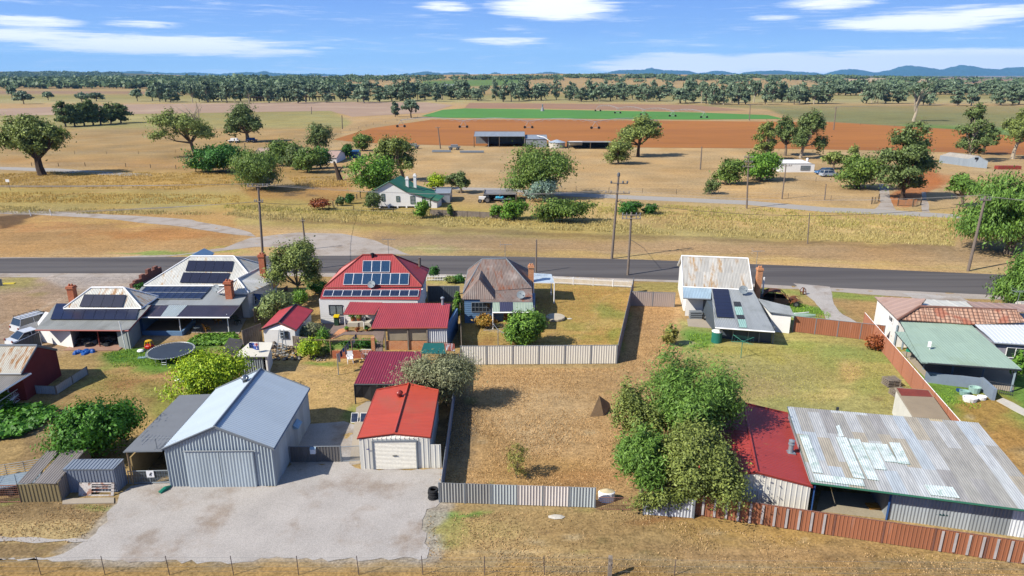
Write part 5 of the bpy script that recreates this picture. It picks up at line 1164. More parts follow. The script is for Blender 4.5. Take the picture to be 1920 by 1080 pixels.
# maroon open shelter
m_mar = metal('roof_maroon', '983040', sheet=.05, streak=.12, rough=.5, met=.05)
Mr = house('garden_shelter', 'open shelter with a maroon ribbed roof and hanging dark shade cloth', 'shelter', P(730, 745))
sk = quad([(691.6, 658.7, 2.15), (790, 659, 2.15), (664, 719.5, 1.75), (786, 720)]); sk = [sk[0], sk[1], sk[3], sk[2]]; skillion(Mr, sk, m_mar, dark_trim, .2, .022, 'corr', gut=(2, 3))
gb = [V(p.x, p.y, 0) for p in sk]; posts(Mr, gb, [2.1, 2.1, 1.7, 1.7], dark_trim, .05)
mb = MB(); shade = mat('shade_cloth', '4c4a4a', rough=1, var=.2, ns=.8, fine=.1, bump=.2)
for k in range(8):
    a = gb[3]+(gb[2]-gb[3])*(k/8); c = gb[3]+(gb[2]-gb[3])*((k+1)/8); e = V(0, .15*math.sin(k*2), 0); e2 = V(0, .15*math.sin(k*2+2), 0); s0 = .55 if k == 0 else .35+.12*math.sin(k*1.7); s1 = .35+.12*math.sin((k+1)*1.7)
    mb.face([a+e+V(0, 0, s0), c+e2+V(0, 0, s1), c+V(0, 0, 1.66), a+V(0, 0, 1.66)]); mb.face([a+e+V(0, 0, s0), a+V(0, 0, 1.66), c+V(0, 0, 1.66), c+e2+V(0, 0, s1)])
mb.build('shade_cloth', shade, Mr)
# ---- E small shed with red roof
m_red2 = metal('roof_bright_red', 'bd3f44', sheet=.07, streak=.12, rough=.45, met=.05)
E_ = house('garden_shed', 'small white garden shed with a bright red gable roof', 'shed', P(525, 645))
f0, f1, b0, b1 = px_eaves(1.85, (555, 619), (587, 581.5), (524, 581.5), (488, 618.5)); r0, r1 = ridge_px(f0, f1, b0, b1, (522.8, 606), (554, 570.5))
ew = pitched(E_, f0, f1, b0, b1, r0, r1, m_red2, white, red_trim, ov=.2, pitch=.25, kind='pan', ridge=dark_trim)
window(E_, ew[2], ew[0], (526, 620.5, 541, 634.5), wglass, dark_trim, nx=2)
# ladder
ld = MB(); a = P(519, 664); top = V(a.x+.2, a.y+.75, 2.2)
for s in (0, .45): ld.bar(a+V(s, 0, 0), top+V(s, 0, 0), .03, 4)
for k in range(1, 8): p = a+(top-a)*(k/8); ld.bar(p, p+V(.45, 0, 0), .025, 4)
a2 = P(533, 664); ld.bar(a2, top+V(.1, 0, 0), .03, 4); ld.bar(a2+V(.3, 0, 0), top+V(.42, 0, 0), .03, 4)
tag(ld.build('ladder', galv, loc=tuple(a)), 'metal step ladder leaning on the small white garden shed', 'ladder')
# ---- F lean-to with flag
F_ = house('chicken_shed', 'small corrugated shed with a flat cream roof and open doorway', 'shed', P(475, 690))
sk = quad([(468.8, 641, 2.0), (511.5, 642, 2.0), (502.5, 667.5, 1.85), (437.5, 668)]); skillion(F_, sk, metal('roof_cream', 'd8d2c0', sheet=.04, streak=.05, rough=.7, met=0, k=.68), white_trim, 0)
g4 = [V(p.x, p.y, 0) for p in sk]; u = (g4[2]-g4[3]).normalized(); gal_rib = metal('iron_galv_wall', 'a2adb4', rust='8a7a6a', rthr=(.68, .82), sheet=.12, streak=.1)
body(F_, [g4[3]+u*.5+V(0, .2, 0), g4[3]+u*2.4+V(0, .2, 0), g4[3]+u*2.4+V(0, .35, 0), g4[3]+u*.5+V(0, .35, 0)], 1.8, gal_rib, ribs=.2, kind='corr')
body(F_, [g4[2]+V(-.2, .2, 0), g4[1]+V(-.2, 0, 0), g4[1]+V(-.35, 0, 0), g4[2]+V(-.35, .2, 0)], 1.85, white, 'wall')
body(F_, [g4[0]+V(.2, -.1, 0), g4[1]+V(-.3, -.1, 0), g4[1]+V(-.3, 0, 0), g4[0]+V(.2, 0, 0)], 1.9, timber_grey, 'wall')
body(F_, [g4[3]+V(.5, .2, 0), g4[0]+V(.3, 0, 0), g4[0]+V(.2, 0, 0), g4[3]+V(.4, .2, 0)], 1.85, gal_rib, 'wall')
# ---- G big grey shed
G = house('big_shed', 'large galvanised corrugated shed with pale blue grey gable roof and sliding doors', 'shed', P(430, 900))
f0, f1, b0, b1 = px_eaves(2.75, (513, 841.5), (580.5, 728), (404, 730), (302, 843)); r0, r1 = ridge_px(f0, f1, b0, b1, (402, 801.5), (489, 692))
m_zinc = metal('roof_zincalume', 'bac6ce', sheet=.03, streak=.04, rough=.4, met=.1, k=.68)
m_galvw = metal('wall_galvanised', 'aab6bc', rust='94897a', rthr=(.62, .8), sheet=.14, streak=.12, sw=.8, sl_=9, met=.1, k=.7)
gw = pitched(G, f0, f1, b0, b1, r0, r1, m_zinc, m_galvw, grey_trim, ov=.12, pitch=.2, depth=.012, wpitch=.2, wkind='corr')
fa, fb_ = gw[2], gw[0]        # front gable wall line, left to right
d = (fb_-fa); d.z = 0; L = d.length; d.normalize(); nn = V(d.y, -d.x, 0)
def wallpt(A, d, nn, u, z, e): return V(A.x+d.x*u+nn.x*e, A.y+d.y*u+nn.y*e, z)
for (u0, u1) in ((.19, .50), (.505, .82)):
    mb = MB(); mb.ribs([wallpt(fa, d, nn, L*u0, .02, .09), wallpt(fa, d, nn, L*u1, .02, .09), wallpt(fa, d, nn, L*u1, 2.55, .09), wallpt(fa, d, nn, L*u0, 2.55, .09)], .2, .014, 0, 'corr', back=.05); dr = mb.build('sliding_door', m_galvw, G)
MB().bar(wallpt(fa, d, nn, L*.18, 2.62, .12), wallpt(fa, d, nn, L*.84, 2.62, .12), .04, 4).build('door_rail', grey_trim, G)
sp0 = [f0, f1]; aw = HV(553, 803, gw[0], gw[1]); mb = MB(); dd = (gw[1]-gw[0]).normalized(); dd.z = 0; o_ = V(dd.y, -dd.x, 0); p = V(aw.x, aw.y, 2.1)
mb.prism([(p.x+dd.x*a+o_.x*b, p.y+dd.y*a+o_.y*b) for a, b in ((-.5, .05), (.5, .05), (.5, .4), (-.5, .4))], 1.75, [2.05, 2.05, 1.8, 1.8]); mb.build('window_flap', mat('flap_pale', '9fc0d4', rough=.4, bump=0), G)
turbine(G, PPL(460, 716, *plane_of(b0, b1, r0)), .28, mat('chrome', 'b9bdc0', rough=.2, metal=.9, bump=0), h=.2)
lt = quad([(336.5, 741, 2.5), (402, 738.5, 2.65), (303.4, 844.7, 2.65), (232, 846)]); lt = [lt[0], lt[1], lt[2], lt[3]]
skillion(G, lt, mat('roof_membrane', '7f8388', rough=.8, var=.06, fine=.04, bump=.05), grey_trim, 0, gut=(3, 0), name='carport_roof')
posts(G, [V(lt[3].x+.1, lt[3].y+.15, 0), V(lt[0].x+.1, lt[0].y-.1, 0), (V((lt[0].x+lt[3].x)/2+.1, (lt[0].y+lt[3].y)/2, 0))], 2.4, timber, .06)
body(G, [V(lt[3].x+.2, lt[3].y+.3, 0), V(lt[0].x+.2, lt[0].y-.1, 0), V(lt[0].x+.1, lt[0].y-.1, 0), V(lt[3].x+.1, lt[3].y+.3, 0)], 1.9, mat('tan_sheet', 'b49a68', rough=.9, var=.1), 'side_wall')
body(G, [V(lt[0].x+.3, lt[0].y-.3, 0), V(lt[1].x-.2, lt[1].y-.3, 0), V(lt[1].x-.2, lt[1].y-.2, 0), V(lt[0].x+.3, lt[0].y-.2, 0)], 2.3, m_galvw, 'wall')
antenna(G, V(lt[2].x-.4, lt[2].y+.2, 2.6), .8, s=1.3)
# ---- H garage
m_orange = metal('roof_orange_red', 'd0553e', sheet=.04, streak=.11, dirt='c06048', rough=.45, met=.05)
m_cwall = metal('wall_cream', 'dcd8cc', sheet=.02, streak=.04, rough=.5, met=.05, k=.72)
Hg = house('garage', 'cream metal garage with an orange red gable roof and white roller door', 'garage', P(740, 875))
f0, f1, b0, b1 = px_eaves(2.35, (807, 819.5), (822.5, 732), (706, 731.5), (670.4, 821.5)); r0, r1 = ridge_px(f0, f1, b0, b1, (739.6, 810), (766.8, 723))
hw = pitched(Hg, f0, f1, b0, b1, r0, r1, m_orange, m_cwall, red_trim, ov=.07, pitch=.2, depth=.012, wpitch=.3, wkind='pan', ridge=m_orange)
fa, fb_ = hw[2], hw[0]; d = (fb_-fa); d.z = 0; d.normalize(); nn = V(d.y, -d.x, 0)
ua = (HV(701, 850, fa, fb_)-fa).dot(d); ub = (HV(780.5, 850, fa, fb_)-fa).dot(d)
mb = MB(); mb.ribs([wallpt(fa, d, nn, ua, .02, .07), wallpt(fa, d, nn, ub, .02, .07), wallpt(fa, d, nn, ub, 2.05, .07), wallpt(fa, d, nn, ua, 2.05, .07)], .1, .012, 0, 'corr', across=True, back=.04)
rd_ = mb.build('roller_door', mat('roller_cream', 'e6e0d0', rough=.5, var=.03, bump=0, k=.74), Hg)
mb = MB(); mb.wall(wallpt(fa, d, nn, ua-.08, 0, .08), wallpt(fa, d, nn, ua, 0, .08), 0, 2.15, .08); mb.wall(wallpt(fa, d, nn, ub, 0, .08), wallpt(fa, d, nn, ub+.08, 0, .08), 0, 2.15, .08); mb.wall(wallpt(fa, d, nn, ua, 0, .08), wallpt(fa, d, nn, ub, 0, .08), 2.07, 2.15, .08); mb.build('door_frame', grey_trim, Hg)
mb = MB(); mb.wall(wallpt(fa, d, nn, (ua+ub)/2-.15, 0, .11), wallpt(fa, d, nn, (ua+ub)/2+.15, 0, .11), 1.0, 1.06, .03); mb.build('door_handle', dark_trim, rd_)
p = HV(690.5, 841, fa, fb_); mb = MB(); e = nn*.09; mb.wall(p+e-d*.1, p+e+d*.1, p.z-.03, p.z+.03, .02); mb.build('number_plate', mat('plate_blue', '3c4a8a', bump=0), Hg)
turbine(Hg, PPL(749.4, 744, *plane_of(b0, b1, r0)), .26, mat('vent_red', 'a84038', rough=.4, bump=0), h=.25)
MB().ribs([hw[0]*1+V(.05, -.02, -hw[0].z), V(hw[0].x+.72, hw[0].y-.02, 0), V(hw[0].x+.72, hw[0].y-.02, 1.75), V(hw[0].x+.05, hw[0].y-.02, 1.75)], .3, .03, 0, 'pan', back=.05).build('side_screen', m_cwall, Hg)
# ---- I centre house with rusty roof
m_rust = metal('iron_rusty', '8e7c72', rust='8c5234', rthr=(.48, .70), sheet=.16, streak=.26, sl_=2.2, dirt='b4a89e', met=.05, rough=.75)
I_ = house('rusty_roof_house', 'pale blue old house with steep rusty iron roof and a front sunroom gable', 'house', P(930, 600))
f0, f1, b0, b1 = px_eaves(2.8, (868.5, 549), (997, 541), (991.5, 506)); b0 = P(877.5, 506, 2.8); r0, r1 = ridge_px(f0, f1, b0, b1, (904, 486.5), (948.8, 485.3))
pitched(I_, f0, f1, b0, b1, r0, r1, m_rust, blue_paint, grey_trim, hip=(True, True), ov=.3, board=True)
sk = quad([(900, 547, 2.82), (997.3, 541.2, 2.82), (998.5, 566, 2.6), (900, 566)]); skillion(I_, sk, m_rust, grey_trim)
sg = quad([(923.5, 566.5, 2.58), (998.5, 567, 2.58), (1001, 584.5, 2.3), (923.5, 585)]); o, n = plane_of(*sg[:3]); n = n if n.z > 0 else -n
m_gr = metal('iron_pale_green', 'a9b8a0', sheet=.05, streak=.05, k=.66)
skillion(I_, sg, m_gr, white_trim, gut=(2, 3), name='verandah_roof')
c4 = [PPL(x, y, o, n)+n*.03 for x, y in [(936.5, 566.8), (961, 566.8), (962, 584.5), (937, 584.6)]]; roof_plane(MB(), c4, .2, .018, th=.02).build('skylight_sheet', [metal('sheet_dark_blue', '4a4860', sheet=.05), dark_trim], I_)
# gable wing
ga, gb_, gp = P(866, 561, 2.7), P(928, 561.5, 2.7), None; gm = (ga+gb_)/2; gp = PY(895.5, 523, gm.y+1.6); gp.x = gm.x; L_ = 5.
mb = MB(); e = V(.15, L_, 0); g_ = V(0, 0, 0)
roof_plane(mb, [ga, gp, gp+e, ga+e], .2, .018); roof_plane(mb, [gb_, gb_+e, gp+e, gp], .2, .018); wr = mb.build('wing_roof', [m_rust, grey_trim], I_)
# the near face of the wing is itself a sloping hip of old iron
hp = gp+V(0, 1.5, 0); mb = MB(); roof_plane(mb, [ga+V(0, -.02, 0), gb_+V(0, -.02, 0), gp+V(0, -.02, 0)], .2, .018); mb.build('wing_hip', [m_rust, grey_trim], I_)
wa, wb = ga+V(.25, .15, 0), gb_+V(-.25, .15, 0); body(I_, [wa, wb, wb+V(0, 5, 0), wa+V(0, 5, 0)], 2.62, blue_paint, board=True)
window(I_, wa, wb, (884, 566.5, 919.5, 585), wglass, grey_trim, nx=5, ny=2)
body(I_, [P(922, 602), P(999, 602), P(1003, 588), P(925, 588)], 2.35, blue_paint, board=True)
window(I_, P(922, 602), P(999, 602), (944, 588, 959, 601), mat('door_brown', '7a4a2c', rough=.7), timber, nx=1, ny=2, name='door')
posts(I_, [P(924.5, 617), P(1001, 612)], 2.3, white_trim, .06)
chimney(I_, 995.6, 497.5, 533, .6, br_orange, Y=74.5, cap=True)
dish(I_, PPL(977, 560.5, *plane_of(*sk[:3]))+V(0, 0, .45), .45)
antenna(I_, PY(947, 486, 74.7), 1.7, s=1.1); g = MB(); g.bar(PY(947, 486, 74.7)+V(0, 0, 1.), r1+V(-2, 0, 0), .01, 3); g.build('stay_wire', grey_trim, I_)
cp = house('carport', 'white flat carport roof on white posts beside the rusty-roofed house', 'carport', P(1020, 560))
sk = quad([(1001, 512, 2.6), (1034, 514, 2.6), (1039.5, 530, 2.5), (1000, 529.5)]); skillion(cp, sk, metal('carport_pale', 'c9d6dc', sheet=.05, k=.68), white_trim)
posts(cp, [V(p.x, p.y, 0) for p in sk], [2.55, 2.55, 2.45, 2.45], white_trim, .06)
# ---- J white rusty-roofed house right of the vacant block
J = house('tin_roof_house', 'house with white rust-streaked front roof and a column of solar panels on its rear roof', 'house', P(1380, 600))
f0 = P(1280.5, 537, 2.9); f1 = P(1411.5, 543, 2.9); dv = (f1-f0).normalized(); nv = V(-dv.y, dv.x, 0)
r0 = HV(1282, 481.5, f0+nv*4.4, f1+nv*4.4); r1 = HV(1409.5, 484.5, f0+nv*4.4, f1+nv*4.4); zz = (r0.z+r1.z)/2; r0 = V(f0.x+nv.x*4.4, f0.y+nv.y*4.4, zz); r1 = V(f1.x+nv.x*4.4, f1.y+nv.y*4.4, zz)
m_jr = metal('iron_cream_streaked', 'c4c0b6', rust='a4804f', rthr=(.48, .70), sheet=.12, streak=.18, k=.64, rscale=.35)
pitched(J, f0, f1, f0+nv*8.8, f1+nv*8.8, r0, r1, m_jr, white, white_trim, ov=.25)
sk = quad([(1280.5, 537.5, 2.84), (1334, 540, 2.84), (1333, 560, 2.45), (1281, 558)]); skillion(J, sk, metal('iron_pale_blue', 'a9c0cc', sheet=.06, k=.66), grey_trim, gut=(2, 3))
body(J, [P(1284, 592), P(1334, 594), P(1338, 565), P(1288, 563)], 2.4, white)
m_jg = metal('iron_grey_plain', 'b0b4b2', sheet=.09, streak=.12, dirt='929690')
jk = quad([(1334, 541.5, 2.9), (1412, 544, 2.9), (1453, 621.5, 1.75), (1341, 613.5)]); skillion(J, jk, m_jg, white_trim, gut=(2, 3))
o, n = plane_of(*jk[:3]); n = n if n.z > 0 else -n; panels(J, [PPL(x, y, o, n) for x, y in [(1335, 542.6), (1365, 543.6), (1376.5, 597.7), (1343.5, 596)]], 1, 8, sol_dark)
for c, m_ in (([(1375, 566), (1388, 566.5), (1390.5, 575), (1377, 575)], dark_trim), ([(1377, 575.5), (1390.5, 575.8), (1394.5, 591), (1380, 591)], metal('sheet_aqua', 'a4cabd', k=.66)), ([(1381, 591.5), (1394.5, 592), (1397, 598.5), (1383, 598)], dark_trim), ([(1383, 599), (1397, 599.5), (1401, 615), (1386, 614.5)], MATS['sheet_aqua'])):
    roof_plane(MB(), [PPL(x, y, o, n)+n*.04 for x, y in c], .2, .018, th=.03).build('skylight_sheet', [m_, dark_trim], J)
dish(J, PPL(1393, 553, o, n)+V(0, 0, .55), .48)
Yj = 61.9; q0, q1 = V(PY(1346, 630, Yj+1.2).x, Yj+1.2, 0), V(PY(1449, 640, Yj-.1).x, Yj-.1, 0); mesh_m = mat('fly_screen', '55606a', rough=.6, var=.2, ns=.5, fine=.1, bump=0)
body(J, [q0+V(.2, .2, 0), q1+V(-.1, .2, 0), q1+V(-3, 9, 0), q0+V(.2, 9, 0)], [1.72, 1.72, 2.6, 2.6], mesh_m, 'screen_wall')
for t in (0, .27, .55, .75, 1): p = q0+(q1-q0)*t; MB().box((p.x, p.y+.02, 0), (.09, .09, 1.8)).build('post', grey_trim, J)
mb = MB(); mb.bar(q0+V(0, 0, 1.1), q1+V(0, 0, 1.1), .035, 4); mb.build('rail', grey_trim, J)
lk = quad([(1419, 559, 2.5), (1480.7, 574, 2.2), (1489, 591.5, 2.0), (1443, 584.5)]); skillion(J, lk, m_jg, grey_trim)
body(J, [V(lk[3].x+.3, lk[3].y+.2, 0), V(lk[2].x-.2, lk[2].y+.2, 0), V(lk[1].x-.2, lk[1].y-.2, 0), V(lk[0].x+.3, lk[0].y, 0)], [2., 1.9, 2.1, 2.2], white)
chimney(J, 1419, 502, 556, .55, br_orange, Y=72.5); antenna(J, PY(1412, 505, 73.5)+V(.3, 0, -.2), 2.3, s=1.1)
MB().bar(P(1428, 565)+V(0, 0, 0), P(1428, 565)+V(0, 0, 2.9), .09, 6).build('vent_pipe', white_trim, J)
# ---- K tiled house with green patio roof
def tilemat(name, c1, c2, k=None):
    m = bpy.data.materials.new(name); m.use_nodes = True; MATS[name] = m; t = NT(m.node_tree); b = m.node_tree.nodes['Principled BSDF']; tc = t.n('TexCoord'); k = AK if k is None else k
    q = t.n('TexBrick'); t.L.new(tc.outputs['UV'], q.inputs[0]); q.inputs['Color1'].default_value = lin4(c1, k); q.inputs['Color2'].default_value = lin4(c2, k); q.inputs['Mortar'].default_value = lin4('6e4a3a', k*.8)
    q.inputs['Scale'].default_value = 1; q.inputs['Brick Width'].default_value = .42; q.inputs['Row Height'].default_value = .36; q.inputs['Mortar Size'].default_value = .035; q.offset = 0
    n = t.noise(tc.outputs['Object'], .5, 3); c = t.mix(t.smap(n, .5, .6), q.outputs[0], lin4('a8503a', k), 'MULTIPLY'); c = t.mix(t.smap(n, .52, .6, 0, .7), q.outputs[0], lin4('a4583e', k))
    t.L.new(c, b.inputs['Base Color']); b.inputs['Roughness'].default_value = .85; return m
m_tile = tilemat('roof_tiles', 'cba58c', 'bd8f74'); m_asb = metal('roof_sheet_tan', 'b5978a', sheet=.02, streak=.06, rough=.8, met=0, dirt='a07c68')
K = house('tiled_house', 'low house with terracotta tiled roof at the right edge', 'house', P(1760, 640))
wp = quad([(1639, 556, 2.9), (1683, 599.5, 2.9), (1724.5, 574.6, 3.9), (1736, 560.5)]); 
skillion(K, wp, m_asb, timber, .9, .04, 'pan')
sp_ = quad([(1683, 599.5, 2.9), (1818, 608.5, 2.9), (1724.5, 574.6, 3.9), (1906, 582), (1925, 604)]); sp_ = [sp_[0], sp_[1], sp_[4], sp_[3], sp_[2]]
skillion(K, sp_, m_tile, timber, .36, .03, 'corr')
np_ = quad([(1736, 561, 3.3), (1812, 566, 3.3), (1830, 581, 3.8), (1726, 574.5)]); skillion(K, np_, metal('sheet_cream_white', 'e0dccc', k=.7), timber, 1.2, .03, 'pan')
np2 = quad([(1812, 565, 3.3), (1925, 571, 3.3), (1925, 586, 3.8), (1832, 580)]); skillion(K, np2, m_asb, timber, .9, .04, 'pan')
kb = [V(p.x, p.y, 0) for p in (wp[0], wp[1])]; kx = (kb[1]-kb[0]).normalized()
body(K, [kb[0]+kx*.3+V(.3, 0, 0), kb[1]-kx*.3+V(.3, .1, 0), V(P(1930, 612, 2.9).x, P(1930, 612, 2.9).y, 0), V(P(1930, 568, 3).x, P(1930, 568, 3).y, 0)], 2.85, white)
window(K, kb[0]+kx*.3+V(.3, 0, 0), kb[1]-kx*.3+V(.3, .1, 0), (1667, 592, 1676, 604), wglass, white_trim, 1, 1)
mb = MB(); a, b = P(1724.5, 574.3, 3.95), P(1683, 599.5, 2.95); mb.bar(a, b, .12, 6); mb.bar(a, P(1906, 581.5, 3.95), .12, 6); mb.build('ridge_cap', mat('ridge_brown', '8a6456', rough=.9), K)
chimney(K, 1919, 568, 590, 1.0, concrete_pale, Y=64.5, cap=False); antenna(K, PY(1906, 575, 64), 1.6, s=1.2)
m_gr2 = metal('roof_eucalypt_green', '9db3a0', sheet=.05, streak=.10, rough=.55, k=.66, dirt='93a68c', met=.05)
Kp = house('patio', 'broad open patio under a pale green iron roof on steel posts', 'patio', P(1830, 690))
gp_ = quad([(1688, 603.5, 2.82), (1820, 608.5, 2.82), (1728.3, 679, 2.2), (1915.5, 692.5)]); gp_ = [gp_[0], gp_[1], gp_[3], gp_[2]]; skillion(Kp, gp_, m_gr2, dark_trim, .25, .016, 'pan', gut=(2, 3))
g2 = quad([(1678, 621, 2.62), (1700, 621.5, 2.66), (1727.5, 680, 2.2), (1740, 680.5)]); g2 = [g2[0], g2[1], g2[3], g2[2]]; skillion(Kp, [p-V(0, 0, .04) for p in g2], m_gr2, dark_trim, .25, .016, 'pan')
posts(Kp, [P(1731, 693), P(1783, 709), P(1840, 714), P(1895, 735), P(1676, 650), P(1691, 655)], [2.2]*6, mat('post_bluegrey', '8fa0aa', rough=.6, bump=0), .1)
bw = mat('render_blue_grey', '8e9dae', rough=.9, var=.08, fine=.05, bump=.1)
mb = MB(); mb.wall(P(1733, 716), P(1837, 729), 0, .95, .2); mb.build('low_wall', bw, Kp); mb = MB(); mb.wall(P(1837, 728), P(1862, 751), 0, 1., .25); mb.build('low_wall', bw, Kp)
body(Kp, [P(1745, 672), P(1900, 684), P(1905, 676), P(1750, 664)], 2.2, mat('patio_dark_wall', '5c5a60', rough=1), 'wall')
MB().prism([tuple(P(x, y))[:2] for x, y in [(1690, 660), (1742, 716), (1838, 727), (1900, 735), (1900, 690), (1750, 660)]], 0, .05).build('floor_slab', concrete, Kp)
mb = MB(); a, b = P(1842, 733), P(1898, 743)
for z in (.15, .95): mb.bar(a+V(0, 0, z), b+V(0, 0, z), .03, 4)
for k in range(15): p = a+(b-a)*(k/14); mb.bar(p, p+V(0, 0, .95), .018, 4)
mb.build('gate', dark_trim, Kp)
b = PPL(1743, 655, *plane_of(*gp_[:3])); mb = MB(); mb.bar(b, b+V(0, 0, .5), .03, 5); mb.prism([(b.x-.25, b.y-.05), (b.x, b.y-.12), (b.x+.02, b.y-.06), (b.x-.23, b.y+.02)], b.z+.25, b.z+.75); mb.build('wifi_panel', white_trim, Kp)
Kw = house('rear_wing', 'rear wing with a white ribbed roof and dark sliding windows at the right edge', 'outbuilding', P(1900, 665))
wq = quad([(1818, 599.5, 3.02), (1990, 609, 3.02), (1864.5, 642, 2.55), (1990, 650)]); wq = [wq[0], wq[1], wq[3], wq[2]]; skillion(Kw, wq, metal('roof_white', 'd4d9de', sheet=.02, streak=.04, k=.72), grey_trim, .35, .03, 'pan', gut=(2, 3))
ka, kb_ = V(wq[3].x-.1, wq[3].y+.3, 0), V(wq[2].x, wq[2].y+.3, 0); body(Kw, [ka, kb_, V(wq[1].x, wq[1].y-.3, 0), V(wq[0].x+.2, wq[0].y-.3, 0)], 2.5, mat('wall_lilac_grey', 'a4a2ac', rough=.8), 'wall')
window(Kw, ka, kb_, (1885, 651, 1921, 671), wglass, white_trim, 2, 1)
# ---- L concrete store, M long shed, N red-roofed shed
L_ = house('concrete_store', 'small square store with pale rendered wall and flat brown concrete roof', 'shed', P(1720, 790))
lq = quad([(1678, 726, 2.15), (1741, 731, 2.15), (1782, 788, 2.15), (1713, 781)]); skillion(L_, lq, mat('roof_brown_concrete', 'a8967c', rough=.95, var=.12, ns=.5, fine=.05, bump=.1), concrete, 0, th=.15)
body(L_, [V(p.x, p.y, 0) for p in (lq[3]+V(.08, .1, 0), lq[2]+V(-.08, .1, 0), lq[1]+V(-.08, -.1, 0), lq[0]+V(.08, -.1, 0))], 2.02, mat('render_stained', 'dcdace', rough=.9, var=.12, ns=.8, fine=.05, k=.68))
o, n = plane_of(*lq[:3]); pp = [PPL(x, y, o, n)+V(0, 0, .012) for x, y in [(1681, 727.5), (1740, 732), (1749, 744.5), (1690, 742)]]; mb = MB(); mb.face(pp if (pp[1]-pp[0]).cross(pp[2]-pp[0]).z > 0 else pp[::-1]); mb.build('roof_paint', mat('faded_red_paint', '8d4034', rough=.9, var=.2, ns=1), L_)
M_ = house('long_shed', 'long open-fronted shed roofed in a patchwork of grey, tan and white iron sheets', 'shed', P(1700, 950))
def patchwork(name):
    m = bpy.data.materials.new(name); m.use_nodes = True; MATS[name] = m; t = NT(m.node_tree); b = m.node_tree.nodes['Principled BSDF']; tc = t.n('TexCoord')
    sp = t.n('SeparateXYZ'); t.L.new(tc.outputs['UV'], sp.inputs[0]); u, v, _ = sp.outputs
    c = t.n('CombineXYZ'); t.L.new(t.math('FLOOR', t.math('DIVIDE', u, .78)), c.inputs[0]); rowoff = t.n('TexWhiteNoise', noise_dimensions='1D'); t.L.new(t.math('FLOOR', t.math('DIVIDE', u, .78)), rowoff.inputs['W'])
    t.L.new(t.math('FLOOR', t.math('ADD', t.math('DIVIDE', v, 3.1), t.math('MULTIPLY', rowoff.outputs['Value'], .35))), c.inputs[1])
    w = t.n('TexWhiteNoise', noise_dimensions='2D'); t.L.new(c.outputs[0], w.inputs['Vector'])
    cc = t.ramp(w.outputs['Value'], [(0, lin4('aaa69c', .66)), (.2, lin4('babab6', .68)), (.36, lin4('bac1c4', .66)), (.5, lin4('b4aa96', .66)), (.64, lin4('c8cac8', .64)), (.76, lin4('c2b08c', .66)), (.88, lin4('a4a09a', .66))], 'CONSTANT')
    st = t.n('CombineXYZ'); t.L.new(t.math('MULTIPLY', u, 3.), st.inputs[0]); t.L.new(t.math('MULTIPLY', v, .6), st.inputs[1]); n = t.noise(st.outputs[0], 1., 5, .65)
    hv = t.n('VectorMath', operation='SCALE'); t.L.new(cc, hv.inputs[0]); t.L.new(t.math('MULTIPLY_ADD', n, 1.1, .45), hv.inputs['Scale']); t.L.new(hv.outputs[0], b.inputs['Base Color']); b.inputs['Roughness'].default_value = .5; b.inputs['Metallic'].default_value = .15; return m
m_patch = patchwork('iron_patchwork')
mq = quad([(1476, 762, 2.95), (1834, 792.5, 2.95), (1521, 904, 2.3), (1957, 960), (1957, 935)]); mq = [mq[0], mq[1], mq[4], mq[3], mq[2]]
skillion(M_, mq, m_patch, green_trim, .14, .012, gut=(3, 4)); o, n = plane_of(mq[0], mq[1], mq[4]); n = n if n.z > 0 else -n
m_clear = mat('clear_sheet', 'd4dedb', rough=.5, var=.22, ns=1.6, fine=.12, bump=0, k=.62, col2='b2c4bc', thr=(.5, .65), c2s=2)
for c in ([(1498, 816), (1515, 816), (1543, 888), (1524, 886)], [(1567, 820), (1588, 821), (1622, 899), (1600, 896)], [(1590, 823), (1612, 824), (1648, 902), (1627, 899)], [(1616, 830), (1640, 832), (1663, 882), (1640, 880)], [(1641, 832), (1664, 834), (1683, 868), (1660, 866)], [(1667, 830), (1687, 831), (1707, 872), (1684, 869)], [(1524, 889), (1617, 900), (1622, 913), (1530, 902)], [(1567, 800), (1574, 797), (1582, 819), (1573, 820)], [(1733, 909), (1786, 914), (1800, 935), (1746, 929)]):
    roof_plane(MB(), [PPL(x, y, o, n)+n*.035 for x, y in c], .14, .012, th=.02).build('skylight_sheet', [m_clear, green_trim], M_)
m_mw = metal('wall_galv_mixed', 'a4abb0', sheet=.22, streak=.12, sw=1.1, sl_=9, k=.64)
a0 = V(P(1664, 974).x, P(1664, 974).y, 0); d_ = (mq[3]-mq[4]); d_.z = 0; d_.normalize(); mb = MB(); a1 = a0+d_*6.2
mb.ribs([a0, a1, V(a1.x, a1.y, 2.22), V(a0.x, a0.y, 2.22)], .18, .02, 0, 'corr', back=.05); mb.build('wall', m_mw, M_)
mb = MB(); a2 = a1+d_*.01; a3 = a0+d_*((mq[3]-a0).dot(d_)-.15); mb.ribs([a2, a3, V(a3.x, a3.y, 2.22), V(a2.x, a2.y, 2.22)], .18, .02, 0, 'corr', back=.05); mb.build('wall', metal('wall_white_sheet', 'd8dde2', k=.72), M_)
bk = [V(mq[0].x+.1, mq[0].y-.15, 0), V(mq[1].x-.1, mq[1].y-.15, 0)]; body(M_, [bk[0], bk[1], bk[1]+V(0, -.08, 0), bk[0]+V(0, -.08, 0)], 2.8, m_mw, 'wall')
body(M_, [V(mq[4].x+.12, mq[4].y+.2, 0), bk[0]+V(.1, 0, 0), bk[0], V(mq[4].x+.04, mq[4].y+.2, 0)], [2.1, 2.7, 2.7, 2.1], m_mw, 'side_wall')
body(M_, [a0+V(.05, .05, 0), a0+V(.9, 6.5, 0), a0+V(.8, 6.5, 0), a0+V(-.03, .05, 0)], [2.1, 2.6, 2.6, 2.1], m_mw, 'partition')
posts(M_, [V(mq[4].x+.3, mq[4].y+.1, 0), a0+V(-.1, -.05, 0)], 2.25, blue_awning, .07)
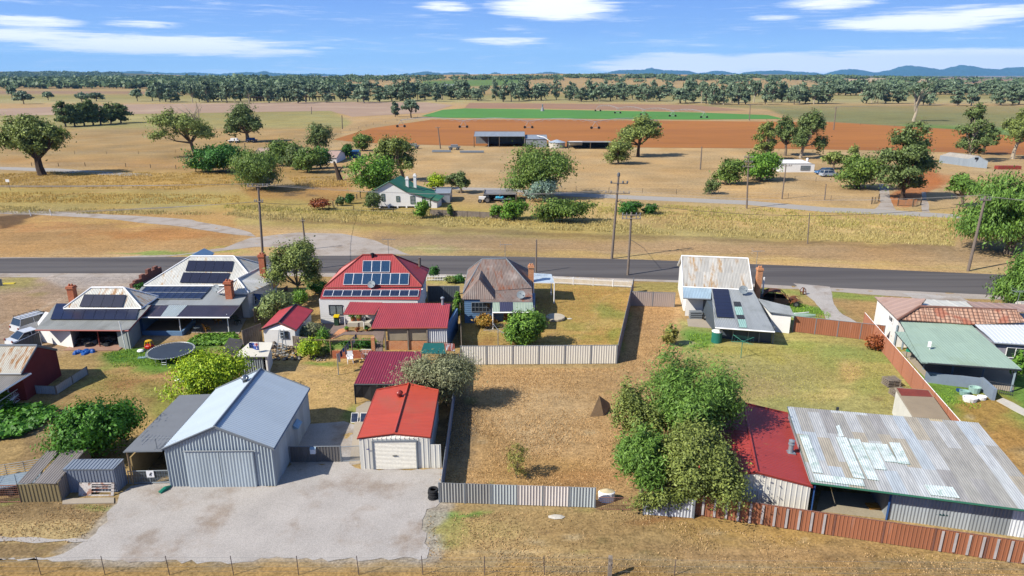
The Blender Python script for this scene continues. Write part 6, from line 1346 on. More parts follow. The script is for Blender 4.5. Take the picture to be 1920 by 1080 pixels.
MB().prism([tuple(P(x, y))[:2] for x, y in [(1530, 958), (1664, 974), (1672, 930), (1540, 920)]], 0, .02).build('floor_slab', mat('floor_dust', 'b0a48c', rough=1, var=.1), M_)
b = bk[0]+(bk[1]-bk[0])*.27; mb = MB(); mb.box((b.x, b.y+.2, 2.9), (.16, .1, .28)); mb.build('light_fitting', dark_trim, M_)
N_ = house('red_roof_shed', 'cream metal shed with a red roof half covered by tree shadow', 'shed', P(1440, 930))
m_red3 = metal('roof_red_dusty', 'b4443c', rust='b07040', rthr=(.64, .8), sheet=.04, streak=.11, rough=.5, met=.05)
f0, f1 = P(1523, 912, 2.1), P(1477, 775, 2.1); r0, r1 = P(1420, 886, 2.65), P(1394, 756, 2.65); dz_ = V(0, 0, .55); b0, b1 = r0*2-f0-dz_*2, r1*2-f1-dz_*2
nw = pitched(N_, f0, f1, b0, b1, r0, r1, m_red3, m_cwall, red_trim, ov=.06, pitch=.2, depth=.012, wpitch=.3, wkind='pan', ridge=m_red3)
p = PPL(1482, 848, *plane_of(f0, f1, r0)); mb = MB(); mb.box((p.x, p.y, p.z-.1), (.5, .5, .14)); mb.lathe(p, [(.15, 0), (.15, .55), (.2, .57), (.2, .62), (.1, .64), (.1, .7), (.18, .74), (.18, .84), (.02, .9)], 12); mb.build('flue', galv, N_)
# ================================================================ FENCES
def fence(name, label, A, B, h, m, pm=None, panel=2.35, pitch=.22, kind='pan', cap=True, cat='fence', mats=None, depth=.03, hB=None, gaps=(), cm=None):
    A = V(A[0], A[1], 0); B = V(B[0], B[1], 0); t = thing(name, label, cat, (A+B)/2); L = (B-A).length; n = max(1, round(L/panel)); d = (B-A)/n; hB = h if hB is None else hB; pm = pm or m
    flip = (B-A).cross(V(0, 0, 1)).dot(V(0, 0, 0)-A) < 0
    for k in range(n+1):
        p = A+d*k; hh = h+(hB-h)*k/n; MB().box((p.x, p.y, 0), (.07, .07, hh+.02), math.atan2(d.y, d.x)).build('post', pm, t)
    for k in range(n):
        if k in gaps: continue
        a = A+d*k; b = A+d*(k+1); h0 = h+(hB-h)*k/n; h1 = h+(hB-h)*(k+1)/n; u = d.normalized()*.04; a = a+u; b = b-u
        q = [a+V(0, 0, .03), b+V(0, 0, .03), b+V(0, 0, h1), a+V(0, 0, h0)]
        if flip: q = [q[1], q[0], q[3], q[2]]
        mm = m if mats is None else mats[min(int(k*len(mats)/n), len(mats)-1)]
        MB().ribs(q, pitch, depth, 0, kind, back=.03).build('panel', mm, t)
        if cap: MB().bar(q[3], q[2], .03, 4).build('rail', cm or pm, t)
    return t
m_fpale = metal('fence_pale', 'e2dccc', sheet=.03, streak=.05, rough=.6, met=.05, k=.78); m_ftaupe = metal('fence_taupe', 'c4b2a6', sheet=.03, streak=.05, rough=.6, met=.05)
m_fbrown = metal('fence_red_brown', 'b0704e', sheet=.08, streak=.10, rough=.7, met=0, rust='b98a74', rthr=(.62, .85)); m_fterra = metal('fence_terracotta', 'c08062', sheet=.04, streak=.06, rough=.65, met=0)
m_fdark = metal('fence_slate', '6c7478', sheet=.05, streak=.06, rough=.6); m_fshade = metal('fence_grey_shade_blue', 'a4b8cc', sheet=.05, streak=.08); m_wood = mat('paling', '96897a', rough=1, var=.25, ns=1.5, fine=.15, bump=.3)  # blue of the shade is put into the grey of the left vacant-block fence
fence('metal_fence', 'pale cream metal fence with six panels across the front of the rusty-roofed house yard', P(864, 684), P(1156, 682), 1.82, m_fpale, grey_trim)
fence('metal_fence', 'pale metal side fence running back from the cream fence corner to the street', P(1157.5, 681), P(1187, 548), 1.82, m_ftaupe, grey_trim)
fence('metal_fence', 'short taupe metal fence with gates closing the strip beside the vacant block', P(1182, 573.5), P(1264, 576), 1.7, m_ftaupe, grey_trim)
fence('boundary_fence', 'weathered dark fence hidden in shade left of the rusty-roofed house', P(866, 684), P(862, 560), 1.5, m_wood, timber_grey, pitch=.14, kind='pan', cap=False)
fence('metal_fence', 'blue and grey corrugated fence along the left edge of the vacant block', P(829, 935), P(860, 690), 1.35, m_fshade, grey_trim, pitch=.18, kind='corr')
fence('back_fence', 'patched corrugated fence in grey, cream and pale blue near the black tyre stack', P(824, 942), P(1115, 952), 1.38, galv, grey_trim, panel=1.6, pitch=.18, kind='corr', cap=False,
      mats=[metal('patch_grey', 'aaaaa6', k=.62, streak=.2), MATS['patch_grey'], metal('patch_blue', 'c0c8c8', k=.66), metal('patch_cream', 'e0d8d0', k=.66), MATS['patch_cream'], MATS['patch_blue'], metal('patch_sky', 'bccad0', k=.68)])
fence('back_fence', 'short white corrugated fence half hidden under the overgrown trees', P(1206, 965), P(1300, 972), 1.3, metal('patch_white', 'd6dade', k=.66), grey_trim, panel=1.6, pitch=.18, kind='corr', cap=False)
wf = fence('red_brown_fence', 'long red brown metal fence with faded white stripes along the bottom right', P(1303, 966), P(1945, 1062), 1.42, m_fbrown, mat('rail_brown', '8c6254', rough=.7), panel=2.4, pitch=.2, kind='pan', gaps=())
A0, B0 = P(1303, 966), P(1945, 1062); d = (B0-A0); L = d.length; d.normalize(); nn = V(d.y, -d.x, 0); nn = nn if nn.y < 0 else -nn
for k in range(26):
    u = .35+k*(L-.5)/26
    if 7.4 < u < 12.3: continue
    p = A0+d*u+nn*.075; MB().wall(p, p+d*.13, .04+.12*rnd.random(), 1.38, .012).build('strip', mat('worn_white', 'c8c0bc', rough=.8, var=.2, ns=1.2, fine=.1), wf)
fence('brown_fence', 'red brown metal fence with gates between the grey-roofed house and the tiled house', P(1486, 622), P(1655, 641), 1.7, m_fbrown, grey_trim, pitch=.2)
ta, tb, tc_ = P(1622, 586, 1.7), P(1655, 622, 1.7), P(1803, 792, 1.7)
fence('terracotta_fence', 'long terracotta metal fence running diagonally beside the green patio', ta, tc_, 1.7, m_fterra, m_fterra, pitch=.25, cm=white_trim)
fence('metal_fence', 'dark slate metal fence beside the parked utility at the left', P(28, 672), P(78, 648), 1.4, m_fdark, white_trim)
fence('paling_fence', 'tall dark wooden fence between the white house and the red-roofed house', P(478, 606), P(541, 560), 1.6, m_wood, timber_grey, pitch=.15, cap=False)
fence('metal_fence', 'grey metal fence and gate behind the red-roofed house near the rusty-roofed house', P(803, 566), P(862, 566), 1.9, m_fdark, grey_trim, pitch=.2)
fence('metal_fence', 'dark corrugated fence with a letterbox between the big shed and the orange garage', P(545, 867), P(640, 866), 1.2, metal('fence_charcoal', '7c7874', sheet=.1, streak=.1), grey_trim, pitch=.2)
fence('timber_screen', 'grey ribbed timber screen beside the small white shed', P(551, 652), P(582, 656), 1.2, m_wood, timber_grey, pitch=.2)
fence('garden_bed_wall', 'low white corrugated edging round a shaded garden bed beside the red shed', P(57, 738), P(106, 740), .75, metal('edging_white', 'c8ced2'), timber_grey, pitch=.2, kind='corr')
fence('garden_bed_wall', 'pale corrugated edging running back from the garden bed corner', P(107, 740), P(165, 702), .75, MATS['edging_white'], timber_grey, pitch=.2, kind='corr')
fence('timber_screen', 'dark fence panels behind the chicken shed with the flag', P(458, 655), P(492, 641), 1.9, m_wood, timber_grey, pitch=.25)
def picket(name, label, A, B, h, m, step=.14, w=.06):
    t = thing(name, label, 'fence', (A+B)/2); d = (B-A); L = d.length; d.normalize(); mb = MB(); k = 0; u = 0
    while u < L: p = A+d*u; mb.box((p.x, p.y, .06), (w, .025, h-.06), math.atan2(d.y, d.x)); u += step
    mb.build('pickets', m, t); mb = MB()
    for z in (.2, h-.2): mb.bar(A+V(0, 0, z), B+V(0, 0, z), .025, 4)
    mb.build('rails', m, t); n = max(1, round(L/2.4))
    for i in range(n+1): p = A+d*L*i/n; MB().box((p.x, p.y, 0), (.09, .09, h+.05)).build('post', m, t)
    return t
picket('picket_fence', 'white picket fence along the street edge of the fenced lawn', P(1038, 532), P(1187, 540), .95, white_trim)
picket('picket_fence', 'low white picket fence by the street behind the red-roofed house', P(800, 527), P(870, 527), .8, white_trim, .2)
def wire_fence(name, label, pts, h, step, m, wires=3, r=.03, ends=None):
    t = thing(name, label, 'fence', pts[0]); i = 0
    for a, b in zip(pts, pts[1:]):
        L = (b-a).length; n = max(1, int(L/step))
        for k in range(n+(b is pts[-1])):
            p = a+(b-a)*k/n; le = V((rnd.random()-.5)*.08, (rnd.random()-.5)*.08, 0); MB().bar(p, p+V(0, 0, h*(.9+.2*rnd.random()))+le, r, 4).build('post', m, t)
        mb = MB()
        for w in range(wires): z = h*(.3+.6*w/max(1, wires-1)); mb.bar(a+V(0, 0, z), b+V(0, 0, z), .006 if r < .04 else .012, 3)
        mb.build('wires', grey_trim, t)
    return t
# near farm fence: steel pickets and one split timber post
wt = thing('farm_fence', 'sagging wire fence on thin steel pickets along the very bottom edge', 'fence', P(560, 1078)); xs_ = [-55, 77, 197, 318, 438, 560, 673, 793, 909, 1021]
for i, x in enumerate(xs_):
    p = P(x, 1078+i*.05); MB().bar(p, p+V(-.05+.02*(i % 3), 0, 1.2), .022, 4).build('post', mat('steel_post', '6a5a58' if True else '', rough=.8), wt)
mb = MB(); a, b = P(-120, 1078), P(1143, 1079)
for z in (.25, .55, .85, 1.1): mb.bar(a+V(0, 0, z), b+V(0, 0, z), .005, 3)
a2 = P(1264, 1080); 
for z in (.25, .6, 1.0): mb.bar(b+V(0, 0, z), P(2000, 1086)+V(0, 0, z), .005, 3)
mb.build('wires', grey_trim, wt)
p = P(1143, 1082); mb = MB(); mb.prism([(p.x-.11, p.y-.09), (p.x+.1, p.y-.09), (p.x+.11, p.y+.09), (p.x-.1, p.y+.09)], 0, [1.25, 1.18, 1.28, 1.3]); mb.bar(p+V(0, -.1, .9), p+V(.02, -.1, 1.0), .12, 6); mb.build('strainer_post', timber_grey, wt)
p = P(1264, 1079); MB().bar(p, p+V(.02, 0, 1.0), .022, 4).build('post', MATS['steel_post'], wt)
FP_ = mat('farm_post', '6e6050', rough=1, var=.2)
wire_fence('paddock_fence', 'old post and wire fence with leaning posts beyond the lane at the left', [P(60, 312), P(160, 312), P(236, 313), P(330, 317)], 1.1, 7, FP_, r=.09)
wire_fence('paddock_fence', 'long thin wire fence on the near side of the middle paddock', [P(1080, 358), P(1400, 369), P(1640, 380)], 1.1, 7, FP_, r=.05)
wire_fence('paddock_fence', 'wire fence in front of the white farm cottage', [P(1490, 338), P(1570, 343)], 1.1, 4, FP_, r=.05)
wire_fence('paddock_fence', 'wire fence across the left paddock behind the big gum tree', [P(140, 289), P(260, 289), P(460, 281)], 1.1, 10, FP_, r=.05)
wire_fence('paddock_fence', 'wire fence beside the track at the left end of the red field', [P(600, 262), P(700, 234), P(800, 218)], 1.2, 14, FP_, r=.06)
wire_fence('cottage_fence', 'dark post and rail fence in front of the white cottage gable', [P(628, 395), P(700, 398), P(775, 402)], 1.0, 3., FP_, 2, r=.07)
wire_fence('garden_fence', 'overgrown dark fence at the left side of the white cottage garden', [P(617, 392), P(676, 371)], 1.2, 1.6, FP_, 4, r=.1)
wire_fence('paddock_fence', 'faint wire fence before the seed field on the right plain', [P(1500, 228), P(1900, 252)], 1.2, 16, FP_, r=.06)
fence('paling_fence', 'weathered grey paling fence beside the white cottage', P(806, 404), P(948, 411), 1.15, m_wood, bark_dark, panel=2.4, pitch=.3, cap=False)
for i, x in enumerate((1658, 1716, 1733)): pass
def farm_gate(label, A, B, m=galv):
    t = thing('farm_gate', label, 'gate', A); mb = MB(); d = B-A
    for z in (.15, .4, .65, .9, 1.15): mb.bar(A+V(0, 0, z), B+V(0, 0, z), .03, 4)
    for u in (0, .5, 1): mb.bar(A+d*u+V(0, 0, .1), A+d*u+V(0, 0, 1.2), .035, 4)
    mb.build('gate_frame', m, t)
    for p in (A, B): MB().bar(p, p+V(0, 0, 1.5), .12, 6).build('post', FP_, t)
farm_gate('left of three farm gates, open beside the concrete farm driveway', P(1634, 383), P(1647, 377), timber_grey)
farm_gate('middle farm gate between the two farm driveways', P(1683, 386), P(1711, 386), timber_grey)
farm_gate('right farm gate at the red dirt track', P(1711, 388), P(1726, 384), timber_grey)
g = thing('yard_gate', 'wide mesh gate with a white sign closing the carport lane', 'gate', P(285, 905)); a, b = P(244, 908), P(331, 906); mb = MB(); d = b-a
for z in (.08, .95): mb.bar(a+V(0, 0, z), b+V(0, 0, z), .03, 5)
for u in (0, .45, 1): mb.bar(a+d*u+V(0, 0, .05), a+d*u+V(0, 0, 1.0), .03, 5)
for k in range(1, 9): mb.bar(a+V(0, 0, .08+k*.1), b+V(0, 0, .08+k*.1), .009, 3)
for k in range(1, 18): mb.bar(a+d*(k/18)+V(0, 0, .08), a+d*(k/18)+V(0, 0, .95), .006, 3)
mb.build('gate_frame', galv, g); q = a+d*.40; s = MB(); e = V(0, -.05, 0); s.wall(q+e, q+e+d*.16, .5, .98, .015); sg_ = s.build('sign', white_trim, g)
s = MB(); c = q+d*.08+V(0, -.066, .76); s.wall(c-V(.05, 0, 0), c+V(.06, 0, 0), .70, .78, .008); s.wall(c+V(.03, 0, 0), c+V(.1, 0, 0), .77, .86, .008); s.wall(c-V(.05, 0, 0), c-V(.02, 0, 0), .6, .70, .008); s.wall(c+V(.03, 0, 0), c+V(.06, 0, 0), .6, .7, .008); s.build('sign_emblem', black, sg_)
g = thing('mesh_gate', 'small leaning mesh gate beside the orange-roofed garage', 'gate', P(655, 868)); a, b = P(641, 866), P(676, 864); mb = MB(); d = b-a
for z in (.05, 1.15): mb.bar(a+V(0, 0, z), b+V(0, 0, z), .025, 5)
for u in (0, 1): mb.bar(a+d*u, a+d*u+V(0, 0, 1.2), .03, 5)
for k in range(1, 14): mb.bar(a+d*(k/14)+V(0, 0, .05), a+d*(k/14)+V(0, 0, 1.15), .006, 3)
for k in range(1, 12): mb.bar(a+V(0, 0, .05+k*.095), b+V(0, 0, .05+k*.095), .006, 3)
mb.build('gate_frame', galv, g)
p = P(590, 866); lb = thing('letterbox', 'white letterbox mounted on the dark corrugated fence', 'letterbox', p+V(0, -.1, 0)); mb = MB(); mb.box((p.x, p.y-.14, .72), (.36, .14, .34)); mb.build('box', white_trim, lb)
mb = MB(); mb.prism([(p.x-.2, p.y-.24), (p.x+.2, p.y-.24), (p.x+.2, p.y-.05), (p.x-.2, p.y-.05)], 1.065, [1.08, 1.08, 1.18, 1.18]); mb.build('lid', mat('lid_blue', 'a9c4d8', bump=0), lb)
# ================================================================ POLES AND WIRES
def pole(label, b, py_top, px_top=None, r=.16, arms=(), ins=True, m=None, cap=None, name='power_pole', cat='power pole', az=0.):
    px = px_top if px_top is not None else 960+FP*b.x/(b.y*pc+CH*ps); t = PY(px, py_top, b.y)
    if abs(t.x-b.x) > 2.5: t.x = b.x+(t.x-b.x)
    o = thing(name, label, cat, b); MB().tube([b-V(0, 0, .1), b+(t-b)*.5, t], [r, r*.88, r*.72], 8).build('pole', m or pole_wood, o); ends = []
    for (dz, w) in arms:
        c = b+(t-b)*(1-dz/(t.z)); ca, sa = math.cos(az), math.sin(az); L_ = V(ca*w/2, sa*w/2, 0); A_ = MB().bar(c-L_+V(0, -.15, 0), c+L_+V(0, -.15, 0), .07, 4).build('crossarm', m or timber_grey, o)
        if ins:
            for s in (-1, -.55, .55, 1): MB().lathe(c+L_*s*.93+V(0, -.15, .06), [(.05, 0), (.08, .08), (.05, .16), (.07, .2), (.02, .28)], 8).build('insulator', mat('insulator', '8f8f95', rough=.3, bump=0), A_)
        ends.append([c+L_*s*.93+V(0, -.15, .34) for s in (-1, -.55, .55, 1)])
    return t, ends
tR, eR = pole('tall leaning timber power pole by the pepper trees at the right edge', P(1815, 508), 368, 1848, .2, [(.5, 1.4)])
t1, e1 = pole('tallest power pole with switchgear on the far kerb in the centre', P(1147, 485), 329, 1160, .19, [(2.4, 3.4)], az=-.1)
for o in C.objects:
    if o.get('label', '').startswith('tallest power pole'):
        mb = MB(); mb.bar(t1-V(1, .2, 1.), t1+V(1.25, -.2, -1.1), .05, 4)
        for x in (-1., .6, 1.2): mb.lathe(t1+V(x, -.2, -1.1), [(.05, 0), (.13, .1), (.13, .3), (.05, .42)], 8)
        mb.lathe(t1+V(0, 0, -.2), [(.1, 0), (.2, .1), (.2, .5), (.08, .62)], 8); mb.bar(t1+V(-.3, 0, -3.8), t1+V(.4, 0, -3.4), .05, 4); mb.build('switchgear', mat('switch_grey', '6d7074', bump=0), o)
t2, e2 = pole('shorter power pole with two crossarms and a stay wire in the centre', P(1177, 516), 398, 1184, .17, [(.35, 2.4), (.8, 2.4)])
mb = MB(); mb.bar(t2-V(0, 0, 3.5), P(1207, 465), .035, 4); tag(mb.build('stay_wire', mat('stay_pale', 'c9c2b8', bump=0), loc=tuple(t2-V(0, 0, 3.5))), 'pale stay wire slanting from the shorter centre power pole', 'stay wire')
t3, e3 = pole('plain bare timber post beside the road right of the rusty-roofed house', P(1005, 511), 449, 1006, .12, [])
t4, e4 = pole('tall power pole standing behind the long white house', P(495, 515), 347, 484, .18, [(.15, 2.6), (2.1, 1.1)])
t5, e5 = pole('short bare pole rising from the grey green street tree', P(573, 468), 410, 567, .15, [(.3, .8)], ins=False)
t7, e7 = pole('tall power pole with three crossarms beyond the farm lane on the right', P(1400, 391), 289, 1404, .18, [(.6, 1.8), (1.5, 1.6), (2.4, 2.2)])
t8, e8 = pole('thin power pole left of the farm cottage fence', P(1466, 373), 309, 1474, .15, [(.2, 2.4)])
pole('bare timber post beside the small fence corner in the middle paddock', P(1313, 318), 275, 1316, .2); pole('short white topped meter pole before the farm cottage', P(1546, 375), 345, 1549, .13)
t11, e11 = pole('distant power pole at the edge of the red field', P(1563, 244), 200, 1568, .28, [(.6, 2.5)]); t12, e12 = pole('distant thin power pole on the crop field', P(1405, 226), 195, 1407, .28, [(.6, 2.5)])
pole('leaning pole on the red field left of the machinery shed', P(826, 279), 238, 821, .22, [(.3, 1.6)]); pole('thin pole on the paddock left of the red field', P(642, 242), 216, 641, .25); pole('short dark leaning pole in the tall dry grass at the right', P(1514, 457), 400, 1518, .1)
pole('thin pole on the pale stubble field', P(584, 214), 200, 584, .25); pole('small pole beside the farmhouse hedge', P(459, 288), 268, 459, .16)
for i, x in enumerate((58, 96)): b = P(x, 405-i*1.); tag(MB().bar(b, b+V(-.1, 0, 1.1), .09, 6).build('marker_post', white_trim, loc=tuple(b)), ['left one of two white marker posts by the gravel track', 'right one of two white marker posts by the gravel track'][i], 'marker post', 'white marker posts by the gravel track')
b = P(20, 357); s = thing('road_sign', 'small white sign on a thin dark post at the far left', 'sign', b); MB().bar(b, b+V(-.2, 0, 2.2), .05, 5).build('post', bark_dark, s); MB().box((b.x-.2, b.y-.1, 1.9), (.8, .06, .6)).build('sign_panel', white_trim, s)
def wire(label, a, b, sag, r=.018, m=None, name='power_line'):
    pts = [a+(b-a)*(k/14)-V(0, 0, sag*4*(k/14)*(1-k/14)) for k in range(15)]; mb = MB()
    for p, q in zip(pts, pts[1:]): mb.bar(p, q, r, 3, caps=False)
    return mb.build(name, m or wire_m, loc=tuple(a))
wire_m = mat('wire_pale', 'b4aca4', rough=.6, bump=0); wire_d = mat('wire_dark', '55504c', rough=.6, bump=0)
def span(label, ends, m=None, r=.018, sag=.8):
    t = thing('power_line', label, 'power line', ends[0][0])
    for a, b in ends:
        pts = [a+(b-a)*(k/14)-V(0, 0, sag*4*(k/14)*(1-k/14)) for k in range(15)]; mb = MB()
        for p, q in zip(pts, pts[1:]): mb.bar(p, q, r, 3, caps=False)
        mb.build('wire', m or wire_m, t)
L0 = t4+V(-78, 3, .1); span('four high wires running left from the pole behind the white house', [(e4[0][k], L0+V(0, (k-1.5)*.8, (k-1.5)*.02)) for k in range(4)], r=.02, sag=.5)
L1 = t4+V(-78, -2, -3.6); span('three lower wires curving left from the pole behind the white house', [(t4-V(.3-.3*k, 0, 2.1), L1+V(0, k*.5, k*.25)) for k in range(3)], r=.022, sag=1.)
span('high wires from the left street pole to the tallest centre pole', [(e4[0][k], e1[0][k]) for k in (0, 1, 3)], r=.014, sag=.9)
span('dark service wire from the left street pole towards the white cottage', [(t4-V(0, 0, 2.2), P(660, 386)+V(0, 0, 2.))], wire_d, .03, .8)
span('dark cable sagging right from the tallest centre pole to the leaning pole', [(t1-V(0, 0, 3.5), tR-V(0, 0, 1.))], wire_d, .03, 1.8)
span('high wires from the tallest centre pole to the leaning pole', [(e1[0][k], tR+V((k-1)*.3, 0, .2)) for k in (0, 3)], r=.012, sag=1.)
span('wires leaving the leaning right pole', [(tR+V(.3*k, 0, 0), tR+V(50, -6+k, -1)) for k in (-1, 1)], r=.014, sag=1.); span('fine wires across the distant right plain', [(t12, t11), (t11, P(1990, 215)+V(0, 0, 12))], r=.05, sag=1.5)
# ================================================================ VEHICLES
tyre = mat('tyre', '2a2a2c', rough=.9, bump=0); carglass = mat('car_glass', '34414c', rough=.08, spec=.8, bump=0, var=0, fine=0); hub = mat('hub', 'a8abb0', rough=.3, metal=.7, bump=0)
def wheel(par, c, r, w, ax):
    ax = Vector(ax).normalized(); mb = MB(); c = Vector(c); u = V(0, 0, 1); v = ax.cross(u); n = 16
    for (ra, a0_, rb, b0_) in ((r*.62, w/2, r*.95, w/2), (r*.95, w/2, r, w*.35), (r, w*.35, r, -w*.35), (r, -w*.35, r*.95, -w/2), (r*.95, -w/2, r*.62, -w/2)):
        for k in range(n):
            t0, t1_ = 2*math.pi*k/n, 2*math.pi*(k+1)/n; e = lambda t, R_, z: c+(u*math.cos(t)+v*math.sin(t))*R_+ax*z
            mb.face([e(t0, ra, a0_), e(t1_, ra, a0_), e(t1_, rb, b0_), e(t0, rb, b0_)], smooth=True)
    t = mb.build('wheel', tyre, par); mb = MB(); mb.bar(c-ax*w*.42, c+ax*w*.42, r*.62, 12); mb.build('rim', hub, t)
def car(name, label, pos, rz, body_m, prof, glassp, L, Wd, cat='car', wr=.34, rack=False, wx=(.19, .8)):
    """prof: side outline (x 0..1 of length, z) of the lower body; glassp: cabin outline"""
    t = thing(name, label, cat, pos); ca, sa = math.cos(rz), math.sin(rz)
    def W_(x, y, z): X_ = (x-.5)*L; return V(pos.x+X_*ca-y*sa, pos.y+X_*sa+y*ca, z)
    def shell(prof_, w0, w1, zmid, zt):
        mb = MB(); n = len(prof_); wy = lambda z: w0+(w1-w0)*max(0, min(1, (z-zmid)/(zt-zmid)))
        Lf = [W_(x, -wy(z)/2, z) for x, z in prof_]; Rt = [W_(x, wy(z)/2, z) for x, z in prof_]
        mb.face(Lf[::-1]); mb.face(Rt)
        for i in range(n): j = (i+1) % n; mb.face([Lf[i], Lf[j], Rt[j], Rt[i]])
        return mb
    bd = shell(prof, Wd, Wd*.94, .5, max(z for _, z in prof)).build('body', body_m, t)
    zt = max(z for _, z in glassp); zb = min(z for _, z in glassp)
    shell(glassp, Wd*.90, Wd*.72, zb, zt).build('window', carglass, t)
    xs_ = [x for x, z in glassp if z > zt-.06]; mb = MB(); x0, x1 = min(xs_), max(xs_)
    q = [W_(x0, -Wd*.37, zt+.005), W_(x1, -Wd*.37, zt+.005), W_(x1, Wd*.37, zt+.005), W_(x0, Wd*.37, zt+.005)]; mb.face(q); mb.face([p-V(0, 0, .05) for p in q[::-1]])
    for i in range(4): mb.face([q[i]-V(0, 0, .05), q[(i+1) % 4]-V(0, 0, .05), q[(i+1) % 4], q[i]])
    for x, z in glassp:
        pass
    for s in (-1, 1):
        lo = [(x, z) for x, z in glassp if z < zb+.06]; lo0, lo1 = min(lo), max(lo); mb.bar(W_(lo0[0], s*Wd*.455, zb), W_(x0, s*Wd*.37, zt), .035, 4); mb.bar(W_(lo1[0], s*Wd*.455, zb), W_(x1, s*Wd*.37, zt), .035, 4); mb.bar(W_((x0+x1)/2, s*Wd*.455, zb), W_((x0+x1)/2, s*Wd*.37, zt), .035, 4)
    mb.build('roof', body_m, t)
    for x in wx:
        for s in (-1, 1): wheel(t, W_(x, s*Wd*.46, wr), wr, .22, (-sa, ca, 0))
    for s in (-1, 1): c = W_(.995, s*Wd*.36, .72); MB().lathe(c, [(.02, -.06), (.1, -.05), (.1, .05), (.02, .06)], 8).build('headlight', white_trim, t)
    for s in (-1, 1): c = W_(.005, s*Wd*.40, .8); MB().box((c.x, c.y, c.z-.1), (.08, .12, .2), rz).build('taillight', red_trim, t)
    if rack:
        mb = MB()
        for s in (-1, 1): mb.bar(W_(x0, s*Wd*.34, zt+.12), W_(x1+.05, s*Wd*.34, zt+.12), .025, 4)
        for k in range(7): x = x0+(x1-x0)*k/6; mb.bar(W_(x, -Wd*.34, zt+.12), W_(x, Wd*.34, zt+.12), .02, 4)
        for s in (-1, 1):
            for x in (x0, x1): mb.bar(W_(x, s*Wd*.34, zt), W_(x, s*Wd*.34, zt+.25), .02, 4)
        mb.build('roof_rack', dark_trim, t)
    return t
paint_w = mat('car_white', 'd4d8d8', rough=.25, var=.03, bump=0, coat=.5, k=.66); paint_b = mat('car_blue', '4f7fb0', rough=.25, var=.03, bump=0, coat=.5); paint_s = mat('car_silver', 'b4bcc2', rough=.25, var=.03, bump=0, coat=.5)
SUV = [(0, .38), (.02, 1.0), (.25, 1.08), (.74, 1.05), (.97, .92), (1., .55), (.98, .38)]; SUVG = [(.04, 1.02), (.10, 1.62), (.14, 1.68), (.56, 1.68), (.62, 1.6), (.74, 1.05)]
car('parked_car', 'blue and silver station wagon parked before the white farm cottage', P(1545, 327), 3.3, paint_b, SUV, SUVG, 4.8, 1.85)
car('parked_ute', 'silver four wheel drive with a bull bar parked at the front of the farm cottage', P(1554, 331), .2, paint_s, SUV, SUVG, 4.8, 1.85)
car('parked_van', 'white four wheel drive with a black roof rack behind the small solar cottage', P(76, 615), R(62), paint_w, SUV, SUVG, 4.8, 1.85, 'car', rack=True)
car('parked_car', 'white old car with its bonnet open beside the dark slate fence', P(64, 640), R(60), paint_w, [(0, .35), (.02, .8), (.3, .88), (.72, .88), (.98, .78), (1, .5), (.98, .35)], [(.12, .85), (.28, 1.32), (.55, 1.34), (.70, .86)], 4.3, 1.7)
b = P(64, 640); mb = MB(); mb.face([b+V(.6, 1.2, .95), b+V(1.7, .6, .95), b+V(1.9, 1.6, 1.7), b+V(.8, 2.2, 1.7)]); mb.face([b+V(.6, 1.2, .93), b+V(.8, 2.2, 1.68), b+V(1.9, 1.6, 1.68), b+V(1.7, .6, .93)])
# rusty wreck
rw = thing('car_wreck', 'rusted stripped shell of an old round-bodied car on the grass beside the grey-roofed house', 'car wreck', P(1465, 570)); b = P(1463, 570); rz = R(-14); ca, sa = math.cos(rz), math.sin(rz); L, Wd = 4.6, 1.7
W_ = lambda x, y, z: V(b.x+(x-.5)*L*ca-y*sa, b.y+(x-.5)*L*sa+y*ca, z)
wreck_m = mat('wreck_rust', '6a4438', rough=.9, var=.3, ns=1.2, fine=.15, col2='8a5a3c', thr=(.45, .6), c2s=1.5); wreck_d = mat('wreck_dark', '3a302e', rough=.8, var=.3, ns=1)
mb = MB(); pr = [(0, .3), (.0, .75), (.08, .95), (.62, .95), (.66, .7), (.66, .3)]
for s in (-1, 1):
    q = [W_(x, s*Wd/2, z) for x, z in pr]; mb.face(q if s > 0 else q[::-1]); mb.face(q[::-1] if s > 0 else q)
for i in (0, 1): mb.face([W_(pr[i][0], -Wd/2, pr[i][1]), W_(pr[i+1][0], -Wd/2, pr[i+1][1]), W_(pr[i+1][0], Wd/2, pr[i+1][1]), W_(pr[i][0], Wd/2, pr[i][1])])
mb.face([W_(.02, -.8, .45), W_(.66, -.8, .45), W_(.66, .8, .45), W_(.02, .8, .45)]); mb.build('body', wreck_d, rw)
mb = MB(); arc = [(.05, .95), (.09, 1.3), (.2, 1.55), (.38, 1.6), (.5, 1.5), (.62, 1.0)]
for s in (-1, 1): mb.tube([W_(x, s*Wd*(.46 if z < 1.2 else .38), z) for x, z in arc], .05, 6); mb.tube([W_(.33, s*Wd*.46, .95), W_(.33, s*Wd*.38, 1.6)], .05, 5)
for (x0_, z0_), (x1_, z1_) in ((arc[1], arc[2]), (arc[2], arc[3])): mb.face([W_(x0_, -Wd*.38, z0_), W_(x1_, -Wd*.38, z1_), W_(x1_, Wd*.38, z1_), W_(x0_, Wd*.38, z0_)])
mb.face([W_(.38, -.6, 1.6), W_(.48, -.6, 1.53), W_(.48, .6, 1.53), W_(.38, .6, 1.6)]); mb.build('roof_frame', wreck_m, rw)
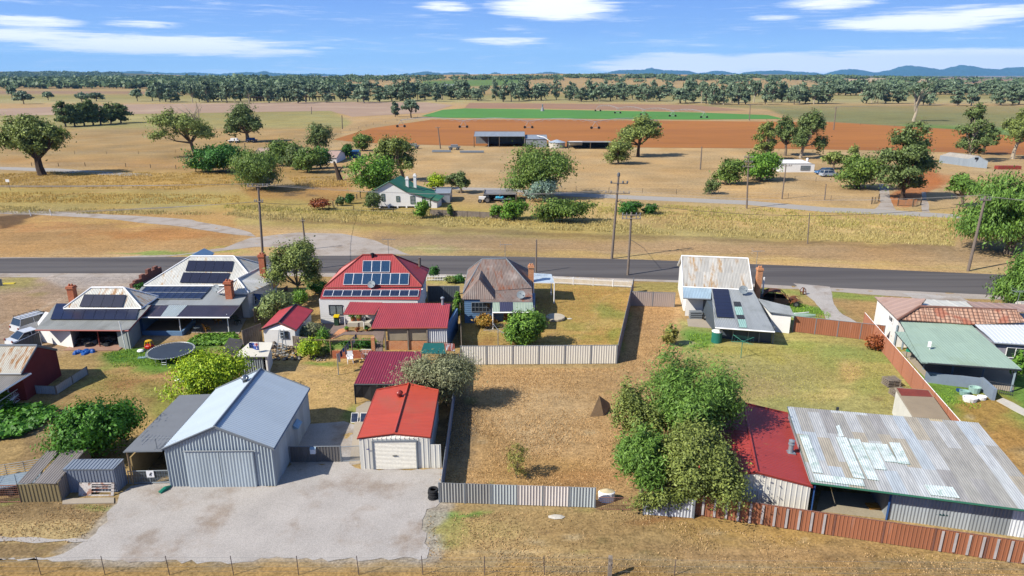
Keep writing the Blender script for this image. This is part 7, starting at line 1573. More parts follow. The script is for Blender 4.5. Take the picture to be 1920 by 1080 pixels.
for s in (-1, 1):
    mb = MB(); 
    for k in range(8):
        a0_, a1_ = math.pi*k/8*.95, math.pi*(k+1)/8*.95; e = lambda a, y: W_(.84-.13*math.cos(a), y, .32+.52*math.sin(a)); mb.face([e(a0_, s*.6), e(a1_, s*.6), e(a1_, s*.95), e(a0_, s*.95)]); mb.face([e(a0_, s*.95), e(a1_, s*.95), e(a1_, s*.6), e(a0_, s*.6)])
    mb.build('fender', mat('wreck_orange', 'a8683e', rough=.9, var=.2), rw); wheel(rw, W_(.16, s*.78, .32), .32, .2, (-sa, ca, 0)); wheel(rw, W_(.84, s*.78, .32), .3, .2, (-sa, ca, 0))
mb = MB(); mb.box(tuple(W_(.78, 0, .35)), (.9, .5, .45), rz); mb.bar(W_(.7, -.4, .9), W_(.95, -.4, .75), .04, 5); mb.bar(W_(.66, -.7, .9), W_(.66, .7, .9), .05, 5); mb.lathe(W_(.8, .1, .8), [(.2, 0), (.2, .12), (.02, .2)], 10); mb.build('engine', wreck_m, rw)
# tractor wheel junk beside it
b = P(1502, 553); t = thing('bull_bar', 'small rusty metal frame standing alone on the grass by the gravel drive', 'scrap frame', b); mb = MB(); mb.tube([b, b+V(-.2, 0, .6), b+V(.1, .1, .9), b+V(.5, .1, .7), b+V(.6, 0, 0)], .05, 6); mb.bar(b+V(-.1, 0, .4), b+V(.55, 0, .4), .05, 5); mb.bar(b+V(.2, 0, .1), b+V(.25, .05, .9), .1, 6); mb.build('frame', wreck_m, t)
b = P(1506, 594); t = thing('boat_hull', 'upturned pale green dinghy lying on the grass behind the white lean-to', 'dinghy', b); mb = MB(); rings = []
for i in range(7):
    u = i/6; w = .55*math.sin(math.pi*min(.5+u*.5, .98))+.02; x = -1.3+2.6*u; rings.append([b+V(x, math.cos(a)*w, .05+math.sin(a)*.42*(1-.4*u)) for a in [math.pi*k/8 for k in range(9)]])
for a_, c_ in zip(rings, rings[1:]):
    for k in range(8): mb.face([a_[k], c_[k], c_[k+1], a_[k+1]], smooth=True)
mb.face(rings[0]); mb.build('hull', mat('hull_green', 'a4c0ac', rough=.6, bump=0), t); MB().bar(b+V(-1.1, -.2, .45), b+V(.7, .35, .4), .05, 5).build('keel', white_trim, t)
# ================================================================ YARD THINGS
# trampoline
b = P(322, 668); t = thing('trampoline', 'large round black trampoline on the lawn', 'trampoline', b); Rr = 2.05; tz0 = .72; cx, cy = P(320, 657, tz0).x, P(320, 657, tz0).y; mb = MB(); n = 40
c = V(cx, cy, tz0); rg = [c+V(math.cos(2*math.pi*k/n), math.sin(2*math.pi*k/n), 0)*Rr*.93 for k in range(n)]; mb.face(rg); mb.face([p-V(0, 0, .02) for p in rg[::-1]]); mb.build('mat', mat('tramp_mat', '3c4652', rough=.6, bump=0), t)
mb = MB(); mb.tube([c+V(math.cos(2*math.pi*k/n), math.sin(2*math.pi*k/n), 0)*Rr for k in range(n+1)], .035, 6); mb.build('rim', galv, t)
mb = MB()
for k in range(56): a = 2*math.pi*k/56; mb.bar(c+V(math.cos(a), math.sin(a), 0)*Rr*.93, c+V(math.cos(a), math.sin(a), 0)*Rr*.99, .02, 4)
mb.build('springs', white_trim, t)
for k in range(6): a = 2*math.pi*k/6+.3; e = V(math.cos(a), math.sin(a), 0); mb = MB(); mb.tube([c+e*Rr, c+e*Rr*.97-V(0, 0, tz0-.02)], .03, 6); mb.build('leg', galv, t)
mb = MB(); a = c+V(.4, -Rr-.05, 0)
for s in (-.2, .2): mb.bar(a+V(s, 0, -.05), a+V(s, -.15, -.68), .02, 4)
for z in (.25, .45): mb.bar(a+V(-.2, -.1, -z), a+V(.2, -.1, -z), .02, 4)
mb.build('ladder', galv, t)
# toy car
b = P(281, 655); t = thing('toy_car', 'red and yellow ride-on toy car beside the trampoline', 'toy car', b); mb = MB(); mb.lathe(b+V(0, 0, .12), [(.28, 0), (.38, .08), (.38, .28), (.3, .36)], 14, sx=1.2, sy=.9); mb.build('body', mat('toy_red', 'd02820', rough=.3, bump=0), t)
mb = MB(); 
for s in (-1, 1): mb.tube([b+V(s*.28, -.25, .45), b+V(s*.22, -.18, .85), b+V(s*.22, .18, .85), b+V(s*.28, .25, .45)], .05, 6)
mb.lathe(b+V(0, 0, .84), [(.3, 0), (.3, .06), (.15, .12)], 12); mb.build('roof', mat('toy_yellow', 'f0c020', rough=.3, bump=0), t)
for sx in (-1, 1):
    for sy in (-1, 1): wheel(t, b+V(sx*.25, sy*.3, .12), .12, .08, (0, 1, 0))
def lump(name, label, cat, b, prof, m, sx=1., sy=1., n=12, **k): return tag(MB().lathe(b, prof, n, sx=sx, sy=sy).build(name, m, loc=tuple(b)), label, cat, **k)
lump('sheep_toy', 'small white plastic tub lying on the lawn left of the toy car', 'tub', P(264, 660), [(.2, 0), (.26, .12), (.18, .24), (.02, .28)], white_trim, 1.3)
b = P(267, 671); tag(MB().box(tuple(b), (.75, .45, .07), .3).build('sand_tray', mat('tray_teal', '8aa8ac', bump=0), loc=tuple(b)), 'flat grey green tray on the lawn below the white tub', 'tray')
b = P(157, 661); mb = MB()
for i in range(16): a = rnd.random()*6.28; r_ = rnd.random()*.7; c = b+V(math.cos(a)*r_*1.3, math.sin(a)*r_*.8, 0); mb.lathe(c, [(.28, 0), (.22, .1+.1*rnd.random()), (.02, .2+.12*rnd.random())], 6, smooth=False)
tag(mb.build('tarpaulin', mat('tarp_blue', '2460b0', rough=.4, bump=0), loc=tuple(b)), 'crumpled bright blue tarpaulin on the bare soil before the solar cottage', 'tarpaulin')
b = P(342, 712); t = thing('tyre_planter', 'white painted tyre planter with green plants on the dry lawn', 'planter', b); mb = MB(); mb.lathe(b, [(.55, 0), (.62, .12), (.55, .26), (.4, .26), (.38, .1)], 18); mb.build('tyre', white_trim, t); crown_mesh('plant', LM['bright'], [(b.x, b.y, .25, .25, .25, .12)], 120, .08, 5, t, off=tuple(b))
# small sheds bottom left
S1 = thing('tool_shed', 'small grey blue ribbed metal tool shed with a white door leaning on it', 'shed', P(175, 935)); sq = quad([(137, 861, 1.75), (233, 860, 1.75), (117, 880, 1.68), (213, 879.5)]); sq = [sq[0], sq[1], sq[3], sq[2]]
m_ts = metal('tool_shed_blue', '9aa5b4', sheet=.03, streak=.05, rough=.45); skillion(S1, sq, m_ts, grey_trim, .22, .03, 'pan'); gp4 = [V(p.x, p.y, 0) for p in sq]; body(S1, [gp4[3]+V(.04, .04, 0), gp4[2]+V(-.04, .04, 0), gp4[1]+V(-.04, -.04, 0), gp4[0]+V(.04, -.04, 0)], 1.66, m_ts, ribs=.2)
b = P(133, 944); b2 = P(200, 944); b2.y = b.y = gp4[3].y-.35; mb = MB(); top = V(0, .3, .75)
for (u0, u1, v0, v1) in [(0, .08, 0, 1), (.92, 1, 0, 1), (0, 1, .9, 1), (0, 1, 0, .1), (.25, .36, 0, 1), (.36, 1, .3, .36), (.36, 1, .55, .62), (.36, 1, .75, .8), (.08, .25, .1, .9)]:
    q = [b+(b2-b)*u+top*v for u, v in ((u0, v0), (u1, v0), (u1, v1), (u0, v1))]; mb.face(q); e = V(0, .03, 0); mb.face([p+e for p in q[::-1]])
tag(mb.build('old_door', mat('door_peeling', 'd8d0c8', rough=.8, var=.25, ns=3, fine=.2, col2='a87e6a', thr=(.5, .6), c2s=3), loc=tuple(b)), 'peeling white panelled door leaning sideways against the blue grey tool shed', 'door')
S2 = thing('lean_to_shed', 'narrow leaning shed roofed with two loose strips of old corrugated iron', 'shed', P(85, 935)); m_ow = metal('iron_weathered', 'a59c94', sheet=.1, streak=.16, rust='8c7a68', rthr=(.6, .8))
for i, c in enumerate(([(88, 845), (112, 845), (58, 906), (33, 906)], [(120, 843), (160, 844), (104, 907), (62, 906)])):
    q = quad([(*c[0], 1.85), (*c[1], 1.85), (*c[3], 1.3), c[2]]); q = [q[0], q[1], q[3], q[2]]; skillion(S2, q, m_ow, m_ow, .16, .02, 'corr', th=.03)
khaki = metal('fence_khaki', 'a8986e', sheet=.03, streak=.06, rough=.6); a, c = P(40, 942), P(116, 940); MB().ribs([a, c, c+V(0, 0, 1.25), a+V(0, 0, 1.25)], .22, .03, 0, 'pan', back=.04).build('wall', khaki, S2); posts(S2, [a, c], 1.3, khaki, .04)
c2 = P(122, 905); MB().ribs([c, V(c2.x+.9, c2.y+1.6, 0), V(c2.x+.9, c2.y+1.6, 1.7), c+V(0, 0, 1.3)], .2, .02, 0, 'corr', back=.03).build('side_wall', m_ow, S2); posts(S2, [P(85, 880)+V(.3, 1, 0), P(150, 872)], 1.7, timber_grey, .05)
g = thing('wire_gate', 'rusty square mesh gate at the bottom left', 'gate', P(18, 942)); a, c = P(-28, 943), P(40, 942); mb = MB(); d = c-a
for z in (.05, 1.2): mb.bar(a+V(0, 0, z), c+V(0, 0, z), .035, 5)
for u in (0, 1): mb.bar(a+d*u, a+d*u+V(0, 0, 1.22), .035, 5)
for k in range(1, 16): mb.bar(a+d*(k/16)+V(0, 0, .05), a+d*(k/16)+V(0, 0, 1.2), .011, 3)
for k in range(1, 8): mb.bar(a+V(0, 0, .05+k*.145), c+V(0, 0, .05+k*.145), .011, 3)
mb.build('gate_frame', mat('gate_rust', '9a6a5a', rough=.9), g)
t = thing('box_trailer', 'galvanised cage trailer parked behind the mesh gate at the bottom left', 'trailer', P(25, 910)); b = P(30, 915); rz = .35; ca, sa = math.cos(rz), math.sin(rz); T_ = lambda x, y, z: V(b.x+x*ca-y*sa, b.y+x*sa+y*ca, z)
mb = MB(); q = [T_(-1.6, -.8, .55), T_(1.4, -.8, .55), T_(1.4, .8, .55), T_(-1.6, .8, .55)]; mb.prism([(p.x, p.y) for p in q], .5, .58); mb.build('tray', mat('trailer_floor', 'a4b4bc', rough=.5, metal=.3, bump=0), t)
mb = MB()
for z in (.6, .75, .9, 1.05, 1.2, 1.35): [mb.bar(V(q[i].x, q[i].y, z), V(q[(i+1) % 4].x, q[(i+1) % 4].y, z), .016, 4) for i in range(4)]
for i in range(4):
    for u in (0, .33, .66): p = q[i]+(q[(i+1) % 4]-q[i])*u; mb.bar(V(p.x, p.y, .55), V(p.x, p.y, 1.37), .02, 4)
mb.build('cage', galv, t)
for s in (-1, 1): wheel(t, T_(0, s*.9, .3), .3, .18, (-sa, ca, 0))
mb = MB(); mb.bar(T_(1.4, -.5, .5), T_(2.4, 0, .45), .04, 4); mb.bar(T_(1.4, .5, .5), T_(2.4, 0, .45), .04, 4); mb.build('drawbar', galv, t)
b = P(300, 925); t = thing('garden_bin', 'crumpled green bag lying on the gravel below the yard gate', 'bag', b); mb = MB(); mb.tube([b, b+V(.2, .35, .12), b+V(.35, .7, .08)], [.16, .15, .05], 8); mb.build('bag', mat('bag_green', '1f8a70', rough=.5, bump=.3), t)
# brick-edged garden, wall, trellis
b0_, b1_ = P(624, 672), P(700, 671); gw_ = thing('brick_wall', 'low garden wall of weathered brick under the trellis', 'wall', b0_); MB().wall(b0_, b1_, 0, .75, .15).build('wall', br_red, gw_); x_ = P(701.5, 672); MB().box((x_.x, x_.y, 0), (.32, .32, 2.1)).build('brick_pier', br_orange, gw_)
tr = thing('trellis', 'thin timber trellis frame over the low brick garden wall', 'trellis', b0_); a = P(584, 660)
for p in (P(620, 673), P(660, 673), P(699, 673)): MB().bar(V(p.x, p.y+.25, 0), V(p.x, p.y+.25, 1.75), .05, 4).build('post', timber, tr)
MB().bar(V(a.x, P(620, 673).y+.3, 1.75), V(x_.x, x_.y+.2, 1.75), .04, 4).build('beam', timber, tr)
g = thing('garden_gate', 'small white wrought metal gate at the end of the brick garden wall', 'gate', P(688, 671)); a, c = P(678, 674), P(697, 674); mb = MB(); d = c-a
for z in (.1, .55, 1.): mb.bar(a+V(0, 0, z), c+V(0, 0, z), .02, 4)
for k in range(8): mb.bar(a+d*(k/7)+V(0, 0, .05), a+d*(k/7)+V(0, 0, 1.), .015, 4)
mb.build('gate_frame', white_trim, g)
def chair(label, b, m, rz=0., name='garden_chair', sc=1., leanback=True):
    t = thing(name, label, 'chair', b); ca, sa = math.cos(rz)*sc, math.sin(rz)*sc; T_ = lambda x, y, z: V(b.x+x*ca-y*sa, b.y+x*sa+y*ca, z*sc)
    q = [T_(-.25, -.25, .42), T_(.25, -.25, .42), T_(.25, .25, .42), T_(-.25, .25, .42)]; MB().prism([(p.x, p.y) for p in q], .42*sc, .47*sc).build('seat', m, t)
    mb = MB(); u = [T_(-.25, .23, .47), T_(.25, .23, .47), T_(.28, .38, 1.), T_(-.28, .38, 1.)]; mb.face(u); mb.face([p+V(0, .03, 0) for p in u[::-1]]); mb.build('backrest', m, t)
    for x, y in ((-.22, -.22), (.22, -.22), (-.22, .22), (.22, .22)): MB().bar(T_(x*1.1, y*1.1, 0), T_(x, y, .43), .03, 5).build('leg', m, t)
    for s in (-1, 1): MB().bar(T_(s*.28, -.22, .66), T_(s*.28, .3, .66), .03, 4).build('armrest', m, t)
    return t
chair('white plastic garden chair standing by the brick garden wall', P(657, 680), white_trim, .3)
wd = mat('chair_wood', 'c08a3c', rough=.6, var=.15); chair('yellow wooden chair at the front edge of the patio', P(389, 623), wd, 2.4, 'wooden_chair'); chair('yellow wooden chair deeper under the patio roof', P(410, 608), wd, 2.8, 'wooden_chair'); chair('dark green padded chair at the right end of the patio', P(446, 609), mat('chair_dark', '3a443a', rough=.8), 1., 'patio_chair')
b = P(372, 624); t = thing('patio_table', 'small glass topped table at the left edge of the patio', 'table', b); MB().lathe(b+V(0, 0, .62), [(.4, 0), (.4, .03)], 14).build('table_top', mat('table_glass', '7c8890', rough=.2, bump=0), t)
for k in range(4): a = k*1.57+.7; MB().bar(b+V(math.cos(a)*.3, math.sin(a)*.3, 0), b+V(math.cos(a)*.28, math.sin(a)*.28, .62), .02, 4).build('leg', dark_trim, t)
# half-pipe / blue wall between the two houses
t = thing('blue_wall', 'low blue rendered wall enclosing the paved court beside the patio', 'wall', P(300, 626)); MB().wall(P(268, 628), P(343, 629), 0, .45, .2).build('wall', blue_paint, t); MB().wall(P(343, 629), P(366, 606), 0, .5, .2).build('wall', blue_paint, t)
MB().prism([tuple(P(x, y))[:2] for x, y in [(268, 628), (342, 628), (362, 606), (292, 604)]], 0, .2).build('court_floor', mat('court_dirt', 'a08a6c', rough=1, var=.2, ns=.8), t)
# pile of firewood and stones
def pile(name, label, cat, px, n, s, ms, hmax, seed, log=False):
    rd = random.Random(seed); pts = [P(*p) for p in px]; xs_ = [p.x for p in pts]; ys_ = [p.y for p in pts]; mbs = [MB() for _ in ms]; cx, cy = sum(xs_)/len(xs_), sum(ys_)/len(ys_); i = 0
    while i < n:
        x = rd.uniform(min(xs_), max(xs_)); y = rd.uniform(min(ys_), max(ys_)); dd = max(abs(x-cx)/(max(xs_)-min(xs_)), abs(y-cy)/(max(ys_)-min(ys_)))*2; z = hmax*(1-dd)*rd.random(); r = s*(.6+.8*rd.random()); mb = mbs[rd.randrange(len(ms))]
        if log: a = rd.random()*3.14; d = V(math.cos(a), math.sin(a), (rd.random()-.5)*.6)*r*1.4; mb.bar(V(x, y, z+r*.5)-d, V(x, y, z+r*.5)+d, r*.5, 6)
        else: mb.lathe(V(x, y, z), [(r*.5, 0), (r*.75, r*.3), (r*.55, r*.7), (.01, r*.8)], 7, sx=.8+.6*rd.random(), smooth=False)
        i += 1
    t = thing(name, label, cat, (cx, cy, 0))
    for mb, m in zip(mbs, ms): o = mb.build('stones' if not log else 'logs', m, t); o['kind'] = 'stuff'
    return t
st1, st2, st3 = mat('stone_tan', 'b8a488', rough=1, var=.2), mat('stone_grey', '9a9890', rough=1, var=.2), mat('log_dark', '5c5048', rough=1, var=.2)
pile('stone_pile', 'heap of split logs and stones in front of the small white shed', 'stone pile', [(516, 652), (562, 648), (566, 672), (518, 676)], 150, .17, [st1, st2, st3], .5, 3); pile('log_pile', 'heap of old timber beside the stone pile', 'wood pile', [(512, 640), (530, 640), (530, 655), (512, 656)], 26, .2, [timber_grey, st3], .6, 4, True)
pile('edging_stones', 'row of sandy edging stones below the clipped hedge', 'edging stones', [(580, 673), (612, 668), (612, 672), (580, 678)], 22, .16, [st1], .05, 5)
pile('junk_pile', 'dark clutter of bikes and bags under the solar cottage roof', 'clutter', [(148, 650), (178, 650), (176, 638), (150, 638)], 26, .38, [black, st2, st3], .6, 6); pile('junk_pile', 'dark clutter in the right bay of the solar cottage', 'clutter', [(192, 650), (220, 650), (220, 640), (192, 640)], 22, .34, [black, st3], .6, 7)
b = P(165, 651); lump('plastic_tub', 'grey tub holding a red bucket at the edge of the solar cottage slab', 'tub', b+V(0, 0, .09), [(.22, 0), (.28, .35), (.24, .35), (.2, .1)], dark_trim)
# wheelie bin, pots
def bin_(label, b, lid): 
    t = thing('wheelie_bin', label, 'bin', b); mb = MB(); mb.prism([(b.x-.22, b.y-.25), (b.x+.22, b.y-.25), (b.x+.22, b.y+.25), (b.x-.22, b.y+.25)], .05, .95); mb.build('body', mat('bin_green', '33503c', rough=.5, bump=0), t)
    mb = MB(); mb.prism([(b.x-.28, b.y-.34), (b.x+.28, b.y-.34), (b.x+.28, b.y+.3), (b.x-.28, b.y+.3)], .96, [1.02, 1.02, 1.12, 1.12]); mb.build('lid', lid, t)
    for s in (-1, 1): wheel(t, b+V(s*.2, .25, .1), .1, .05, (1, 0, 0))
bin_('green wheelie bin with a yellow lid against the white wall', P(632, 610), mat('lid_yellow', 'f0d000', rough=.4, bump=0))
terra = mat('terracotta', 'c8744a', rough=.9, var=.1)
def pot(label, b, r, h, leaf, z0=0., m=None, sz=.16, g='potted plants before the red-roofed house'):
    b = V(b.x, b.y, z0); t = thing('potted_plant', label, 'potted plant', b, g); MB().lathe(b, [(r*.7, 0), (r, h), (r*.85, h), (r*.8, h*.8)], 12).build('pot', m or terra, t); crown_mesh('plant', LM[leaf], [(b.x, b.y, z0+h+r*.8, r*1.3, r*1.3, r*1.1)], 140, sz, int(b.x*7) % 99+3, t, off=tuple(b), asp=.2, sub=5)
pot('left one of two large terracotta pots on the pale verandah step', P(662.5, 609), .26, .35, 'dark', .45); pot('right one of two large terracotta pots on the pale verandah step', P(673.5, 608.5), .28, .38, 'gum', .45); pot('leftmost small pot in front of the verandah step', P(651.5, 622), .16, .25, 'bright'); pot('small pot in the middle before the verandah step', P(670, 622.5), .15, .25, 'rust'); pot('right small pot before the verandah step', P(688, 621), .17, .25, 'dark')
struct(MB().prism([tuple(P(x, y))[:2] for x, y in [(601, 607), (640, 607), (655, 606), (648, 622), (700, 622), (704, 616), (722, 617), (718, 640), (716, 690), (709, 690), (700, 652), (708, 640), (700, 628), (645, 628), (624, 636), (604, 628)]], .0, .045).build('paved_path', mat('paving_brown', '8e7c74', rough=.9, var=.15, ns=1)))
struct(MB().prism([tuple(P(x, y))[:2] for x, y in [(636, 618), (647, 616), (648, 622), (624, 636), (618, 634)]], .0, .06).build('brick_paving', br_orange))
# clothes lines
def hoist(label, b, top, r, washing=False, m=None, sc=1.):
    t = thing('clothes_line', label, 'clothes line', b); c = V(b.x, b.y, top); MB().bar(b, c, .035, 6).build('pole', m or galv, t); mb = MB(); arms = [V(math.cos(k*math.pi/2+.4), math.sin(k*math.pi/2+.4), 0)*r for k in range(4)]
    for a in arms: mb.bar(c-V(0, 0, .1), c+a+V(0, 0, .08), .022, 4)
    for f in (.5, .75, 1.):
        for k in range(4): mb.bar(c+arms[k]*f+V(0, 0, .06*f), c+arms[(k+1) % 4]*f+V(0, 0, .06*f), .006, 3)
    mb.build('frame', m or galv, t); return t, c, arms
hoist('rotary clothes line with a dark frame behind the cream fence', P(934, 648), 1.75, 1.5); hoist('green rotary clothes line in the yard of the grey-roofed house', P(1389, 671), 1.75, 1.3, m=mat('hoist_green', '4a9a80', rough=.5, bump=0))
b = P(635, 703); t = thing('clothes_line', 'washing line with hanging clothes strung from a tall pole over the dry lawn', 'clothes line', b); c = V(b.x, b.y, 1.9); e = P(672, 655)+V(0, 0, 1.7); MB().bar(b, c+V(0, 0, .1), .04, 6).build('pole', galv, t); mb = MB()
for s in (0, .25): mb.bar(c+V(s, 0, 0), e+V(s, 0, 0), .008, 3)
mb.build('wires', galv, t)
cols_ = [mat('cloth_'+n_, c_, rough=.9, var=.1, bump=.2) for n_, c_ in (('white', 'e0dcd8'), ('navy', '2a3a5c'), ('blue', '2f66a8'), ('stripe', 'b09a9a'), ('grey', '7c8088'), ('dark', '3c4048'), ('light_grey', '9a9ea4'))]
for i in range(9):
    u = .02+i*.105; a = c+(e-c)*u; a2 = c+(e-c)*(u+.085); dr = .85-.25*(i % 3); q = [a, a2, a2+V(.05, -.03, -dr), a+V(.03, .02, -dr*.9)]; mb = MB(); mb.face(q); mb.face([p+V(.015, 0, 0) for p in q[::-1]]); tag(mb.build('hanging_cloth', cols_[i % 7], loc=tuple(a)), ['white towel', 'navy shirt', 'bright blue shirt', 'striped cloth', 'grey towel', 'dark trousers', 'light grey towel', 'white sheet', 'small navy cloth'][i]+' hanging '+['nearest the pole', 'second from the pole', 'third from the pole', 'fourth from the pole', 'in the middle of the line', 'sixth from the pole', 'seventh from the pole', 'second from the far end', 'at the far end'][i]+' of the washing line', 'washing', 'washing on the line')
# flag (blue with a union cross canton and white stars)
b = P(486, 664); fg = thing('flag', 'Australian flag drooping from a short staff above the cream shed roof', 'flag', V(b.x, b.y, 1.9)); base_ = PY(486, 662, P(475, 668, 1.9).y+.8); MB().bar(base_-V(0, 0, .3), base_+V(.05, 0, 1.05), .02, 5).build('staff', galv, fg)
fm = bpy.data.materials.new('flag_cloth'); fm.use_nodes = True; t_ = NT(fm.node_tree); bs = fm.node_tree.nodes['Principled BSDF']; tc = t_.n('TexCoord'); sp = t_.n('SeparateXYZ'); t_.L.new(tc.outputs['UV'], sp.inputs[0]); u, v, _ = sp.outputs; mth = t_.math
def band_(e, w): return mth('LESS_THAN', mth('ABSOLUTE', e), w)
cu = mth('MULTIPLY', u, 2.); cv = mth('SUBTRACT', mth('MULTIPLY', v, 2.), 1.); inc = mth('MULTIPLY', mth('LESS_THAN', cu, 1.), mth('GREATER_THAN', cv, 0.)); x_ = mth('SUBTRACT', cu, .5); y_ = mth('SUBTRACT', cv, .5)
dg = mth('MAXIMUM', band_(mth('SUBTRACT', x_, y_), .12), band_(mth('ADD', x_, y_), .12)); wx_ = mth('MAXIMUM', mth('MAXIMUM', band_(x_, .16), band_(y_, .16)), dg); rx_ = mth('MAXIMUM', mth('MAXIMUM', band_(x_, .09), band_(y_, .09)), mth('MAXIMUM', band_(mth('SUBTRACT', x_, y_), .04), band_(mth('ADD', x_, y_), .04)))
col = t_.mix(mth('MULTIPLY', inc, wx_), lin4('2a55b0', .6), lin4('f0f0f0', .7)); col = t_.mix(mth('MULTIPLY', inc, rx_), col, lin4('c83038', .6))
for (su, sv, sr) in ((.25, .25, .09), (.75, .82, .055), (.75, .18, .055), (.64, .52, .055), (.86, .6, .055), (.8, .42, .03)):
    ee = mth('ADD', mth('POWER', mth('ABSOLUTE', mth('MULTIPLY', mth('SUBTRACT', u, su), 1.8)), .8), mth('POWER', mth('ABSOLUTE', mth('SUBTRACT', v, sv)), .8)); col = t_.mix(mth('LESS_THAN', ee, sr**.8*1.6), col, lin4('f0f0f0', .7))
t_.L.new(col, bs.inputs['Base Color']); bs.inputs['Roughness'].default_value = .8; mb = MB(); top = base_+V(.05, 0, 1.0)
for i in range(8):
    for j in range(6):
        def fp_(i, j): uu, vv = i/8, j/6; return top+V(-1.1*uu*.75, -.12*math.sin(uu*7)*uu, -(1-vv)*.72-uu*.18*(1-uu)+uu*.22*(.5-vv)+uu*.1)
        mb.face([fp_(i, j), fp_(i, j+1), fp_(i+1, j+1), fp_(i+1, j)], 0, [(i/8, j/6), (i/8, (j+1)/6), ((i+1)/8, (j+1)/6), ((i+1)/8, j/6)])
mb.build('flag_cloth', fm, fg)
b = P(432, 654); t = thing('netted_garden', 'low dark shade-cloth garden box beside the chicken shed', 'garden bed', b); q = [P(418, 664), P(447, 668), P(462, 648), P(431, 643)]; body(t, q, .55, shade, 'net_wall'); pass
# vacant block things, tank, tyres
b = P(1132, 780); t = thing('scrap_sheet', 'folded grey scrap of board standing like a tent on the vacant block', 'scrap', b); mb = MB(); a, c, d = P(1106, 782), P(1132, 780), P(1123, 741, 0); tp = PY(1124, 742, a.y+.3); mb.face([a, c, tp]); mb.face([c, a, tp+V(0, .05, 0)]); mb.face([c, P(1146, 768), V(c.x+.5, c.y+.7, .75), tp]); mb.face([tp, V(c.x+.5, c.y+.7, .76), P(1146, 768), c]); mb.build('board', timber, t)
b = P(1041.5, 598); t = thing('tank_cover', 'round pale concrete tank lid on the fenced lawn', 'concrete lid', b); MB().lathe(b, [(1.0, 0), (1.05, .22), (1.0, .3), (.02, .33)], 14).build('lid', mat('lid_pale', 'cbbfa8', rough=.9, var=.1), t)
for i in range(4): b = P(812, 934)+V(0, 0, .17*i); tag(MB().lathe(b+V(.03*(i % 2), 0, 0), [(.2, .02), (.3, 0), (.33, .08), (.3, .16), (.2, .15), (.18, .08), (.2, .02)], 18).build('tyre', tyre, loc=tuple(b)), ['bottom', 'second', 'third', 'top'][i]+' tyre of the black stack at the vacant block corner', 'tyre', 'stack of black tyres')
b = P(1137, 938); t = thing('white_tank', 'white plastic tank behind the wire gate at the near edge of the vacant block', 'tank', b); MB().lathe(b, [(.5, 0), (.52, .6), (.45, .66)], 18, sy=.6).build('tank', white_trim, t); MB().lathe(b+V(0, 0, .66), [(.45, 0), (.05, .16)], 18, sy=.6).build('lid', mat('tub_lid', 'd8c8a0', bump=0), t)
g = thing('wire_gate', 'rusty wire mesh gate below the white tank', 'gate', P(1150, 955)); a, c = P(1117, 955), P(1182, 957); d = c-a; mb = MB()
for z in (.05, .85): mb.bar(a+V(0, 0, z), c+V(0, 0, z), .02, 4)
for k in range(19): mb.bar(a+d*(k/18)+V(0, 0, .05), a+d*(k/18)+V(0, 0, .85), .008, 3)
for k in range(1, 6): mb.bar(a+V(0, 0, .05+k*.13), c+V(0, 0, .05+k*.13), .008, 3)
mb.build('gate_frame', MATS['gate_rust'], g)
def rock(name, label, b, r, m, sx=1., cat='rock'): return lump(name, label, cat, b, [(r*.8, 0), (r, r*.12), (r*.6, r*.3), (.01, r*.34)], m, sx, .7, 7)
rock('flat_stone', 'flat pale stone lying on the dry verge below the vacant block', P(1043, 970), .35, concrete_pale, 1.5); rock('flat_stone', 'small pale stone on the lawn right of the concrete lid', P(1068, 598), .25, concrete_pale, 1.2)
b = P(1343, 641); t = thing('water_tank', 'green round water tank at the corner of the grey-roofed house', 'tank', b); MB().lathe(b, [(.5, 0), (.5, 1.05), (.47, 1.1)], 20).build('tank', mat('tank_green', '2e8070', rough=.5, bump=.1), t); MB().lathe(b+V(0, 0, 1.1), [(.52, 0), (.52, .04), (.05, .14)], 20).build('lid', white_trim, t)
b = P(1300, 597); t = thing('outdoor_unit', 'grey slatted crate beside the white rear wall', 'crate', b); mb = MB(); [mb.box((b.x+.2, b.y, .05+.22*k), (1.3, .6, .12)) for k in range(4)]; mb.build('slats', grey_trim, t); lump('rubbish_bag', 'black rubbish bag beside the grey slatted crate', 'bag', P(1325, 600), [(.35, 0), (.42, .3), (.2, .6), (.05, .66)], black)
lump('grey_drum', 'dark grey drum left of the slatted crate by the white rear wall', 'drum', P(1289, 590), [(.3, 0), (.3, .9), (.02, .92)], dark_trim)
# tiled house side: hot water cylinder, pallets, pool chemicals
b = P(1657, 628); lump('rain_tank', 'tall white cylinder tank against the side wall of the tiled house', 'tank', b, [(.5, 0), (.5, 2.0), (.3, 2.15), (.02, 2.2)], white_trim)
for i, (x, y) in enumerate([(1670, 722), (1684, 741), (1694, 748)]):
    b = P(x, y); t = thing('pallet_stack', ['upper stack of grey timber pallets beside the terracotta fence', 'middle stack of grey timber pallets beside the terracotta fence', 'lower stack of grey timber pallets next to the concrete store'][i], 'pallets', b, 'stacks of pallets by the terracotta fence')
    for L_ in range((5, 4, 2)[i]):
        mb = MB(); [mb.box((b.x+.03*(L_ % 2), b.y-.4+.2*k, .05+L_*.14), (1.15, .11, .025), .15) for k in range(5)]; [mb.box((b.x-.5+.5*k, b.y, L_*.14-.0+.0), (.09, .9, .05), .15) for k in range(3)]; mb.build('pallet', timber_grey, t)
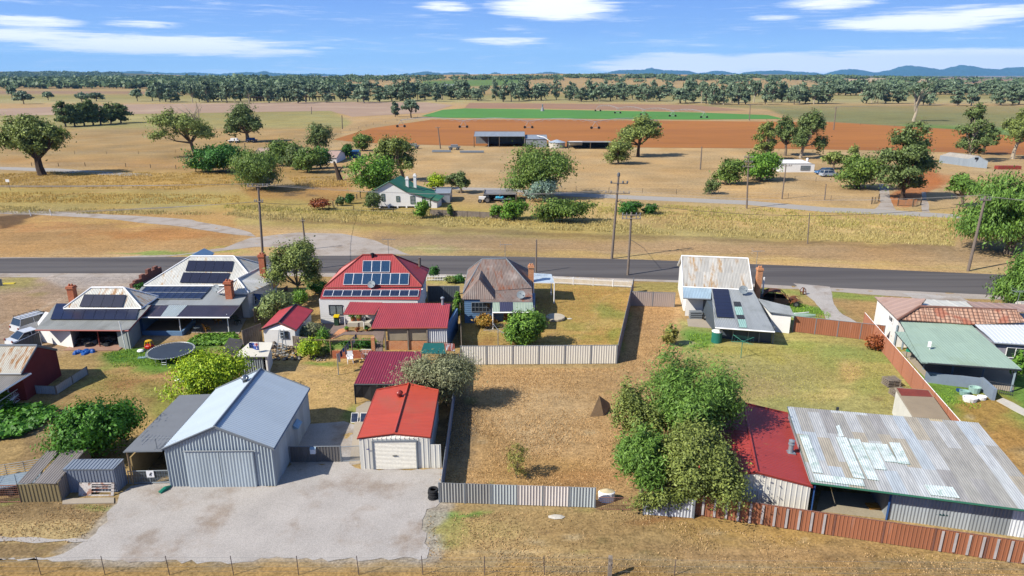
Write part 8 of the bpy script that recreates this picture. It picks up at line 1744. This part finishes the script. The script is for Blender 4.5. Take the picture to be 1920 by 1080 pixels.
for i, (x, y, m_, lb, r_, h_) in enumerate([(1808, 740, mat('tub_teal', '9cc4bc', bump=0), 'pale green tub in the heap by the low blue grey wall', .4, .35), (1818, 752, white_trim, 'large white sack in front of the heap by the low blue grey wall', .55, .35), (1826, 736, mat('box_green', 'b0d4c8', bump=0), 'pale green box at the back of the heap', .45, .5), (1840, 749, white_trim, 'white and green tub nearest the low wall end', .35, .3), (1797, 734, blue_awning, 'small blue bucket at the left of the heap', .2, .22)]):
    lump('plastic_tub', lb, 'tub', P(x, y), [(r_*.85, 0), (r_, h_), (r_*.8, h_*.98), (r_*.7, h_*.6)], m_, 1.1, .8)
b = P(1708, 674); t = thing('barbecue', 'barbecue trolley with a green cover beside the fence', 'barbecue', b); MB().box((b.x, b.y, .75), (1., .5, .16), -.7).build('cover', mat('cover_green', '20a080', rough=.6, bump=0), t); [MB().bar(b+V(x, y, 0), b+V(x, y, .75), .03, 4).build('leg', dark_trim, t) for x, y in ((-.3, .3), (.3, -.3), (.15, .15), (-.1, -.1))]
# boat trailer with pale metal beams beside the red shed; kayaks
b = P(1370, 940); t = thing('steel_beams', 'long pale steel beam assembly lying between the cream shed and the red brown fence', 'steel beam', b); a, c = P(1330, 922, .5), P(1460, 945, .5); c = PY(1458, 930, P(1458, 955).y); c.z = .8; a.z = .8; MB().wall(a, c, .62, .82, .35).build('beam', mat('beam_blue_white', 'b4c4d0', rough=.5, bump=0), t); mb = MB(); mb.bar(a+(c-a)*.72+V(0, -.3, .1), a+(c-a)*.78+V(0, .4, 1.1), .05, 4); mb.bar(a+(c-a)*.7+V(0, -.3, 0), a+(c-a)*.9+V(0, -.5, -.1), .04, 4); mb.build('brace', dark_trim, t)
for u in (.2, .75): p = a+(c-a)*u; MB().box((p.x, p.y, 0), (.15, .3, .62)).build('stand', galv, t)
b = P(1802, 1003); lump('green_kayak', 'dark green canoe hull behind the red brown fence', 'canoe', V(P(1802, 1003).x, P(1802, 1003).y+1.0, .75), [(1., 0), (.9, .12), (.5, .2), (.02, .22)], mat('canoe_green', '2c4a4c', rough=.3, bump=0), 1.2, .35, 16)
lump('dark_pod', 'small dark green pod right of the canoe behind the fence', 'canoe', V(P(1850, 1008).x, P(1850, 1008).y+1.0, .75), [(.6, 0), (.5, .1), (.02, .2)], MATS['canoe_green'], 1.2, .4, 14)
b = P(1860, 1005); mb = MB(); a = V(b.x, b.y+1.1, .9); [mb.bar(a+V(0, k*.1, -.12*k), a+V(3.2, -.6+k*.1, -.12*k), .05, 5) for k in range(3)]; tag(mb.build('white_pipes', white_trim, loc=tuple(a)), 'bundle of long white pipes beside the canoe behind the fence', 'pipes')
b = P(1666, 965); t = thing('pallet', 'orange timber pallet at the corner of the long shed opening', 'pallet', b); [MB().box((b.x-.4, b.y+.5+.16*k, .02), (1., .1, .1)).build('slat', wd, t) for k in range(4)]
# brick ruin wall left of the white house; other small things
t = thing('brick_ruin', 'crumbling stepped brick wall at the left side of the white house', 'wall', P(262, 530))
for i in range(9): a = P(246+i*6.2, 540-i*3.2); c = P(246+(i+1)*6.2, 540-(i+1)*3.2); MB().wall(a, c, 0, [.5, .7, .6, 1.0, .8, 1.3, .9, 1.2, .8][i], .35).build('brick_section', br_dark, t)
shrub('wall_plant', 'leafy plant growing against the crumbling brick wall', 257, 270, 532, 544, 'dark', 'ball', cat='plant', n=700, size=.14, seed=401, trunk=False)
fence('corrugated_screen', 'small grey sheet fence at the far left beyond the dirt yard', P(-16, 537), P(5, 536), .9, m_fdark, grey_trim)
tag(MB().box(tuple(P(17, 532)), (1.4, .5, .08), .1).build('yellow_board', mat('board_yellow', 'e8d040', bump=0), loc=tuple(P(17, 532))), 'yellow and white board lying on the grass at the far left', 'board')
sv = P(812, 663); t = thing('green_shelter', 'small dark green shade roof behind the maroon shelter', 'shelter', sv); q = quad([(795, 643, 1.35), (832, 643, 1.35), (788, 663, 1.2), (836, 663)]); q = [q[0], q[1], q[3], q[2]]; skillion(t, q, mat('shade_green', '1f6a64', rough=.6, var=.08, bump=0), dark_trim, 0, th=.04); posts(t, [V(p.x, p.y, 0) for p in q], 1.2, dark_trim, .03)
t = thing('rusty_roof_piece', 'small rust and white roof beside the dark green shade roof', 'shelter', P(842, 664)); q = quad([(833, 644, 1.4), (852, 644, 1.4), (837, 658, 1.25), (853, 658)]); q = [q[0], q[1], q[3], q[2]]; skillion(t, q, metal('iron_rust_white', 'a85a3c', rust='c8ccd0', rthr=(.5, .6)), dark_trim, .16, .02, th=.04); posts(t, [V(p.x, p.y, 0) for p in q], 1.2, dark_trim, .03)
b = P(669, 787); t = thing('glass_frames', 'two framed blue glass panels leaning beside the orange garage', 'glass panels', b)
for k in range(2): a = P(658+k*17, 792); mb = MB(); q = [a, a+V(.5, 0, 0), a+V(.5, .45, .55), a+V(0, .45, .55)]; mb.face(q); mb.face([p+V(0, .02, 0) for p in q[::-1]]); [mb.bar(q[i], q[(i+1) % 4], .02, 4, mi=1) for i in range(4)]; mb.build('pane', [sol_cell, white_trim], t)
struct(MB().prism([tuple(P(x, y))[:2] for x, y in [(668, 765), (690, 752), (705, 757), (690, 800), (675, 870), (655, 870), (664, 800)]], 0, .04).build('concrete_path', concrete))
struct(MB().prism([tuple(P(x, y))[:2] for x, y in [(117, 946), (214, 944), (214, 934), (118, 936)]], 0, .06).build('concrete_apron', concrete))
struct(MB().prism([tuple(P(x, y))[:2] for x, y in [(1290, 612), (1334, 616), (1336, 600), (1288, 598)]], 0, .05).build('concrete_pad', concrete))
struct(MB().prism([tuple(P(x, y))[:2] for x, y in [(1868, 752), (1900, 770), (1960, 800), (1960, 790), (1900, 756), (1880, 747)]], 0, .05).build('garden_path', concrete_pale))
# ================================================================ FARM BUILDINGS BEYOND THE STREET
green_roof = metal('roof_dark_green', '2f7258', sheet=.06, streak=.1, dirt='5a7a50', met=.05)
Wc = house('white_cottage', 'white weatherboard cottage with a dark green iron roof and two white chimneys', 'house', P(760, 390)); Yc = P(760, 390).y
pr = [PY(x, y, Yc) for x, y in [(691, 362), (730, 340), (762, 358.5), (808, 372)]]; dk = V(.9, 8.2, 0); zb = .35
base_ = [V(pr[0].x+.3, Yc, zb), V(pr[3].x-.2, Yc, zb)]; wl_ = [V(pr[0].x+.3, Yc, pr[0].z-.05), V(pr[1].x, Yc, pr[1].z-.15), V(pr[2].x, Yc, pr[2].z-.12), V(pr[3].x-.2, Yc, pr[3].z-.08)]
mb = MB(); mb.face([base_[0], base_[1], wl_[3], wl_[2], wl_[1], wl_[0]]); mb.face([base_[1], base_[1]+dk, wl_[3]+dk, wl_[3]]); mb.face([base_[0]+dk, base_[0], wl_[0], wl_[0]+dk]); mb.face([p+dk for p in [base_[0], wl_[0], wl_[1], wl_[2], wl_[3], base_[1]]]); mb.build('wall', white, Wc)
mb = MB(); ov = V(0, -.3, 0)
for a, c in ((0, 1), (1, 2), (2, 3)): roof_plane(mb, [pr[a]+ov, pr[c]+ov, pr[c]+dk, pr[a]+dk], .3, .02)
rf = mb.build('roof', [green_roof, green_trim], Wc); mb = MB(); [mb.bar(pr[i]+ov, pr[i+1]+ov, .1, 4) for i in range(3)]; mb.build('bargeboard', green_trim, rf)
for (x0, y0, x1, y1) in [(715.5, 363, 721.5, 377), (743, 367.5, 749.5, 378), (769.5, 367.5, 778, 382), (791.5, 370.5, 797.5, 382)]: window(Wc, (pr[0].x, Yc), (pr[3].x, Yc), (x0, y0, x1, y1), curtain, green_trim, 1, 2)
for x in (.15, .3, .45, .6, .75, .9): p = base_[0]+(base_[1]-base_[0])*x; MB().box((p.x, Yc+.1, 0), (.3, .3, .35)).build('stump', white, Wc)
for (x, yt, yb, yy) in ((763, 333, 356, 3.5), (777.5, 327.5, 351, 5.5)):
    Yk = Yc+yy; tpp = PY(x, yt, Yk); bt = PY(x, yb, Yk); mb = MB(); mb.box((tpp.x, Yk, bt.z-.8), (.55, .55, tpp.z-bt.z+.8)); mb.box((tpp.x, Yk, tpp.z-.35), (.72, .72, .2)); mb.box((tpp.x, Yk, tpp.z), (.4, .4, .2)); mb.build('chimney', white, Wc)
an = [PY(x, y, Yc) for x, y in [(808, 374), (819, 377)]]; body(Wc, [V(an[0].x, Yc, 0), V(an[1].x, Yc, 0), V(an[1].x+.6, Yc+3, 0), V(an[0].x+.6, Yc+3, 0)], [an[0].z, an[1].z, an[1].z, an[0].z], white); skillion(Wc, [an[0]+V(0, -.3, .05), an[1]+V(.3, -.3, .05), an[1]+V(1., 5, .2), an[0]+V(.6, 5, .2)], green_roof, green_trim)
def farm_shed(label, xl, xr, yb, yt, ye, depth, rm, wm, cat='shed', name='farm_shed', ridge=True, open_=False, skew=0.):
    """simple farm shed measured from the photo: front bottom line yb, eave ye, ridge yt"""
    a, c = P(xl, yb), P(xr, yb+skew); t = house(name, label, cat, (a+c)/2); d = (c-a).normalized(); nv = V(-d.y, d.x, 0); ze = PY(xl, ye, a.y).z
    f0, f1 = V(a.x, a.y, ze), V(c.x, c.y, ze); b0, b1 = f0+nv*depth, f1+nv*depth
    if ridge: r0 = f0+nv*depth/2; r0.z = PY(xl, yt, r0.y).z; r1 = f1+nv*depth/2; r1.z = r0.z; pitched(t, f0, f1, b0, b1, r0, r1, rm, wm, grey_trim, ov=.15, walls=not open_)
    else:
        b0.z = b1.z = PY(xl, yt, b0.y).z; skillion(t, [f0, f1, b1, b0], rm, grey_trim)
        if not open_: body(t, [f0, f1, b1, b0], [ze-.05, ze-.05, b0.z-.05, b0.z-.05], wm)
    if open_:
        body(t, [b0+nv*-.1, b1+nv*-.1, b1, b0], min(b0.z, ze)-.1, wm); n = max(2, int((f1-f0).length/7))
        posts(t, [f0+(f1-f0)*k/n+nv*.1 for k in range(n+1)], ze-.1, FP_, .14)
    return t, f0, f1, b0, b1, nv
mgalv = metal('farm_galv', 'a8afb4', sheet=.06, streak=.08, rough=.45)
farm_shed('small grey gabled farm shed right of the white cottage', 815, 845, 380, 353, 362, 6, mgalv, mgalv)
s_, f0, f1, b0, b1, nv = farm_shed('low open carport with grey roof beside the big paddock tree', 907, 968, 379, 357, 363, 5, m_old, timber_grey, 'carport', ridge=False, open_=True)
body(s_, [f1+V(-.1, .1, 0), f1+V(-.02, .1, 0), b1+V(-.02, 0, 0), b1+V(-.1, 0, 0)], 2.0, timber_grey, 'side_wall'); body(s_, [f0+V(.1, .1, 0), f0+V(.02, .1, 0), b0+V(.02, 0, 0), b0+V(.1, 0, 0)], 2.0, timber_grey, 'side_wall')
b = P(938, 379)
for i in range(4): k = P(932+i*3.3, 378.5)+V(0, 0, .9); tag(MB().tube([k+V(-.1, -.7, 0), k, k+V(.1, 1.6, 0)], [.1, .35, .08], 8).build('kayak', mat('kayak_blue', '5cc0e0', rough=.3, bump=0), loc=tuple(k)), ['leftmost', 'second', 'third', 'rightmost'][i]+' bright blue kayak on the rack under the low carport', 'kayak', 'blue kayaks under the carport')
tt = thing('kayak_trailer', 'grey rack trailer carrying the blue kayaks', 'trailer', P(938, 381)); mb = MB(); a = P(927, 380); [mb.bar(a+V(0, y, .75), a+V(3.4, y, .75), .05, 4) for y in (-.5, .6)]; [mb.bar(a+V(x, -.5, .75), a+V(x, .6, .75), .05, 4) for x in (0, 1.7, 3.4)]; mb.build('frame', grey_trim, tt); [wheel(tt, a+V(1.7, y, .35), .35, .2, (0, 1, 0)) for y in (-.7, .8)]
t_b = P(912, 380); tk = thing('tractor', 'small old tractor at the left end of the low carport', 'tractor', t_b); [wheel(tk, t_b+V(.2, y, .65), .65, .3, (0, 1, 0)) for y in (-.6, .6)]; [wheel(tk, t_b+V(-1.3, y, .4), .4, .2, (0, 1, 0)) for y in (-.5, .5)]; mb = MB(); mb.box(tuple(t_b+V(-.8, 0, .7)), (1.5, .6, .6)); mb.build('body', white, tk); mb = MB(); mb.box(tuple(t_b+V(.2, 0, .9)), (.6, .8, .5)); mb.bar(t_b+V(-.1, .3, 1.3), t_b+V(-.1, .3, 2), .05, 4); mb.build('seat', dark_trim, tk)
# big machinery shed on the red field
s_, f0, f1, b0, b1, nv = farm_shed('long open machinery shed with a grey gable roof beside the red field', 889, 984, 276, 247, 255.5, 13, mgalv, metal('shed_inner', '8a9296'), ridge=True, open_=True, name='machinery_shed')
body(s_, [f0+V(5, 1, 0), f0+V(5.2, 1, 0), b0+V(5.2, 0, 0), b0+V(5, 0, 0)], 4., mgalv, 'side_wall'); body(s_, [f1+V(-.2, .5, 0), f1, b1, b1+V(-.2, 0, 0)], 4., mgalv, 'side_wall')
farm_shed('lower grey annex at the right end of the machinery shed', 985, 1026, 276, 253, 260.5, 12, mgalv, mgalv, name='machinery_annex')
b = P(1044, 277); t = thing('rain_tank', 'round concrete tank with a conical pale roof right of the machinery shed', 'tank', b); MB().lathe(b, [(2.9, 0), (2.9, 2.)], 24).build('tank', concrete_pale, t); MB().lathe(b+V(0, 0, 2.), [(3.1, 0), (.1, .9)], 24, smooth=False).build('roof', metal('tank_roof', 'c4d0d8'), t); MB().tube([b+V(-7, 3, 4), b+V(-4.5, 1, 3.6), b+V(-2.5, 0, 2.3)], .12, 6).build('downpipe', white_trim, t)
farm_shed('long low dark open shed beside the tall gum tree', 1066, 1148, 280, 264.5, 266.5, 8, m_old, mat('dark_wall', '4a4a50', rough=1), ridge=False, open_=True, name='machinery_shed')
t = thing('fuel_tank', 'silver cylindrical fuel tank inside the long low dark shed', 'tank', P(1080, 279)); b = P(1080, 278)+V(0, 1.5, 1.6); MB().bar(b-V(2.3, 0, 0), b+V(2.3, 0, 0), .75, 14).build('tank', white, t); [MB().bar(b+V(x, 0, -1.6), b+V(x, 0, -.5), .12, 5).build('leg', dark_trim, t) for x in (-1.5, 1.5)]
farm_shed('white farm cottage with a flat grey roof beside the paddock trees', 1461, 1526, 323, 299, 308, 9, metal('roof_dull', '9a9284', sheet=.03, streak=.05), white, 'house', 'farm_cottage', ridge=False)
for o in C.objects:
    if o.get('label', '').startswith('white farm cottage'): fc = o
window(fc, P(1461, 323), P(1526, 323), (1501, 310.5, 1519, 319.5), curtain, grey_trim, 3, 2); MB().lathe(PY(1522, 304, 190)+V(0, 3, -.3), [(.35, 0), (.35, 1.), (.02, 1.1)], 10).build('water_heater', white_trim, fc)
a = P(1807, 306); bn = house('grey_barn', 'small grey corrugated barn with a rusty roof and dark loft hatch', 'barn', a); c = P(1842, 317); e = P(1855, 300); 
f0, f1 = P(1812, 312), P(1850, 316); nv = V(-2.5, 9, 0); ze = 2.1; q0, q1 = f0+V(0, 0, ze), f1+V(0, 0, ze); md = (q0+q1)/2; md.z = 3.3
mb = MB(); mb.face([f0, f1, q1, md, q0]); mb.face([f1, f1+nv, q1+nv, q1]); mb.face([f0+nv, f0, q0, q0+nv]); mb.face([f1+nv, f0+nv, q0+nv, md+nv, q1+nv]); mb.build('wall', metal('barn_blue_grey', 'a4b0ba', sheet=.05), bn)
mb = MB(); roof_plane(mb, [q0, md, md+nv, q0+nv], .3, .02); roof_plane(mb, [md, q1, q1+nv, md+nv], .3, .02); mb.build('roof', [m_old, m_old], bn); mb = MB(); mb.box((md.x-.4, md.y-.05, 2.2), (1.1, .12, .6)); mb.build('hatch', black, bn)
tag(MB().box(tuple(P(1889, 317)), (6.4, 1.6, .9)).build('water_trough', red_trim, loc=tuple(P(1889, 317))), 'long dark red cattle trough right of the grey barn', 'trough')
farm_shed('pink beige hip roofed farmhouse mostly hidden among the garden trees', 548, 632, 306, 283, 296, 12, metal('roof_pale_pink', 'cfae98', sheet=.03, streak=.04, k=.64), white, 'house', 'farmhouse')
farm_shed('pale pink roof of an outbuilding showing behind the hedge', 478, 505, 298, 278, 288, 8, MATS['roof_pale_pink'], white, 'house', 'farmhouse'); farm_shed('small bright blue corrugated farm shed', 653, 673, 296, 281, 285, 4, metal('shed_blue', '2f6fa0'), MATS['shed_blue'])
# trailers and implements
for i, (x, y, lb) in enumerate([(852, 281, 'grey seeding implement on wheels left of the machinery shed'), (775, 279, 'low farm implement at the edge of the red field'), (440, 268, 'old grey farm trailer under the upright gum tree'), (472, 267, 'blue flat trailer under the upright gum tree')]):
    b = P(x, y); t = thing('farm_implement', lb, 'farm implement', b); mb = MB(); [mb.bar(b+V(-2, yy, 1.), b+V(2, yy, 1.), .12, 4) for yy in (-1, 1)]; [mb.bar(b+V(xx, -1, 1.), b+V(xx, 1, 1.), .12, 4) for xx in (-2, 0, 2)]; mb.box(tuple(b+V(0, 0, 1.1)), (2.4, 1.4, .7)); mb.build('frame', [grey_trim, grey_trim, white_trim, blue_awning][i], t); [wheel(t, b+V(xx, yy, .5), .5, .3, (0, 1, 0)) for xx in (-1.2, 1.2) for yy in (-1.2, 1.2)]
for i, (x0, x1, y) in enumerate([(810, 845, 286), (862, 907, 287)]):
    a, c = P(x0, y), P(x1, y); t = thing('irrigation_pipes', ['left stack of long grey pipes lying on the paddock', 'right stack of long grey pipes lying before the machinery shed'][i], 'pipes', a); mb = MB(); [mb.bar(a+V(0, k*.5, .25+.3*(k % 2)), c+V(0, k*.5, .25+.3*(k % 2)), .14, 5) for k in range(4)]; mb.build('pipe', grey_trim, t)
# centre pivot irrigators
def pivot(label, pts, h=3.6):
    t = thing('pivot_irrigator', label, 'irrigator', pts[0]); g = mat('irrigator_galv', 'b4b8bc', rough=.5, bump=0)
    for a, b in zip(pts, pts[1:]):
        mb = MB(); n = 8
        for k in range(n):
            u0, u1 = k/n, (k+1)/n; arch = lambda u: h+1.3*math.sin(math.pi*u); p = a+(b-a)*u0; q = a+(b-a)*u1; p = V(p.x, p.y, arch(u0)); q = V(q.x, q.y, arch(u1)); mb.bar(p, q, .11, 4); lo0 = (p+q)/2-V(0, 0, .9); mb.bar(p, lo0, .05, 3); mb.bar(lo0, q, .05, 3)
        mb.build('truss', g, t)
    for p in pts:
        p = V(p.x, p.y, 0); mb = MB(); mb.bar(p+V(-1.8, 0, .6), p+V(0, 0, h), .09, 4); mb.bar(p+V(1.8, 0, .6), p+V(0, 0, h), .09, 4); mb.bar(p+V(-1.8, 0, .6), p+V(1.8, 0, .6), .1, 4); tw = mb.build('tower', g, t)
        for s in (-1, 1): wheel(tw, p+V(s*1.8, 0, .65), .65, .35, (0, 1, 0)) if False else MB().bar(p+V(s*1.8, -.2, .65), p+V(s*1.8, .2, .65), .65, 10).build('wheel', tyre, tw)
pivot('long centre pivot irrigator spanning the red ploughed field', [P(752, 239), P(869, 240), P(991, 241), P(1116, 242), P(1231, 240)]); pivot('centre pivot irrigator on the far edge of the green crop field', [P(1121, 209), P(1158, 213), P(1207, 216), P(1261, 219), P(1320, 221.5)])
b = P(1017, 208.5); t = thing('pivot_hub', 'small hub tower of an irrigator on the crop field edge', 'irrigator', b); MB().lathe(b, [(1.5, 0), (.4, 3), (.5, 4.6), (.1, 5)], 8).build('tower', grey_trim, t)
# timber trestle rail bridge on the plain
a, c = P(470, 190.5), P(628, 188.5); t = thing('rail_trestle', 'long low dark timber trestle bridge on the left plain', 'bridge', a); MB().wall(a, c, 3.4, 4.6, 2.5).build('deck', bark_dark, t); n = 26
for k in range(n+1): p = a+(c-a)*k/n; MB().box((p.x, p.y, 0), (.6, 2., 3.4)).build('pier', bark_dark, t)
for i, (x, y, w_, lb) in enumerate([(1602, 166, 26, 'large white farm building among the far right trees'), (728, 149, 18, 'tiny white farmhouse on the far horizon left of centre'), (878, 148, 16, 'tiny white farmhouse on the far rise'), (845, 166, 50, 'long pale farm building behind the tree line')]):
    b = P(x, y); b.z = tz(b.x, b.y); t = house('farm_building', lb, 'farm building', b); body(t, [b+V(-w_/2, 0, 0), b+V(w_/2, 0, 0), b+V(w_/2, 10, 0), b+V(-w_/2, 10, 0)], b.z+4, white, z0=b.z-1); mb = MB(); roof_plane(mb, [b+V(-w_/2-1, -1, 4), b+V(w_/2+1, -1, 4), b+V(w_/2+1, 5, 6.5), b+V(-w_/2-1, 5, 6.5)], 0, 0); roof_plane(mb, [b+V(-w_/2-1, 11, 4), b+V(w_/2+1, 11, 4), b+V(w_/2+1, 5, 6.5), b+V(-w_/2-1, 5, 6.5)], 0, 0); mb.build('roof', [mgalv, mgalv], t)
# ================================================================ AIR
hz = MB(); x0, x1, y0, y1, z0_, z1_ = -26000, 26000, -300, 24500, -40, 620
hz.prism([(x0, y0), (x1, y0), (x1, y1), (x0, y1)], z0_, z1_)
hm = bpy.data.materials.new('haze'); hm.use_nodes = True; hn = hm.node_tree.nodes; hn.clear(); ho = hn.new('ShaderNodeOutputMaterial'); hv = hn.new('ShaderNodeVolumePrincipled'); hv.inputs['Color'].default_value = (.25, .55, .95, 1); hv.inputs['Density'].default_value = 3.6e-5; hv.inputs['Anisotropy'].default_value = .0
hm.node_tree.links.new(hv.outputs[0], ho.inputs['Volume']); o = hz.build('haze', hm); o['kind'] = 'stuff'
SC.cycles.volume_max_steps = 64
